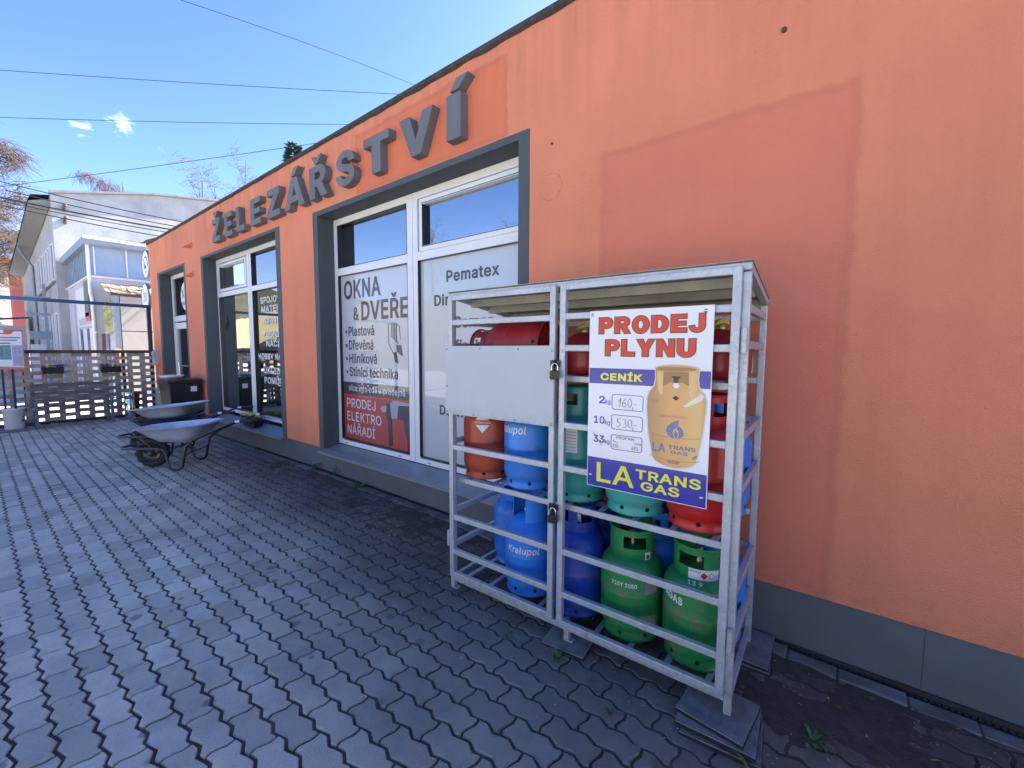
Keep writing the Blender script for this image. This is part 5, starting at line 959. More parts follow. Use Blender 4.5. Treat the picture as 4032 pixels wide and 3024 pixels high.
b = bottle(.190, VF, Zb, 'green', 'green gas cylinder with white UN1965 label, front right of the bottom shelf', kind='wide', rot=0)
text_curve('AGAS', 'lettering', WT, b, facing(b, -62), .300, .1557, .105, .036, .05, slope=-.012)
text_curve('13 9', 'lettering', WT, b, facing(b, -18), .395, .138, .062, .020, .02)
sticker(b, facing(b, 12), .412, .1128, .135, .048, NEWP); text_curve('UN1965', 'lettering', BLKP, b, facing(b, -22), .443, .1134, .055, .012, .01); diamond(b, facing(b, 12), .434, .1136, .016, PINK); diamond(b, facing(b, 28), .434, .1134, .014, PINK); diamond(b, facing(b, 28), .434, .1138, .011, WHITE)
for u, c, t in ((1.12, 'blue', 'sky blue gas cylinder in the back row directly behind the lettered one'), (.80, 'navy', 'dark blue gas cylinder in the back row behind the glossy navy one'), (.49, 'blue', 'sky blue gas cylinder in the back row between the two green ones'), (.17, 'blue', 'sky blue gas cylinder in the back right corner of the bottom shelf')):
    bottle(u, VB, Zb, c, t, kind='std', rot=random.uniform(0, 360))
# middle shelf
b = bottle(1.495, VF, Zm, 'orange', 'rusty orange-red gas cylinder with white triangle mark below the sheet panel', kind='std', rot=15)
vs = []; A = facing(b, -12); rr_ = .1529
def tri(zs, hw_, A=A, e=b):
    n = 6; v = []; z0, z1 = zs
    for j in range(n + 1):
        t = j / n - .5; v += [(rr_ * math.cos(A + t * hw_ * 2 / rr_), rr_ * math.sin(A + t * hw_ * 2 / rr_), z0), (rr_ * math.cos(A + t * hw_ * 2 / rr_), rr_ * math.sin(A + t * hw_ * 2 / rr_), lerp(z1, z0, abs(t) * 2))]
    MB().add(v, [(2 * j, 2 * j + 2, 2 * j + 3, 2 * j + 1) for j in range(n)]).build('mark', WT, e, world=False)
tri((.375, .42), .045); tri((.345, .296), .045); text_curve('PRIMEGAS', 'lettering', WT, b, facing(b, -30), .353, .1529, .10, .013, .02)
b = bottle(1.165, VF, Zm, 'blue', 'sky blue gas cylinder lettered Kralupol, middle shelf below the sheet panel', kind='std', rot=70)
text_curve('Kralupol', 'lettering', WT, b, facing(b, -92), .325, .1527, .225, .046, .03, .18)
b = bottle(.832, VF, Zm, 'teal', 'dark teal gas cylinder with paper data label, middle shelf at the door gap', kind='tall', rot=35)
lbx = sticker(b, facing(b, -18), .27, .1525, .075, .125, NEWP)
for k in range(7): sticker(b, facing(b, -18), .28 + k * .016, .1528, .062, .004, mat('grey_print', (.25, .25, .27)) if k != 4 else PINK, 'print_line')
sticker(b, facing(b, -70), .27, .1525, .05, .12, NEWP)
bottle(.507, VF, Zm, 'aqua', 'turquoise gas cylinder mostly hidden behind the price sign, middle shelf', kind='tall', rot=80)
b = bottle(.195, VF, Zm, 'red', 'bright red gas cylinder at the right end of the middle shelf', kind='tall', rot=200)
text_curve('www', 'lettering', WT, b, facing(b, 12), .175, .1529, .045, .016, .02)
for u, c, t in ((.82, 'red', 'red gas cylinder in the back row of the middle shelf behind the teal one'), (.50, 'navy', 'dark blue gas cylinder in the back row of the middle shelf behind the sign'), (.175, 'blue', 'blue gas cylinder in the back right corner of the middle shelf')):
    bottle(u, VB, Zm, c, t, kind='std', rot=random.uniform(0, 360))
# top shelf
lo = CO + Matrix.Rotation(CR, 3, 'Z') @ Vector((-1.035, .235, Zt + .154))
b = bottle(1.035, .235, Zt + .154, 'dkred', 'dark red gas cylinder lying on its side on the top shelf', kind='std', rot=0)
b.rotation_euler = (Matrix.Rotation(CR + R(-4), 4, 'Z') @ Matrix.Rotation(R(-90), 4, 'Y') @ Matrix.Rotation(R(45), 4, 'Z')).to_euler()
TAPE = mat('yellow_black_tape', (.55, .45, .05), rough=.5); 
for u, v, c, t in ((.80, .19, 'dkred', 'squat red camping cylinder left of the price sign on the top shelf'), (.135, .19, 'dkred', 'squat red camping cylinder right of the price sign on the top shelf'), (.47, .19, 'dkred', 'squat red camping cylinder hidden behind the price sign on the top shelf')):
    b = bottle(u, v, Zt, c, t, kind='small', rot=30)
    mb = MB(); mb.prism([(-.05, 0), (-.03, .02), (-.01, .03), (.02, .026), (.035, .016), (.03, .006), (.0, .012)], -.012, .012, M=Matrix.Translation((0, 0, .238)) @ Matrix.Rotation(R(30), 4, 'Z')); mb.build('seal_tape', TAPE, b, world=False)
    b.scale = (1.08, 1.08, 1)
b = bottle(.10, .46, Zt, 'olive', 'small grey-green cylinder with red label in the back right of the top shelf', kind='small'); b.scale = (.62, .62, .75); sticker(b, facing(b, 30), .03, .119, .10, .10, NEWP); diamond(b, facing(b, 30), .10, .1195, .03, PINK)

# ---- price sign ------------------------------------------------------------
ps = tag(empty('price_sign', CO + Matrix.Rotation(CR, 3, 'Z') @ Vector((-.39, -.045, .9)), CR), 'white price board PRODEJ PLYNU with a tan gas cylinder picture, screwed to the cage', 'sign')
SY = -.0425 + .045      # sheet back is at the door bars
def sx(u): return -u + .39
def sz(z): return z - .9
F0 = SY - .003
def srect(u0, u1, z0, z1, y, m, name): return MB().quad((sx(u0), y, sz(z0)), (sx(u1), y, sz(z0)), (sx(u1), y, sz(z1)), (sx(u0), y, sz(z1))).build(name, m, ps, world=False)
MB().box(sx(.658), sx(.118), F0, SY + .002, sz(.902), sz(1.734)).build('board', SIGNW, ps, world=False)
srect(.655, .121, 1.397, 1.469, F0 - .0008, NAVYP, 'blue_band'); srect(.655, .121, .905, 1.044, F0 - .0008, NAVYP, 'blue_band')
def stext(s, u0, u1, z, cap, m, b=.03, y=None, shear=0, name='lettering', **k): return text_flat(s, name, m, ps, (sx(u0), (y or F0 - .0016), sz(z)), (1, 0, 0), u0 - u1, cap, b, shear, world=False, **k)
Cc = lambda cx_, cy_, rx_, ry_, a0, a1, n=10: arc(cx_, cy_, rx_, ry_, a0, a1, n)
HEAVY = {
 'P': [(0, 0), (.36, 0), (.36, .33), (.56, .33)] + Cc(.58, .665, .42, .335, -90, 90) + [(0, 1), (0, .66), (.36, .66), (.36, .77), (.52, .77)] + Cc(.54, .665, .11, .105, 90, -90, 6) + [(.36, .56), (.36, .659), (0, .659)],
 'R': [(0, 0), (.34, 0), (.34, .36), (.42, .36), (.64, 0), (1.03, 0), (.76, .42)] + Cc(.58, .70, .39, .30, -55, 90) + [(0, 1), (0, .68), (.34, .68), (.34, .78), (.52, .78)] + Cc(.54, .685, .11, .095, 90, -90, 6) + [(.34, .59), (.34, .679), (0, .679)],
 'O': Cc(.5, .5, .5, .52, 180, -180, 32)[:-1] + [(0, .5), (.33, .5)] + Cc(.5, .5, .17, .27, -180, 180, 24)[1:] + [(0, .499)],
 'D': [(0, 0), (.46, 0)] + Cc(.46, .5, .54, .5, -90, 90, 14) + [(0, 1), (0, .5), (.34, .5), (.34, .77), (.46, .77)] + Cc(.46, .5, .19, .27, 90, -90, 10) + [(.34, .23), (.34, .499), (0, .499)],
 'E': [(0, 0), (1, 0), (1, .24), (.40, .24), (.40, .40), (.94, .40), (.94, .61), (.40, .61), (.40, .77), (.98, .77), (.98, 1), (0, 1)],
 'J': [(1, 1), (.62, 1), (.62, .34)] + Cc(.485, .30, .135, .09, 0, -180, 6) + [(.34, .36), (0, .33)] + Cc(.50, .31, .50, .33, 180, 360, 12),
 'L': [(0, 0), (1, 0), (1, .25), (.40, .25), (.40, 1), (0, 1)],
 'Y': [(.32, 0), (.68, 0), (.68, .40), (1.02, 1), (.65, 1), (.5, .68), (.35, 1), (-.02, 1), (.32, .40)],
 'N': [(0, 0), (.33, 0), (.33, .52), (.66, 0), (1, 0), (1, 1), (.67, 1), (.67, .48), (.34, 1), (0, 1)],
 'U': [(0, 1), (0, .38)] + Cc(.5, .38, .5, .40, 180, 360, 14) + [(1, 1), (.64, 1), (.64, .38)] + Cc(.5, .38, .14, .14, 0, -180, 8) + [(.36, 1)]}
HW = {'P': .92, 'R': 1.0, 'O': 1.04, 'D': 1.0, 'E': .88, 'J': .84, 'L': .84, 'Y': 1.04, 'N': 1.02, 'U': 1.0}
def heavy(word, u0, u1, z, cap, m, grow, y):
    tot_ = sum(HW[c] for c in word) + .13 * (len(word) - 1); k = (u0 - u1) / tot_; pen = 0; mb = MB()
    for c in word:
        w_ = HW[c] * k; p = [(sx(u0) + pen + a_ * w_, sz(z) + b_ * cap) for a_, b_ in HEAVY[c]]; n = len(p)
        if sum(p[i][0] * p[(i + 1) % n][1] - p[(i + 1) % n][0] * p[i][1] for i in range(n)) > 0: p = p[::-1]
        q = []
        for i in range(n):
            A, B_, C_ = Vector(p[i - 1]), Vector(p[i]), Vector(p[(i + 1) % n])
            if (B_ - A).length < 1e-6 or (C_ - B_).length < 1e-6: continue
            d1, d2 = (B_ - A).normalized(), (C_ - B_).normalized(); n1, n2 = Vector((-d1.y, d1.x)), Vector((-d2.y, d2.x)); nn = n1 + n2; nn = nn.normalized() if nn.length > .1 else n1
            r0 = B_ + nn * grow / max(.6, nn.dot(n1)); q.append((r0.x, y, r0.y))
        mb.add(q, [tuple(range(len(q)))]); pen += w_ + .13 * k
    mb.build('lettering', m, ps, world=False)
heavy('PRODEJ', .610, .150, 1.6275, .074, BLKP, .0030, F0 - .0012); heavy('PRODEJ', .610, .150, 1.6275, .074, PINK, -.0002, F0 - .0020)
heavy('PLYNU', .577, .183, 1.5260, .074, BLKP, .0030, F0 - .0012); heavy('PLYNU', .577, .183, 1.5260, .074, PINK, -.0002, F0 - .0020)
stext('CENÍK', .597, .398, 1.413, .034, YELP, .05)
stext('LA', .607, .424, .929, .094, YELP, .02, shear=.0); stext('TRANS', .417, .142, .977, .043, YELP, .035); stext('GAS', .393, .226, .928, .040, YELP, .035)
for s, u, z in (('2', .603, 1.304), ('10', .627, 1.208), ('33', .627, 1.117)): stext(s, u, .573, z, .035, NAVYP, .035)
for z in (1.304, 1.206, 1.116): stext('kg', .571, .546, z, .021, NAVYP, .01)
PEN = mat('marker_pen', (.03, .03, .04), rough=.5)
for z0, z1 in ((1.282, 1.350), (1.190, 1.256), (1.096, 1.163)):
    mb = MB(); pts = []
    for cx_, cz_, a0 in ((.403, z1 - .010, 0), (.528, z1 - .010, 90), (.528, z0 + .010, 180), (.403, z0 + .010, 270)):
        for t in range(0, 91, 30): pts.append((sx(cx_) + .010 * math.cos(R(a0 + t)), F0 - .0016, sz(cz_) + .010 * math.sin(R(a0 + t))))
    pts.append(pts[0])
    for a_, b_ in zip(pts, pts[1:]): mb.bar(a_, b_, .0026, .0008, up=(0, 1, 0))
    mb.build('price_box', NAVYP, ps, world=False)
def pen(strokes, u, z, k, wd=.0016):
    mb = MB()
    for st_ in strokes:
        for a_, b_ in zip(st_, st_[1:]): mb.bar((sx(u) + a_[0] * k, F0 - .0018, sz(z) + a_[1] * k), (sx(u) + b_[0] * k, F0 - .0018, sz(z) + b_[1] * k), wd, .0006, up=(0, 1, 0))
    mb.build('handwriting', PEN, ps, world=False)
def circ(cx_, cy_, rx_, ry_, n=10, a0=0, a1=360): return [(cx_ + rx_ * math.cos(R(lerp(a0, a1, i / n))), cy_ + ry_ * math.sin(R(lerp(a0, a1, i / n)))) for i in range(n + 1)]
pen([[(.0, .6), (.25, 1), (.1, 0)], [(.85, 1), (.5, .6), (.42, .3)] + [], circ(.65, .25, .22, .25), circ(1.3, .5, .22, .48), [(1.7, .1), (1.62, -.3)], [(1.8, .35), (2.1, .4)]], .505, 1.295, .040)
pen([[(.55, 1), (.1, .95), (.08, .55)] + circ(.15, .28, .3, .28, 8, 80, -120), [(.75, .95)] + circ(.95, .75, .2, .22, 6, 130, -60) + circ(.95, .25, .28, .28, 8, 70, -140), circ(1.65, .5, .25, .46), [(2.05, .1), (1.98, -.3)], [(2.15, .35), (2.5, .4)]], .513, 1.203, .038)
stext('PROPAN', .512, .430, 1.146, .012, PEN, -.005); stext('5', .528, .519, 1.128, .012, PEN, -.01); stext('kg', .515, .503, 1.126, .009, mat('faint_pen', (.35, .36, .42)), -.01); stext('10kg', .428, .398, 1.130, .009, PEN, -.01); stext('350,-', .530, .492, 1.104, .015, PEN, -.008); stext('680,-', .440, .398, 1.104, .016, PEN, -.008)
mb = MB(); mb.bar((sx(.630), F0 - .002, sz(1.163)), (sx(.583), F0 - .002, sz(1.103)), .0016, .0006, up=(0, 1, 0)); mb.build('handwriting', PEN, ps, world=False)
# printed cylinder picture
TAN = mat('tan_cylinder_print', (.66, .33, .085), rough=.3, coat=.6, var=.03)
g = G(TAN); tx = g.ramp(g.ox, sx(.374), sx(.134), 0, 1)
g.over(g.ramp(tx, .0, .40, .9, 0), (.34, .17, .06)); g.over(g.m_('MULTIPLY', g.ramp(tx, .55, .85), .75), (.72, .44, .12)); g.over(g.ramp(tx, .90, 1.0, 0, .8), (.45, .25, .07))
TAND = mat('tan_shade_print', (.33, .17, .07), rough=.3, coat=.6, var=.05); TANL = mat('tan_light_print', (.72, .47, .18), rough=.3, coat=.6, var=.03); GLW = mat('pale_halo_print', (.60, .62, .66), rough=.3, coat=.6)
outl = [(.346, 1.10), (.366, 1.20), (.374, 1.30), (.374, 1.345), (.365, 1.375), (.345, 1.40), (.340, 1.43), (.342, 1.475)] + [(.254 - .088 * math.cos(R(t)), 1.475 + .016 * math.sin(R(t))) for t in range(165, 0, -15)] + [(.166, 1.475), (.169, 1.43), (.165, 1.40), (.144, 1.375), (.135, 1.345), (.136, 1.30), (.145, 1.20), (.163, 1.10)] + [(.254 - .091 * math.cos(R(t)), 1.10 - .046 * math.sin(R(t))) for t in range(15, 180, 15)]
def sprint(poly, lift, m, name='picture'): return MB().prism([(sx(u), sz(z)) for u, z in poly], F0 - lift - .0004, F0 - lift).build(name, m, ps, world=False)
sprint([(.254 + (u - .254) * 1.045, 1.27 + (z - 1.27) * 1.02) for u, z in outl], .0008, GLW); sprint(outl, .0013, TAN)
sprint([(.254 + .078 * math.cos(R(t)), 1.474 + .009 * math.sin(R(t))) for t in range(0, 360, 20)], .0018, TAND); sprint([(.306, 1.463), (.205, 1.463), (.203, 1.405), (.23, 1.418), (.28, 1.418), (.309, 1.400)], .0018, TAND)
sprint([(.337, 1.465), (.309, 1.463), (.309, 1.37), (.318, 1.362), (.330, 1.385)], .0022, TANL); sprint([(.205, 1.463), (.172, 1.465), (.175, 1.395), (.186, 1.360), (.201, 1.365)], .0022, TANL)
sprint([(.275, 1.444), (.236, 1.444), (.245, 1.432), (.247, 1.415), (.264, 1.415), (.265, 1.432)], .0022, BLKP); sprint([(.254 + .014 * math.cos(R(t)), 1.405 + .013 * math.sin(R(t))) for t in range(0, 360, 60)], .0026, WHITE)
sprint([(.254, 1.362), (.239, 1.352), (.254, 1.342), (.269, 1.352)], .0022, mat('maroon_print', (.16, .02, .03))); sprint([(.152, 1.378), (.142, 1.366), (.150, 1.350), (.205, 1.318), (.225, 1.318)], .0020, mat('glint_print', (.78, .72, .60), coat=.6))
mb = MB()
for zc_, d_ in ((1.195, .012), (1.10, .016)):
    pts = [(sx(.254 - .105 * math.cos(R(t))), F0 - .0019, sz(zc_ - d_ * math.sin(R(t)))) for t in range(12, 169, 12)]
    for a_, b_ in zip(pts, pts[1:]): mb.bar(a_, b_, .0022, .0004, up=(0, 1, 0))
mb.build('picture', TAND, ps, world=False)
BLF = mat('flame_blue_print', (.045, .11, .28), rough=.3, coat=.6)
sprint([(.237, 1.261), (.262, 1.250), (.284, 1.232), (.290, 1.212), (.283, 1.193), (.262, 1.179), (.255, 1.180), (.263, 1.200), (.260, 1.215), (.243, 1.232)], .0020, BLF); sprint([(.240, 1.236), (.224, 1.224), (.217, 1.207), (.221, 1.190), (.243, 1.180), (.236, 1.195), (.238, 1.212), (.246, 1.222)], .0020, BLF); sprint([(.250, 1.215), (.257, 1.197), (.248, 1.182), (.240, 1.197)], .0020, BLF)
stext('LA', .345, .290, 1.115, .038, BLF, .03, y=F0 - .0024); stext('TRANS', .278, .168, 1.133, .017, BLF, .03, y=F0 - .0024); stext('GAS', .268, .198, 1.113, .014, BLF, .03, y=F0 - .0024)
sprint([(.285, 1.085), (.225, 1.085), (.235, 1.070), (.275, 1.070)], .0020, TAND); sprint([(.182, 1.108), (.160, 1.122), (.163, 1.108), (.176, 1.100)], .0020, TAND)
stext('TARA 10.5KG 2021', .325, .205, 1.268, .009, mat('faint_brown_print', (.40, .22, .09)), -.005, y=F0 - .0024); stext('VZV', .355, .325, 1.325, .018, mat('faint_red_print', (.50, .18, .08)), -.005, y=F0 - .0024)
mb = MB()
for u, z in ((.645, 1.717), (.15, 1.712), (.64, .955), (.14, .945)): mb.lathe([(0, .004), (.006, .003), (.008, 0)], 12, M=Matrix.Translation((sx(u), F0, sz(z))) @ Matrix.Rotation(R(90), 4, 'X'))
mb.build('screw', STEEL, ps, world=False)

# ---- rubber mats under the cage feet ----------------------------------------
def pad(x, y, z, w_, d_, rz, label, tl_=(0, 0)):
    e = tag(empty('rubber_mat', (x, y, z)), label, 'mat', 'rubber mats under the cage feet'); e.rotation_euler = (tl_[0], tl_[1], rz)
    mb = MB(); t = .016; n = int(d_ / .0115)
    mb.box(-w_ / 2, w_ / 2, -d_ / 2, d_ / 2, 0, t - .0045, mi=1)  # groove floors in black, shade between the ribs put into the colour
    for i in range(n):
        yy = lerp(-d_ / 2 + .006, d_ / 2 - .006, i / (n - 1)); mb.box(-w_ / 2 + .002, w_ / 2 - .002, yy - .0030, yy + .0030, t - .0045, t)
    mb.build('mat_body', [MATR, RUBBER], e, world=False); return e
zz = .026
fr_ = [(-.355, 1.905, .27, .26, -.10, .020 - .016 + .005), (-.345, 1.885, .30, .28, .06, 0), (-.34, 1.895, .28, .27, -.03, 0), (-.33, 1.88, .30, .27, .10, 0)]
zt_ = .019
for k, (lb, a) in enumerate((('ribbed rubber mat under the front right cage foot, topmost of its stack', 0), ('ribbed rubber mat second from the top under the front right cage foot', 1), ('ribbed rubber mat third from the top under the front right cage foot', 2), ('ribbed rubber mat lowest of the stack under the front right cage foot', 3))):
    f = fr_[k]; pad(f[0], f[1], zt_ - .016 - .0165 * k, f[2], f[3], f[4], lb)
for k, lb in enumerate(('ribbed rubber mat under the rear right cage foot, upper one', 'ribbed rubber mat under the rear right cage foot, lower one')): pad(-.335 + .01 * k, 2.435 - .01 * k, .001 - .0165 * k, .24 - .02 * k, .30, .02 + .05 * k, lb)
pad(-1.085, 1.905, -.001, .24, .24, .12, 'single ribbed rubber mat under the middle cage foot')

# two barrows below the left window
TRAYG = mat('galvanised_tray', (.50, .54, .60), rough=.38, metal=.45, var=.12, scale=7, c2=None)
TRAYB = mat('blue_black_tray', (.012, .018, .04), rough=.25, coat=.6, var=.15)
def tray_mb(thick=.003):
    """sheet steel tray: superellipse rim narrowing to the nose"""
    mb = MB(); n = 48; lv = [(0, .0), (.10, .0), (.35, .02), (.7, .10), (1, .16)]
    def ring(s, z0, z1, x0, x1, w0, w1, e, zn, zr):
        r = []
        for i in range(n):
            t = 2 * math.pi * i / n; c, s_ = math.cos(t), math.sin(t)
            cx_ = math.copysign(abs(c) ** e, c); sy_ = math.copysign(abs(s_) ** e, s_)
            x = (x0 + x1) / 2 + (x1 - x0) / 2 * cx_; f = (cx_ + 1) / 2; r.append((x, sy_ * lerp(w0, w1, f), lerp(zr, zn, f)))
        return r
    # outer wall from floor to rim
    kx = .94; R_ = [ring(0, 0, 0, .02, .34, .16, .12, .6, .335, .325), ring(0, 0, 0, -.04, .40, .21, .17, .55, .345, .335), ring(0, 0, 0, -.14, .50, .26, .21, .5, .41, .42), ring(0, 0, 0, -.25, .645, .315, .235, .48, .505, .565), ring(0, 0, 0, -.262, .66, .325, .245, .48, .507, .568), ring(0, 0, 0, -.268, .667, .330, .250, .48, .498, .559)]
    R_ = [[(p[0] * kx, p[1], p[2]) for p in q] for q in R_]
    vs = [p for q in R_ for p in q]; fs = [tuple(range(n))] + [(k * n + i, k * n + (i + 1) % n, (k + 1) * n + (i + 1) % n, (k + 1) * n + i) for k in range(len(R_) - 1) for i in range(n)]
    mb.add(vs, fs, sm=True)
    inn = [[(p[0] * .995, p[1] * .985, p[2] + .004) for p in q] for q in R_[:4]]; vs = [p for q in inn for p in q]
    mb.add(vs, [tuple(range(n))] + [(k * n + i, k * n + (i + 1) % n, (k + 1) * n + (i + 1) % n, (k + 1) * n + i) for k in range(3) for i in range(n)], sm=True)
    return mb
def barrow(x, y, hd, tray_m, label):
    e = tag(empty('wheelbarrow', (x, y, gz(x, y)), R(hd)), label, 'wheelbarrow', 'wheelbarrows parked below the left window')
    tray_mb().build('tray', tray_m, e, world=False)
    for s in (-1, 1):
        mb = MB(); w_ = .27 * s
        pts = [(-.80, .31 * s, .605), (-.62, .30 * s, .60), (-.50, .295 * s, .56), (-.30, .285 * s, .47), (-.12, .275 * s, .385), (-.03, w_, .30), (.0, w_, .16), (.02, w_, .05), (.06, w_, .016), (.11, w_, .014), (.16, w_, .04), (.185, w_, .12), (.20, w_ * .98, .22), (.23, w_ * .95, .265), (.30, .24 * s, .275), (.45, .19 * s, .268), (.62, .145 * s, .262), (.76, .11 * s, .262), (.80, .05 * s, .262), (.805, 0, .262)]
        mb.tube(pts, .0155, 10); fr = mb.build('frame_tube', BLACKP, e, world=False)
        mb = MB(); mb.tube([(-.815, .311 * s, .606), (-.66, .302 * s, .602)], .021, 12); mb.build('grip', RUBBER, e, world=False)
        mb = MB(); mb.tube([(-.655, .3015 * s, .6015), (-.605, .299 * s, .597)], .0165, 12); mb.build('size_sticker', WHITEP, e, world=False)
        mb = MB(); mb.bar((.42, .07 * s, .21), (.60, .16 * s, .455), .022, .004); mb.build('tray_strut', mat('yellow_zinc', (.30, .24, .10), rough=.5, metal=.4), e, world=False)
        mb = MB(); mb.box(.46, .52, .065 * s - .003, .065 * s + .003, .165, .27); mb.build('axle_bracket', BLACKP, e, world=False)
    mb = MB(); mb.tube([(-.02, -.27, .20), (-.02, .27, .20)], .010, 8); mb.tube([(.12, -.24, .275), (.12, .24, .275)], .010, 8); mb.build('cross_brace', BLACKP, e, world=False)
    wh = empty('wheel', (.49, 0, .186)); wh.parent = e; wh.rotation_euler = (R(90), 0, 0)
    mb = MB(); rt = .142; mb.lathe([(rt + .044 * math.cos(R(t)), .043 * math.sin(R(t))) for t in range(0, 361, 24)], 40)
    for i in range(28):
        a = 2 * math.pi * i / 28; M_ = Matrix.Rotation(a, 4, 'Z') @ Matrix.Translation((.176, 0, 0)) @ Matrix.Rotation(R(18 * (1 if i % 2 else -1)), 4, 'X')
        mb.box(-.012, .012, -.007, .007, -.034, .034, M=M_)
    mb.build('tyre', RUBBER, wh, world=False)
    mb = MB(); mb.lathe([(.022, -.03), (.022, -.022), (.06, -.010), (.085, -.014), (.098, -.030), (.104, -.030), (.104, .030), (.098, .030), (.085, .014), (.06, .010), (.022, .022), (.022, .03)], 32); mb.build('rim', BLACKP, wh, world=False)
    mb = MB(); mb.tube([(0, 0, -.075), (0, 0, .075)], .008, 10); mb.lathe([(0, .036), (.014, .034), (.016, .022)], 12); mb.lathe([(0, -.036), (.014, -.034), (.016, -.022)], 12); mb.build('axle', CHROME, wh, world=False)
    return e
barrow(-6.50, 1.72, 228, TRAYG, 'front wheelbarrow with grey galvanised tray and black frame')
b2 = barrow(-7.48, 1.84, 228, TRAYB, 'rear wheelbarrow with blue-black tray and black frame')
e = tag(empty('wheelbarrow_tray', (-7.50, 1.88, gz(-7.6, 1.8) + .15), R(222)), 'loose galvanised tray stacked on the rear wheelbarrow', 'tray'); e.rotation_euler = (0, R(2), R(224))
tray_mb().build('tray', TRAYG, e, world=False)

# ================================================================= BIN, DRUM, LETTERBOX
BG = .055
e = tag(empty('wheelie_bin', (-9.36, 2.30, BG), R(4)), 'black wheelie bin with a small white label standing by the shop door', 'bin')
mb = MB()
mb.add([(-.20, -.19, .06), (.20, -.19, .06), (.20, .17, .06), (-.20, .17, .06), (-.26, -.25, .90), (.26, -.25, .90), (.26, .22, .90), (-.26, .22, .90)], [(0, 1, 2, 3), (4, 5, 6, 7), (0, 1, 5, 4), (1, 2, 6, 5), (2, 3, 7, 6), (3, 0, 4, 7)])
mb.build('bin_body', BLACK, e, world=False, bevel=.02)
mb = MB(); mb.box(-.29, .29, -.275, .25, .89, .915); mb.prism([(-.29, .915), (.29, .915), (.24, .955), (0, .972), (-.24, .955)], -.27, .24); mb.build('lid', BLACK, e, world=False, bevel=.008)
mb = MB(); mb.tube([(.30, -.2, .93), (.315, -.2, .945), (.315, .2, .945), (.30, .2, .93)], .012, 8); mb.build('handle', BLACK, e, world=False)
for s in (-1, 1):
    mb = MB(); mb.lathe([(0, -.02), (.075, -.02), (.09, -.01), (.09, .01), (.075, .02), (0, .02)], 24, M=Matrix.Translation((-.14, .19 * s + .0, .09)) @ Matrix.Rotation(R(90), 4, 'X')); mb.build('wheel', RUBBER, e, world=False)
MB().quad((.255, .06, .74), (.255, .155, .74), (.2615, .155, .83), (.2615, .06, .83)).build('label_plate', WHITEP, e, loc=(.004, 0, 0), world=False)
e = tag(empty('plastic_tray', (-9.46, 2.20, BG + .972)), 'white round plastic saucer lying on the black bin lid', 'saucer')
MB().lathe([(0, .0), (.15, .0), (.175, .03), (.185, .05), (.178, .05), (.165, .03), (.145, .008), (0, .008)], 32).build('saucer', WHITEP, e, world=False)
e = tag(empty('steel_drum', (-9.80, 2.17, BG), 0), 'tall grey-green gas bottle with white stickers beside the black bin', 'gas cylinder')
MB().lathe([(0, .01), (.12, .01), (.14, .05), (.145, .10), (.145, .30), (.148, .31), (.145, .32), (.145, .66), (.138, .74), (.11, .81), (.06, .84), (0, .845)], 32).build('body', GP['olive'], e, world=False)
MB().lathe([(.075, .80), (.08, .90), (.072, .90), (.068, .80)], 24).build('collar', GP['olive'], e, world=False)
for dx, dz in ((-60, .70), (-48, .66), (-30, .50)): sticker(e, ang(e, 0, 0) + R(dx + 30), dz, .1465 if dz < .6 else .1445, .028, .028, WHITEP)
e = tag(empty('letterbox', (-12.155, 2.56, 1.18)), 'beige letterbox fixed to the left corner of the orange wall', 'letterbox')
BEI = mat('beige_metal', (.50, .47, .38), rough=.5, var=.05)
mb = MB(); mb.prism([(2.515, 1.18), (2.598, 1.18), (2.598, 1.53), (2.515, 1.49)], -12.25, -12.06, plane='yz'); mb.build('box_body', BEI, e, bevel=.006)
mb = MB(); mb.box(-12.262, -12.048, 2.505, 2.511, 1.40, 1.47); mb.build('flap', BEI, e, bevel=.002)

# round projecting signs at the corner
DSG = mat('sign_rim_grey', (.18, .19, .20), rough=.5)
for (cx_, cz_, r_, lb) in ((-12.73, 3.475, .315, 'upper round white sign with hammer emblem at the shop corner'), (-12.93, 2.735, .325, 'lower round white sign with the number 20 at the shop corner')):
    e = tag(empty('round_sign', (cx_, 2.63, cz_)), lb, 'sign', 'round signs at the shop corner')
    M_ = Matrix.Translation((0, 0, 0)) @ Matrix.Rotation(R(90), 4, 'X')
    MB().lathe([(0, .030), (r_ - .012, .030), (r_ - .012, -.03), (0, -.03)], 48, M=M_, smooth=False).build('face', WHITE, e, world=False)
    MB().lathe([(r_ - .012, .036), (r_, .034), (r_, -.034), (r_ - .012, -.036)], 48, M=M_).build('rim', DSG, e, world=False)
    mb = MB(); mb.box(r_ * .75, r_ + .28, -.012, .012, -.02, .02); mb.build('arm', mat('navy_steel', (.012, .02, .05), rough=.5), e, world=False)
    if cz_ < 3: text_flat('20', 'lettering', BLKP, e, (-.13, -.032, -.09), (1, 0, 0), .27, .20, -.01, world=False)
    else:
        mb = MB(); pts = [(.02 + .17 * math.cos(R(t)), -.033, .01 + .15 * math.sin(R(t))) for t in range(150, 0, -15)]
        for k_, (a_, b_) in enumerate(zip(pts, pts[1:])): mb.bar(a_, b_, .018 + .003 * k_, .001, up=(0, 1, 0))
        mb.bar((.17, -.033, .03), (.21, -.033, -.05), .05, .001, up=(0, 1, 0)); mb.build('hammer_emblem', BLKP, e, world=False)
        mb = MB(); mb.bar((-.09, -.033, .06), (-.09, -.033, -.10), .05, .001, up=(0, 1, 0)); mb.bar((-.04, -.033, -.05), (.06, -.033, -.07), .07, .001, up=(0, 1, 0)); mb.bar((-.02, -.033, -.18), (.05, -.033, -.18), .05, .001, up=(0, 1, 0)); mb.build('small_print', mat('slate_print', (.10, .14, .22)), e, world=False)

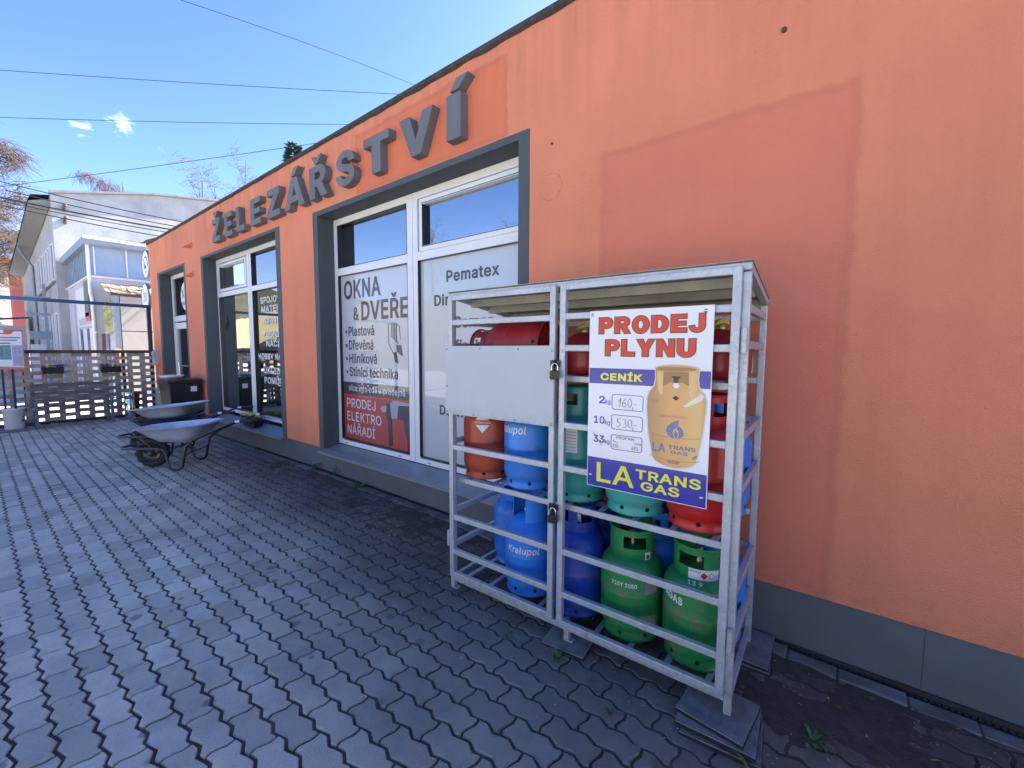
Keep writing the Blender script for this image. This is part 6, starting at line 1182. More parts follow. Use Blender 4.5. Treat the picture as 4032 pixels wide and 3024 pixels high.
# ================================================================= FENCE, BENCH, PLANTERS
FX = -12.40
BLK = [mat('fence_block_' + k, c, rough=.9, var=.22, scale=9, bump=.4, bscale=60, obj_var=.18) for k, c in (('sand', (.44, .36, .29)), ('stone', (.40, .36, .31)), ('grey', (.30, .28, .26)))]
fence = tag(empty('lattice_fence', (FX, 1.0, .05)), 'lattice fence of staggered weathered planks with open gaps across the yard', 'fence')
per, gap = .430, .138; pme = {}
rnd = random.Random(11)
row = 0; z = 1.378
while z > .09:
    off = 1.272 if row % 2 == 0 else 1.480
    k0 = int((-2.7 - off) / per) - 1
    for k in range(k0, 6):
        a = off + k * per; b = a + per - gap
        if b < -2.7 or a > 2.55: continue
        b = min(b, 2.575); key = (round(b - a, 3), rnd.randrange(3))
        mi_ = 2 if z < .80 and rnd.random() < .7 else (0 if rnd.random() < .6 else 1)
        key = (key[0], mi_, rnd.randrange(2))
        if key not in pme:
            pme[key] = MB().prism([(.002, 0), (b - a - .002, 0), (b - a, .004), (b - a, .066), (b - a - .003, .0695), (.003, .0695), (0, .066), (0, .004)], 0, .10, plane='yz').mesh('plank', BLK[mi_])
        inst(pme[key], 'plank', fence, (-.10 + rnd.uniform(-.003, .003), a - 1.0, z - .05 + rnd.uniform(-.0015, .0015)))
    z -= .0712; row += 1
MB().box(FX - .13, FX + .02, -2.8, 2.585, 1.447, 1.512).build('top_board', mat('dark_wood', (.075, .06, .055), rough=.85, var=.3, scale=8, bump=.4), fence)
for y in (-1.35, .60, 2.05): MB().box(FX - .155, FX - .105, y, y + .05, .0, 1.447).build('post', mat('dark_post', (.03, .035, .05), rough=.6), fence)
MB().box(FX - .12, FX + .005, -2.8, 2.58, -.02, .098).build('footing', mat('dark_footing', (.07, .065, .07), rough=.95, var=.3), fence)
NAVYS = mat('navy_steel', (.012, .02, .05), rough=.5)
e = tag(empty('gate_frame', (-12.5, 0, 0)), 'dark blue steel gateway beam and post joined to the shop corner', 'frame')
MB().box(-12.56, -12.48, 2.595 - .07, 2.595, -.02, 2.53).build('post', NAVYS, e); MB().box(-12.56, -12.48, -3.6, 2.524, 2.463, 2.530).build('beam', mat('blue_steel', (.012, .06, .15), rough=.4), e); MB().box(-12.56, -12.48, -3.67, -3.60, -.02, 2.53).build('post', NAVYS, e)
# bench
e = tag(empty('bench', (-11.95, 1.2, BG)), 'weathered slatted wooden bench with grey steel legs in front of the lattice fence', 'bench')
LEG = mat('blue_grey_steel', (.11, .13, .17), rough=.5)
for k, (x, z, t) in enumerate(((-12.115, .835, 8), (-12.105, .755, 8), (-12.095, .675, 8), (-12.085, .60, 8), (-12.075, .53, 8))): 
    MB().box(-.011, .011, .655, 1.755, -.030, .030).build('back_slat', WOODG, e, loc=(x, 0, z), rot=(0, R(-t), 0), world=False).matrix_parent_inverse = wmat(e).inverted()
for k in range(4):
    MB().box(-.045, .045, .655, 1.755, -.011, .011).build('seat_slat', WOODG, e, loc=(-12.02 + k * .095, 0, .445 - .004 * (3 - k)), world=False).matrix_parent_inverse = wmat(e).inverted()
for y in (.67, 1.70):
    mb = MB(); mb.box(-11.72, -11.66, y, y + .045, BG - .01, .56); mb.box(-12.15, -12.09, y, y + .045, BG - .01, .43); mb.box(-12.09, -11.72, y, y + .045, .395, .432); mb.bar((-12.12, y + .0225, .43), (-12.145, y + .0225, .90), .045, .03, up=(1, 0, 0)); mb.build('leg', LEG, e)
# planters with pansies
PLT = mat('dark_brown_planter', (.02, .010, .014), rough=.5); LEAF = mat('plant_leaf', (.035, .08, .018), rough=.6, obj_var=.1, island=.35)
PUR = mat('purple_petal', (.06, .015, .22), rough=.6, island=.3); YEL = mat('yellow_petal', (.70, .52, .03), rough=.6, island=.15); WHP = mat('pale_petal', (.5, .42, .5), rough=.6)
def flowers(e, cx_, cy_, z, lx, ly, n, hues, seed):
    r = random.Random(seed); lf = MB()
    for i in range(n * 3):
        px, py, pz = cx_ + r.uniform(-lx, lx), cy_ + r.uniform(-ly, ly), z + r.uniform(0, .04); a = r.uniform(0, 6.28); s = r.uniform(.015, .03); t = r.uniform(-.5, .8)
        d = Vector((math.cos(a), math.sin(a), t)).normalized() * s; q = Vector((-math.sin(a), math.cos(a), 0)) * s * .45; c = Vector((px, py, pz)); lf.add([c - d * .3, c + q + d * .4, c + d, c - q + d * .4], [(0, 1, 2, 3)])
    tag(lf.build('foliage', LEAF, e), kind='stuff')
    bins = {}
    for i in range(n):
        f = r.random(); py = cy_ + (f * 2 - 1) * ly; px = cx_ + r.uniform(-lx, lx) ; pz = z + r.uniform(.025, .06); m = hues[min(len(hues) - 1, int(f * len(hues)))] if r.random() < .75 else r.choice(hues)
        mb = bins.setdefault(m.name, (MB(), m))[0]; s = r.uniform(.012, .02); nn = Vector((r.uniform(.2, 1), r.uniform(-.6, .2), r.uniform(.3, 1))).normalized(); u_ = nn.orthogonal().normalized(); v_ = nn.cross(u_)
        c = Vector((px, py, pz)); ring = [c + (u_ * math.cos(2 * math.pi * k / 10) + v_ * math.sin(2 * math.pi * k / 10)) * s * (1 if k % 2 else .72) for k in range(10)]; mb.add(ring + [c + nn * .003], [(k, (k + 1) % 10, 10) for k in range(10)])
    for mb, m in bins.values(): tag(mb.build('blossoms', m, e), kind='stuff')
for y0, y1, zz_, lb, sd_, hu in ((.83, 1.145, 1.045, 'dark flower box with yellow and purple pansies on the fence directly above the bench', 3, [WHP, YEL, PUR, PUR]), (1.665, 2.0, 1.04, 'dark flower box with purple and yellow pansies on the fence nearer the shop wall', 9, [PUR, PUR, YEL, WHP])):
    e = tag(empty('flower_box', (FX + .09, (y0 + y1) / 2, zz_)), lb, 'flower box', 'flower boxes hung on the fence')
    MB().add([(FX + .035, y0 + .02, zz_), (FX + .15, y0 + .02, zz_), (FX + .15, y1 - .02, zz_), (FX + .035, y1 - .02, zz_), (FX + .02, y0, zz_ + .125), (FX + .165, y0, zz_ + .125), (FX + .165, y1, zz_ + .125), (FX + .02, y1, zz_ + .125), (FX + .035, y0 + .01, zz_ + .11), (FX + .155, y0 + .01, zz_ + .11), (FX + .155, y1 - .01, zz_ + .11), (FX + .035, y1 - .01, zz_ + .11)],
             [(0, 1, 2, 3), (0, 1, 5, 4), (1, 2, 6, 5), (2, 3, 7, 6), (3, 0, 4, 7), (4, 5, 9, 8), (5, 6, 10, 9), (6, 7, 11, 10), (7, 4, 8, 11), (8, 9, 10, 11)]).build('trough', PLT, e)
    flowers(e, FX + .09, (y0 + y1) / 2, zz_ + .12, .05, (y1 - y0) / 2 - .01, 46, hu, sd_)
# pot on the left window sill
e = tag(empty('flower_pot', (-7.15, 2.66, .385), 0), 'dark trough of yellow flowers standing on the left window sill', 'flower pot')
MB().add([(-7.38, 2.58, .36), (-6.98, 2.58, .36), (-6.98, 2.70, .375), (-7.38, 2.70, .375), (-7.43, 2.565, .47), (-6.93, 2.565, .47), (-6.93, 2.72, .47), (-7.43, 2.72, .47)], [(0, 1, 2, 3), (0, 1, 5, 4), (1, 2, 6, 5), (2, 3, 7, 6), (3, 0, 4, 7), (4, 5, 6, 7)]).build('trough', PLT, e)
def flowers_x(e, x0, x1, y, z, n, seed):
    r = random.Random(seed); lf = MB(); fl = MB()
    for i in range(n * 2):
        c = Vector((r.uniform(x0, x1), y + r.uniform(-.08, .08), z + r.uniform(0, .05))); a = r.uniform(0, 6.28); s = r.uniform(.015, .035); d = Vector((math.cos(a), math.sin(a), r.uniform(-.5, .8))).normalized() * s; q = Vector((-math.sin(a), math.cos(a), 0)) * s * .45
        lf.add([c - d * .3, c + q + d * .4, c + d, c - q + d * .4], [(0, 1, 2, 3)])
    for i in range(n):
        c = Vector((x0 + (x1 - x0) * .7 * r.random(), y + r.uniform(-.08, .08), z + .03 + r.uniform(0, .05))); nn = Vector((r.uniform(.2, 1), r.uniform(-.9, .0), r.uniform(.3, 1))).normalized(); u_ = nn.orthogonal().normalized(); v_ = nn.cross(u_); s = r.uniform(.014, .024)
        fl.add([c + (u_ * math.cos(2 * math.pi * k / 8) + v_ * math.sin(2 * math.pi * k / 8)) * s * (1 if k % 2 else .75) for k in range(8)], [tuple(range(8))])
    tag(lf.build('foliage', LEAF, e), kind='stuff'); tag(fl.build('blossoms', YEL, e), kind='stuff')
flowers_x(e, -7.43, -6.93, 2.64, .475, 70, 4)
# ash bin, brown pot, bucket, slab, notice board
e = tag(empty('litter_bin', (-11.94, 2.03, BG)), 'slim polished steel litter bin in front of the fence', 'bin')
MB().lathe([(0, 0), (.082, 0), (.086, .01), (.086, .40), (.080, .41), (.080, .44), (.086, .45), (.086, .575), (.078, .585), (.07, .575), (0, .57)], 36).build('bin_body', CHROME, e, world=False); MB().lathe([(.0872, .47), (.0872, .52)], 14, a0=R(150), a1=R(250)).build('slot', DARKHOLE, e, world=False)
e = tag(empty('clay_pot', (-12.16, 2.14, BG)), 'tall brown clay pot half hidden behind the steel litter bin', 'pot')
MB().lathe([(0, 0), (.085, 0), (.105, .5), (.12, .52), (.12, .56), (.105, .56), (.095, .50), (0, .48)], 28).build('pot_body', mat('brown_clay', (.16, .05, .03), rough=.8), e, world=False)
e = tag(empty('stone_slab', (-11.75, .25, BG - .01)), 'flat grey slab lying on the paving under the white bucket', 'slab')
MB().box(-12.12, -11.55, -.15, .575, BG - .01, BG + .03).build('slab', mat('grey_slab', (.16, .16, .165), rough=.8, bump=.3), e, bevel=.006)
e = tag(empty('bucket', (-11.80, .425, BG + .03)), 'white plastic bucket with a red and black printed side', 'bucket')
MB().lathe([(0, 0), (.118, 0), (.124, .006), (.142, .36), (.150, .362), (.150, .375), (.142, .378), (.138, .372), (.122, .03), (0, .03)], 36).build('bucket_body', WHITEP, e, world=False)
MB().lathe([(0, .325), (.137, .325)], 24).build('filling', mat('dry_mortar', (.3, .29, .27), rough=.95), e, world=False)
A_ = ang(e, 0, 0); sticker(e, A_ + R(58), .13, .133, .075, .055, PINK, 'red_print'); sticker(e, A_ + R(54), .145, .1335, .045, .016, BLKP, 'black_print'); sticker(e, A_ + R(52), .21, .135, .02, .03, BLKP, 'black_print')
e = tag(empty('notice_board', (-11.9, .46, BG + .35)), 'red and white notice board on dark posts standing in the bucket', 'notice board')
MB().box(-11.915, -11.885, .442, .474, BG + .36, 1.22).build('post', NAVYS, e); MB().box(-11.915, -11.885, .322, .352, BG + .03, 1.30).build('post', NAVYS, e)
NB = -11.868
MB().box(NB - .012, NB, -.33, .612, 1.165, 1.885).build('board', PINK, e)
def nb(y0, y1, z0, z1, m, lift=.001, name='print_panel'): return MB().quad((NB + lift, y0, z0), (NB + lift, y1, z0), (NB + lift, y1, z1), (NB + lift, y0, z1)).build(name, m, e)
MB().add([(NB + .001, -.3, 1.25), (NB + .001, .60, 1.20), (NB + .001, .60, 1.85), (NB + .001, .52, 1.85), (NB + .001, .46, 1.79), (NB + .001, .33, 1.79), (NB + .001, -.3, 1.79)], [(0, 1, 2, 3, 4, 5, 6)]).build('print_panel', WHITE, e)
nb(.30, .46, 1.34, 1.60, mat('green_blue_print', (.16, .30, .30), var=.5, scale=30), .0015); nb(.47, .60, 1.22, 1.60, mat('pale_blue_print', (.42, .45, .55), var=.2, scale=60), .0015); nb(.33, .46, 1.62, 1.645, PINK, .0015); nb(.33, .39, 1.815, 1.87, WHITE, .0015)
for z in (1.725, 1.68): nb(.34, .58 if z > 1.7 else .54, z, z + .018, mat('violet_print', (.12, .08, .20)), .002, 'print_line')
for k in range(8): nb(.485, .585, 1.25 + k * .018, 1.257 + k * .018, mat('blue_grey_print', (.28, .30, .38)), .002, 'print_line')
for a_, b_ in ((.49, 1.52), (.54, 1.52), (.49, 1.46), (.54, 1.46)): nb(a_, a_ + .03, b_, b_ + .035, mat('blue_grey_print', (.28, .30, .38)), .002, 'print_line')

# ================================================================= WHITE BUILDING AND BACKGROUND
PLA = mat('white_render', (.40, .40, .395), rough=.9, var=.12, scale=1.6, bump=.3, bscale=9)
g = G(PLA); g.over(g.ramp(g.noise(.7, 7, rough=.7), .46, .66, 0, .6), (.27, .27, .275))
PLS = mat('lilac_grey_render', (.52, .51, .55), rough=.9, var=.06, scale=1.5)
DKR = mat('dark_slate_roof', (.045, .055, .055), rough=.8, var=.3, scale=8); ZNC = mat('zinc_sheet', (.26, .31, .36), rough=.45, metal=.3, var=.1, scale=3); SOF = mat('soffit_grey', (.26, .25, .24), rough=.9)
WGL = mat('grey_window_glass', (.12, .13, .18), rough=.12, var=.15, scale=.6); BGL = mat('blue_glazing', (.26, .36, .50), rough=.25, var=.15, scale=.8, coat=.3)
wb = tag(empty('white_building', (-24, 2.2, 0)), 'large white rendered building with slate eaves and a glazed bay beyond the fence', 'building')
GX, CY = -24.0, 2.23
mb = MB(); ym = 26
tp = [(CY, 7.38), (5.285, 8.16), (7.85, 8.56), (9.6, 8.1), (ym, 4)]
mb.prism([(CY, -.1)] + [(ym, -.1)] + [(a, b) for a, b in tp[::-1]], -39, GX, plane='yz'); mb.build('wall', PLA, wb)
MB().prism([(CY - .03, 7.38), (5.285, 8.17), (7.85, 8.57), (7.85, 8.64), (5.285, 8.24), (CY - .03, 7.47)], GX - .2, GX + .18, plane='yz').build('parapet_cap', SOF, wb)
mb = MB(); mb.add([(GX - .3, CY - .02, 6.95), (-38.7, CY - .02, 5.75), (-38.7, CY - .55, 5.85), (GX - .3, CY - .55, 7.05), (GX - .3, CY + .4, 7.36), (-38.7, CY + .4, 6.25)], [(0, 1, 2, 3), (0, 3, 4), (1, 5, 2), (3, 2, 5, 4)])
mb.build('eaves', SOF, wb)
mb = MB(); mb.add([(GX - .25, CY - .58, 7.04), (-38.8, CY - .58, 5.84), (-38.8, CY - .50, 6.06), (GX - .25, CY - .50, 7.28), (GX - .25, CY + .5, 7.5), (-38.8, CY + .5, 6.4)], [(0, 1, 2, 3), (3, 2, 5, 4)]); mb.build('roof', DKR, wb)
mb = MB(); mb.tube([(-31.5, CY - .5, 6.40), (-31.9, CY - .35, 6.1), (-32.1, CY - .06, 5.6), (-32.1, CY - .06, 0)], .06, 8); mb.build('downpipe', ZNC, wb)
for x0, x1 in ((-29.97, -29.25), (-28.96, -28.2), (-27.94, -27.38), (-27.0, -26.4), (-26.05, -25.49), (-25.06, -24.39), (-31.5, -31.0)):
    for z0, z1 in ((4.2, 5.62),) + (((.9, 2.95),) if x0 > -31 else ()):
        f = MB(); frame_rect(f, x0, x1, z0, z1, .06, CY - .03, CY + .01); f = f.build('window', WHITEP, wb); MB().box(x0 + .06, x1 - .06, CY - .012, CY - .004, z0 + .06, z1 - .06).build('pane', WGL, f)
mb = MB(); mb.bar((-24.2, CY - .05, 4.12), (-31.6, CY - .05, 3.95), .10, .05); mb.build('sill_band', SOF, wb)
for z in (6.9, 6.45):
    mb = MB(); mb.box(GX, GX + .10, 2.52, 2.60, z - .12, z + .12); mb.tube([(GX + .05, 2.56, z), (GX + .38, 2.56, z + .02)], .03, 8); mb.lathe([(0, .0), (.06, .02), (.07, .08), (.04, .12), (0, .13)], 12, M=Matrix.Translation((GX + .38, 2.56, z - .02))); mb.build('insulator_bracket', mat('insulator_brown', (.10, .06, .07), rough=.4), wb)
# projecting bay with shop below
FXB = -19.0; SYB = 2.50
mb = MB(); mb.prism([(SYB, -.1), (9, -.1), (9, 3.86), (SYB, 3.86)], -24, FXB, plane='yz'); mb.build('bay_wall', PLS, wb)
f = MB(); f.box(-23.98, FXB - .02, SYB + .02, 8.98, 3.862, 4.92); f = f.build('bay_glazing', BGL, wb)
for k in range(9): MB().box(FXB - .02, FXB + .02, SYB + .10 + k * .78, SYB + .135 + k * .78, 3.88, 4.90).build('mullion', WHITEP, f)
for k in range(14): MB().box(-23.9 + k * .36, -23.87 + k * .36, SYB - .005, SYB + .02, 3.862, 4.90).build('mullion', ZNC, f)
MB().box(-24, FXB + .06, SYB - .05, 9, 3.80, 3.862).build('bay_ledge', WHITEP, wb)
mb = MB(); mb.add([(-23.98, 2.36, 4.78), (-18.6, 2.36, 4.78), (-18.6, 9.2, 4.86), (-23.98, 9.2, 4.86), (-23.98, 2.36, 5.02), (-18.6, 2.36, 5.02), (-18.6, 9.2, 5.30), (-23.98, 9.2, 5.30)], [(0, 1, 2, 3), (4, 5, 6, 7), (0, 1, 5, 4), (1, 2, 6, 5), (2, 3, 7, 6), (3, 0, 4, 7)]); mb.build('bay_canopy', ZNC, wb)
MB().box(-18.6, -18.56, 2.34, 9.2, 4.93, 5.02).build('canopy_trim', WHITEP, wb)
mb = MB(); mb.tube([(-18.9, 2.46, 4.8), (-18.9, 2.46, 3.3), (-18.95, 2.5, 3.1), (-18.95, 2.5, 0)], .045, 8); mb.build('downpipe', WHITEP, wb)
for x0, x1, z0, z1, m in ((-21.6, -20.2, 2.55, 3.6, WHITEP), (-20.1, -19.4, 2.6, 3.75, mat('green_signboard', (.10, .16, .13))), (-20.1, -19.3, 2.45, 2.72, PINK), (-21.7, -19.2, 2.28, 2.34, WHITEP)):
    MB().box(x0, x1, SYB - .04, SYB - .005, z0, z1).build('signboard', m, wb)
for x0, x1, z1, m in ((-23.5, -22.4, 3.2, PLS), (-21.9, -21.6, 3.6, WHITEP), (-21.5, -21.1, 2.2, WGL), (-20.9, -20.2, 2.2, WHITEP), (-20.1, -19.7, 2.2, WGL), (-19.6, -19.2, 2.2, WHITEP)):
    MB().box(x0, x1, SYB - .03, SYB - .004, -.05, z1).build('shop_panel', m, wb)
e = tag(empty('awning', (-18.4, 4.5, 3.2)), 'weathered timber shingle awning below the glazed bay', 'awning')
SHG = mat('old_shingle', (.22, .17, .12), rough=.9, var=.35, scale=5, obj_var=.3); rnd = random.Random(8); shm = MB().box(-.26, .26, -.055, .055, -.008, .008).mesh('shingle', SHG)
for r_ in range(2):
    for k in range(52):
        inst(shm, 'shingle', e, (.05 + r_ * .42 - .25, -1.75 + k * .115 + rnd.uniform(-.02, .02), .33 - r_ * .17 + rnd.uniform(-.015, .015)), (rnd.uniform(-.12, .12), R(21 + rnd.uniform(-3, 3)), rnd.uniform(-.05, .05)))
MB().box(-.03, .03, -1.7, 4.3, -.10, -.02).build('fascia', mat('dark_beam', (.07, .045, .04), rough=.9), e, loc=(.42, 0, .10), world=False)
e = tag(empty('kiosk', (-18, 4.5, 0)), 'beige panelled kiosk wall with a blue downpipe and small notices under the awning', 'kiosk')
BEG = mat('beige_panel', (.33, .315, .28), rough=.8, var=.06, scale=2)
for z0, z1 in ((-.1, .72), (.74, 2.085), (2.11, 3.18)): MB().box(-18.45, -17.98, 3.00, 8.5, z0, z1).build('panel', BEG, e)
MB().box(-18.44, -17.99, 3.005, 8.49, .72, 3.19).build('panel_backing', DARKHOLE, e)
MB().box(-18.3, -18.0, 2.72, 2.985, -.1, 3.3).build('corner_post', mat('blue_grey_paint', (.22, .27, .32), rough=.7), e)
for z0, z1, m in ((2.0, 3.05, mat('yellow_green_poster', (.20, .21, .10), var=.5, scale=14)), (.9, 1.55, mat('orange_poster', (.50, .34, .12), var=.4, scale=12))): MB().box(-18.0, -17.985, 2.60 if z0 > 1.9 else 2.78, 2.80 if z0 > 1.9 else 2.96, z0, z1).build('poster', m, e)
MB().box(-18.3, -18.12, 2.56, 2.63, -.1, 2.0).build('door_edge', mat('maroon_edge', (.10, .04, .05)), e)
e = tag(empty('street_box', (-20, 1.3, 0)), 'blue-grey cluster of boards and pipes standing left of the white building', 'street furniture')
MB().box(-26.5, -26.35, 1.55, 2.15, 1.9, 2.25).build('board', ZNC, e); MB().box(-26.45, -26.38, 2.0, 2.1, -.05, 4.2).build('pole', ZNC, e); MB().box(-26.5, -26.4, 1.5, 2.2, 2.9, 3.0).build('cross_arm', ZNC, e); MB().box(-26.5, -26.4, 1.5, 2.25, 3.6, 3.68).build('cross_arm', ZNC, e); MB().box(-27, -26.8, 1.6, 2.05, .0, 1.7).build('cabinet', WHITEP, e)
# red-roofed house far left
hs_ = tag(empty('red_roofed_house', (-62, 1, 0)), 'distant house with a red tiled roof and pink wall', 'house')
PNK = mat('pink_render', (.20, .045, .055), rough=.9, var=.05, scale=.4); RRF = mat('red_tiles', (.24, .07, .035), rough=.8, var=.2, scale=3)
MB().box(-70, -60, -9, 3.35, -.1, 9.2).build('wall', PNK, hs_); MB().box(-59.98, -59.9, -9, 2.55, -.1, 9.1).build('wall_face', mat('cream_wall', (.55, .52, .50), rough=.9), hs_)
MB().add([(-59.3, -9.6, 9.1), (-59.3, 3.9, 9.1), (-70.6, 3.9, 9.1), (-70.6, -9.6, 9.1), (-65, -4, 11.6), (-65, -.6, 11.6)], [(0, 1, 5, 4), (1, 2, 5), (2, 3, 4, 5), (3, 0, 4), (0, 1, 2, 3)]).build('roof', RRF, hs_)
for k in range(4):
    f = MB().box(-59.88, -59.84, -7 + k * 2.3, -6 + k * 2.3, 5.2, 6.8).build('window', WHITEP, hs_); MB().box(-59.83, -59.81, -6.9 + k * 2.3, -6.1 + k * 2.3, 5.3, 6.7).build('pane', WGL, f)
MB().box(-63, -62.2, 1.2, 1.9, 9.6, 11.2).build('chimney', RRF, hs_)
e = tag(empty('shed', (-36, 1.2, 0)), 'low shed with a dark red roof beyond the notice board', 'shed')
MB().box(-38, -35.2, -1.5, 1.95, -.1, 2.75).build('wall', PLS, e); MB().add([(-34.9, -1.8, 2.7), (-34.9, 2.1, 3.15), (-38.2, 2.1, 3.25), (-38.2, -1.8, 2.8), (-34.9, -1.8, 2.78), (-34.9, 2.1, 3.23), (-38.2, 2.1, 3.33), (-38.2, -1.8, 2.88)], [(0, 1, 2, 3), (4, 5, 6, 7), (0, 1, 5, 4), (1, 2, 6, 5), (2, 3, 7, 6), (3, 0, 4, 7)]).build('roof', mat('maroon_roof', (.09, .03, .035)), e)
# aerial pole behind the roof
e = tag(MB().tube([(-25.7, 7.65, 8.3), (-25.62, 7.64, 9.9)], .035, 6).build('aerial_mast', mat('grey_mast', (.12, .12, .14))), 'thin grey aerial mast rising behind the white building roof', 'mast')

# ---- trees -------------------------------------------------------------------
def bare_tree(name, base, h, spread, label, cat, bark, twig, seed, droop=.0, n_main=9, twn=900, group=None, tr=.25, lean=0):
    r = random.Random(seed); e = tag(empty(name, base), label, cat, group); T = MB(); K = MB()
    B0 = Vector(base); top = B0 + Vector((lean, lean * .3, h * .96)); tips = []
    tr_pts = [B0.lerp(top, i / 8) + Vector((r.uniform(-.12, .12), r.uniform(-.12, .12), 0)) * (i > 0) * spread * .25 for i in range(9)]
    T.tube(tr_pts, [tr * (1 - .9 * i / 8) for i in range(9)], 8); limbs = []
    for k in range(n_main):
        f = lerp(.22, .93, (k + r.random() * .6) / n_main); i = min(7, int(f * 8)); p = tr_pts[i].lerp(tr_pts[i + 1], f * 8 - i); a = k * 2.4 + r.uniform(-.5, .5)
        L_ = spread * (1.15 - .75 * abs(f - .45)) * r.uniform(.75, 1.1); pts = [p]; d = Vector((math.cos(a), math.sin(a), 1.0)).normalized()
        for q in range(6): d = (d + Vector((r.uniform(-.2, .2), r.uniform(-.2, .2), .06 - droop * .06 * q))).normalized(); pts.append(pts[-1] + d * L_ / 6)
        T.tube(pts, [tr * .42 * (1 - f * .6) * (1 - .85 * q / 6) for q in range(7)], 5, cap=False); limbs.append(pts)
        for q in range(2, 7):
            for _ in range(3):
                a2 = r.uniform(0, 6.28); d2 = Vector((math.cos(a2), math.sin(a2), r.uniform(.1, .9))).normalized(); p2 = [pts[q]]
                for w_ in range(3): d2 = (d2 + Vector((r.uniform(-.3, .3), r.uniform(-.3, .3), -droop * .25))).normalized(); p2.append(p2[-1] + d2 * L_ * .12)
                T.tube(p2, [tr * .07, tr * .05, tr * .035, tr * .02], 3, cap=False); tips.append(p2)
    for _ in range(twn):
        p2 = r.choice(tips); p = p2[r.randrange(1, 4)] + Vector((r.gauss(0, .08), r.gauss(0, .08), r.gauss(0, .08))) * spread * .5; a = r.uniform(0, 6.28); d = Vector((math.cos(a), math.sin(a), r.uniform(-.2, .9) - droop)).normalized(); pt = [p]
        for w_ in range(3): d = (d + Vector((r.uniform(-.35, .35), r.uniform(-.35, .35), -droop * .45))).normalized(); pt.append(pt[-1] + d * spread * r.uniform(.05, .09))
        w0 = max(.009, spread * .0030)
        K.tube(pt, [w0, w0, w0 * .8, w0 * .5], 3, cap=False)
    T.build('trunk', bark, e); tag(K.build('twigs', twig, e), kind='stuff'); return e
BARK = mat('grey_bark', (.09, .075, .065), rough=.9); TWO = mat('orange_brown_twigs', (.105, .072, .045), rough=.9, island=.3); TWG = mat('grey_brown_twigs', (.15, .11, .09), rough=.9, island=.3)
bare_tree('birch_tree', (-58, -.6, 0), 19.5, 6.2, 'tall bare orange-twigged birch at the left edge beyond the houses', 'tree', BARK, TWO, 4, droop=.5, n_main=22, twn=12000, tr=.36)
bare_tree('birch_tree', (-66, 12.0, 0), 21.3, 4.6, 'weeping birch crown showing above the white building roof', 'tree', BARK, TWO, 9, droop=.9, n_main=16, twn=5200, tr=.25)
bare_tree('bare_tree', (-28.5, 8.3, 0), 11.2, 2.4, 'small bare tree behind the roof, left of its pair', 'tree', BARK, TWG, 12, n_main=11, twn=800, group='bare trees behind the shop roof', tr=.1)
bare_tree('bare_tree', (-27.9, 8.9, 0), 11.2, 2.2, 'small bare tree behind the roof next to the aerial mast', 'tree', BARK, TWG, 13, n_main=11, twn=800, tr=.1)
bare_tree('bare_tree', (-27.5, 10.3, 0), 12.8, 1.9, 'bare tree top behind the roof above the letter E', 'tree', BARK, TWG, 15, n_main=11, twn=800, tr=.1)
NEED = mat('dark_needles', (.022, .045, .022), rough=.8, island=.35)
def conifer(base, h, spread, label, seed, m=NEED, n=2600, zmin=.1):
    r = random.Random(seed); e = tag(empty('spruce_tree', base), label, 'tree'); B0 = Vector(base)
    MB().tube([B0, B0 + Vector((0, 0, h))], [.2, .02], 6).build('trunk', BARK, e); K = MB()
    for i in range(n):
        f = r.uniform(zmin, 1) ** .8; rad = spread * (1.02 - f) * r.uniform(.25, 1) ** .5; a = r.uniform(0, 6.28); c = B0 + Vector((math.cos(a) * rad, math.sin(a) * rad, h * f - rad * .25)); d = Vector((math.cos(a), math.sin(a), r.uniform(-.5, .25))).normalized() * spread * .15; q = Vector((-math.sin(a), math.cos(a), r.uniform(-.3, .3))) * spread * .035
        K.add([c, c + d * .6 + q, c + d * 1.2, c + d * .6 - q], [(0, 1, 2, 3)])
    tag(K.build('crown', m, e), kind='stuff')
conifer((-29.4, 14.0, 0), 15.0, 3.0, 'dark spruce top poking above the shop roof beyond the sign', 3)
conifer((-46, -.2, 0), 8.6, 2.6, 'dark green spruce at the left edge in front of the red-roofed house', 8, mat('green_needles', (.06, .08, .025), rough=.8, island=.35), n=3000, zmin=.02)
# trees on the slope across the street (seen in the window glass)
r_ = random.Random(21)
for k in range(9):
    x = -75 + k * 11 + r_.uniform(-3, 3); y = -28 - r_.uniform(0, 14); z = min(8.5, (-15.5 - y) * .5) - .3
    if k in (1, 5): conifer((x, y, z), 13, 3.4, 'dark spruce on the slope across the street, ' + ('far one' if k == 1 else 'near one'), 30 + k, n=900)
    else:
        t_ = bare_tree('bare_tree', (x, y, z), r_.uniform(9, 13), 3.4, 'bare tree standing on the grassy slope across the street', 'tree', BARK, TWG, 40 + k, n_main=9, twn=260, group='bare trees on the slope across the street', tr=.2)
# white car parked across the street
e = tag(empty('parked_car', (-24, -7.2, -.02), R(8)), 'white hatchback car parked across the street from the shop', 'car')
CARW = mat('white_car_paint', (.72, .73, .74), rough=.25, coat=1, var=.02); CARG = mat('car_glass', (.02, .022, .025), rough=.05, coat=1)
def hull(sec, m, name, bv=0):
    mb = MB(); n = len(sec[0][1])
    vs = [(x, y, z) for x, pts in sec for y, z in pts]; fs = [(i * n + j, i * n + (j + 1) % n, (i + 1) * n + (j + 1) % n, (i + 1) * n + j) for i in range(len(sec) - 1) for j in range(n)] + [tuple(range(n)), tuple(range((len(sec) - 1) * n, len(sec) * n))]
    mb.add(vs, fs, sm=False); return mb.build(name, m, e, world=False, bevel=bv)
def cs(w_, z0, z1): return [(-w_ * .94, z0), (-w_, z0 + .12), (-w_, z1 - .18), (-w_ * .90, z1), (w_ * .90, z1), (w_, z1 - .18), (w_, z0 + .12), (w_ * .94, z0)]
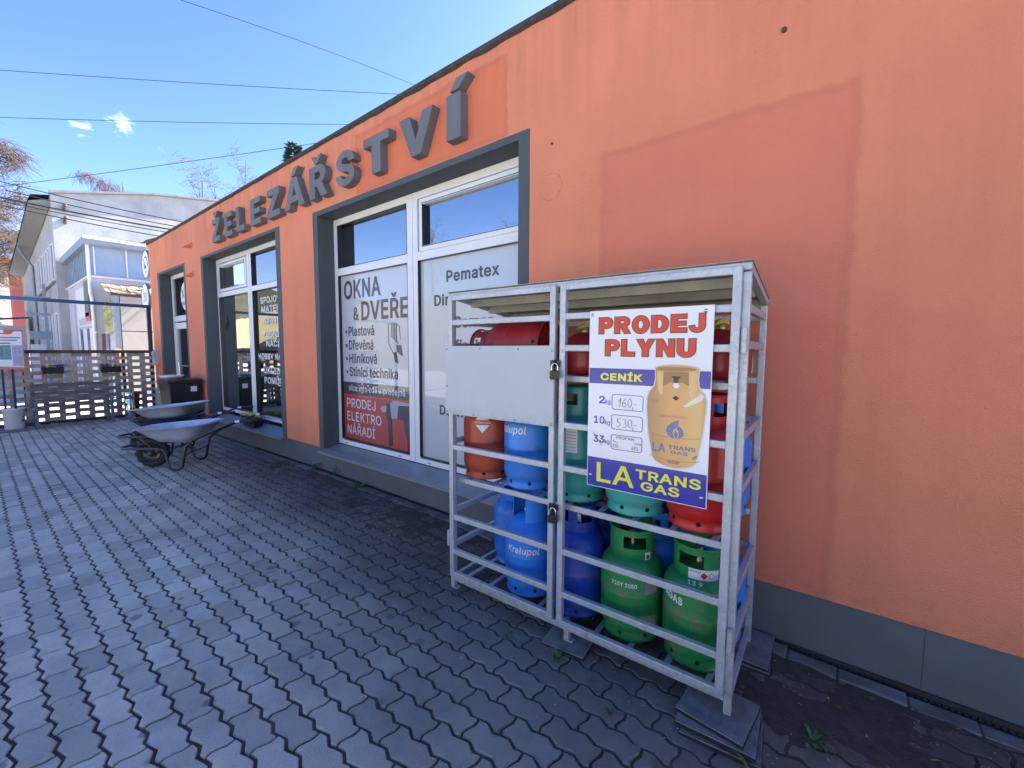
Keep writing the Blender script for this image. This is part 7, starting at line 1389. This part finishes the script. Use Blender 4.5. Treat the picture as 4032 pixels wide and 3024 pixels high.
hull([(-2.02, cs(.70, .38, .80)), (-1.85, cs(.84, .25, .95)), (-.9, cs(.88, .22, .98)), (0, cs(.88, .22, .97)), (.9, cs(.88, .22, .94)), (1.75, cs(.84, .25, .84)), (2.05, cs(.68, .35, .66))], CARW, 'car_body', .03)
hull([(-1.88, [(-.72, .93), (.72, .93), (.70, 1.0), (-.70, 1.0)]), (-1.45, [(-.76, .95), (.76, .95), (.60, 1.42), (-.60, 1.42)]), (.25, [(-.78, .95), (.78, .95), (.60, 1.44), (-.60, 1.44)]), (1.05, [(-.76, .92), (.76, .92), (.72, .96), (-.72, .96)])], CARG, 'cabin_glass')
hull([(-1.5, [(-.60, 1.41), (.60, 1.41), (.54, 1.455), (-.54, 1.455)]), (.22, [(-.60, 1.43), (.60, 1.43), (.54, 1.475), (-.54, 1.475)])], CARW, 'roof_panel')
for x in (-1.25, 1.28):
    for s in (-1, 1):
        w_ = MB().lathe([(0, -.10), (.22, -.10), (.31, -.09), (.32, 0), (.31, .09), (.22, .10), (0, .10)], 24, M=Matrix.Translation((x, s * .80, .32)) @ Matrix.Rotation(R(90), 4, 'X')).build('wheel', RUBBER, e, world=False); MB().lathe([(0, .105), (.2, .104), (.205, -.104), (0, -.105)], 20, M=Matrix.Translation((x, s * .80, .32)) @ Matrix.Rotation(R(90), 4, 'X')).build('rim', STEEL, w_, world=False)
# street lamp reflected in the film
e = tag(empty('street_lamp', (-9.5, -7.5, 0)), 'pale street lamp post standing across the forecourt', 'street lamp')
MB().tube([(-9.5, -7.5, 0), (-9.5, -7.5, 6.2)], [.075, .045], 10).build('pole', mat('pale_pole', (.55, .56, .56), rough=.6), e); MB().tube([(-9.5, -7.5, 6.2), (-9.0, -7.6, 6.45), (-8.3, -7.7, 6.5)], [.04, .035, .03], 8).build('arm', mat('pale_pole', (.55, .56, .56)), e); MB().box(-8.4, -7.8, -7.82, -7.58, 6.44, 6.54).build('lamp_head', WHITEP, e)

# ---- overhead wires -----------------------------------------------------------
WIRE = mat('cable_black', (.02, .02, .025), rough=.6)
def wire(pts, r_, label, sag=.12, group='overhead wires'):
    a, b = Vector(pts[0]), Vector(pts[-1]); P = []
    for i in range(25):
        t = i / 24; p = a.lerp(b, t); p.z -= sag * 4 * t * (1 - t); P.append(p)
    tag(MB().tube(P, r_, 5).build('overhead_wire', WIRE), label, 'wire', group)
wire([(-40, -8, 14.0), (-11.52, 23.72, 15.86)], .015, 'uppermost long wire crossing the sky towards the roof', .3)
wire([(-38, -5, 12.0), (-14.27, 22.63, 15.13)], .015, 'second long wire crossing the sky below the uppermost', .3)
wire([(-21.31, 5.94, 15.22), (-17.83, 25.01, 16.12)], .014, 'thin wire descending steeply from the top edge of the sky', -.4)
wire([(-36.93, 1.56, 10.35), (-19.0, 18.8, 15.17)], .017, 'wire rising from the birch towards the spruce', .1)
for (p0, p1, lb, r_) in (((-20.45, 0.87, 6.58), (-17.23, 6.83, 5.73), 'top wire of the bundle in front of the white gable', .016), ((-20.50, 0.97, 6.36), (-17.31, 6.72, 5.57), 'second wire of the bundle in front of the white gable', .016), ((-20.56, 0.85, 6.13), (-17.28, 6.84, 5.5), 'thick black third wire of the bundle in front of the white gable', .026), ((-20.58, 0.84, 6.03), (-17.3, 6.85, 5.39), 'fourth wire of the bundle in front of the white gable', .014), ((-20.61, 0.84, 5.91), (-17.35, 6.85, 5.18), 'lowest wire of the bundle in front of the white gable', .016)):
    wire([p0, p1], r_, lb, .1)

# ---- weeds, leaves, grit -------------------------------------------------------
WEED = mat('weed_leaf', (.055, .13, .025), rough=.55, island=.3)
def weed(x, y, n, L_, label, seed, wd=.16, up=.5):
    r = random.Random(seed); z = gz(x, y) - .004; e = tag(empty('weed', (x, y, z)), label, 'weed')
    for k in range(n):
        a = 2 * math.pi * k / n + r.uniform(-.4, .4); l = L_ * r.uniform(.6, 1.1); q = Vector((-math.sin(a), math.cos(a), 0)); pts = []; mb = MB(); m = 6
        for i in range(m + 1):
            t = i / m; c = Vector((math.cos(a) * l * t, math.sin(a) * l * t, l * (up * math.sin(t * 2.2) ))); w_ = l * wd * math.sin(math.pi * min(1, t * .85 + .12)) ; pts += [c - q * w_ * .5, c + Vector((0, 0, -.0015)), c + q * w_ * .5]
        mb.add(pts, [(i * 3 + j, i * 3 + j + 1, i * 3 + j + 4, i * 3 + j + 3) for i in range(m) for j in range(2)], sm=True); mb.build('leaf', WEED, e, world=False)
weed(-.02, 2.03, 9, .07, 'small green rosette weed in the soil right of the cage', 1, .2)
weed(-.17, 1.70, 5, .12, 'grassy weed with long blades beside the front mat stack', 2, .13, .6)
weed(-5.1, 2.56, 9, .13, 'green weed at the wall foot between the two windows', 3, .16, .7)
weed(-4.05, 2.50, 7, .12, 'leafy weed at the wall foot below the poster window', 4, .28, .4)
weed(-4.65, 2.56, 6, .10, 'yellowish tuft at the wall foot under the sill corner', 5, .12, .9)
weed(-1.35, 1.70, 7, .028, 'tiny green seedling in a joint left of the middle cage foot', 6, .4, .3)
weed(-.22, 2.50, 5, .04, 'tiny weed at the plinth behind the cage', 7, .3, .6)
weed(-1.05, 1.72, 22, .05, 'mossy tuft in front of the middle cage foot', 8, .14, .9)
weed(-.72, 1.62, 18, .028, 'small moss cushion in a joint in front of the cage', 9, .2, .9)
# leaf litter and grit
r = random.Random(17); lt = MB(); gr = MB()
for i in range(260):
    x = r.uniform(-6.5, 1.6); y = 2.58 - abs(r.gauss(0, .38)) ; 
    if y < .9: continue
    s = r.uniform(.005, .017) * (1.3 if x > -.3 else .8); a = r.uniform(0, 6.28); z = gz(x, y) + .003; d = Vector((math.cos(a), math.sin(a), r.uniform(-.1, .3))) * s; q = Vector((-math.sin(a), math.cos(a), r.uniform(-.2, .3))) * s * r.uniform(.2, .5); c = Vector((x, y, z + .002)); lt.add([c - d, c + q, c + d, c - q + Vector((0, 0, .003))], [(0, 1, 2, 3)])
tag(lt.build('leaf_litter', mat('dry_leaf', (.20, .12, .05), rough=.8, island=.6)), kind='stuff')
for i in range(700):
    x = r.uniform(-5, 1.8); y = 2.5 - abs(r.gauss(0, .8)); s = r.uniform(.0012, .0035)
    if i % 12 == 0: s *= 1.9
    M_ = Matrix.Translation((x, y, gz(x, y) + s * .5)) @ Matrix.Rotation(r.uniform(0, 6), 4, 'Z') @ Matrix.Scale(s, 4)
    gr.add([(1, 0, 0), (-.6, .8, 0), (-.6, -.8, 0), (0, 0, 1)], [(0, 1, 3), (1, 2, 3), (2, 0, 3)], M=M_)
tag(gr.build('grit', mat('pale_grit', (.50, .49, .46), rough=.8, island=.4)), kind='stuff')
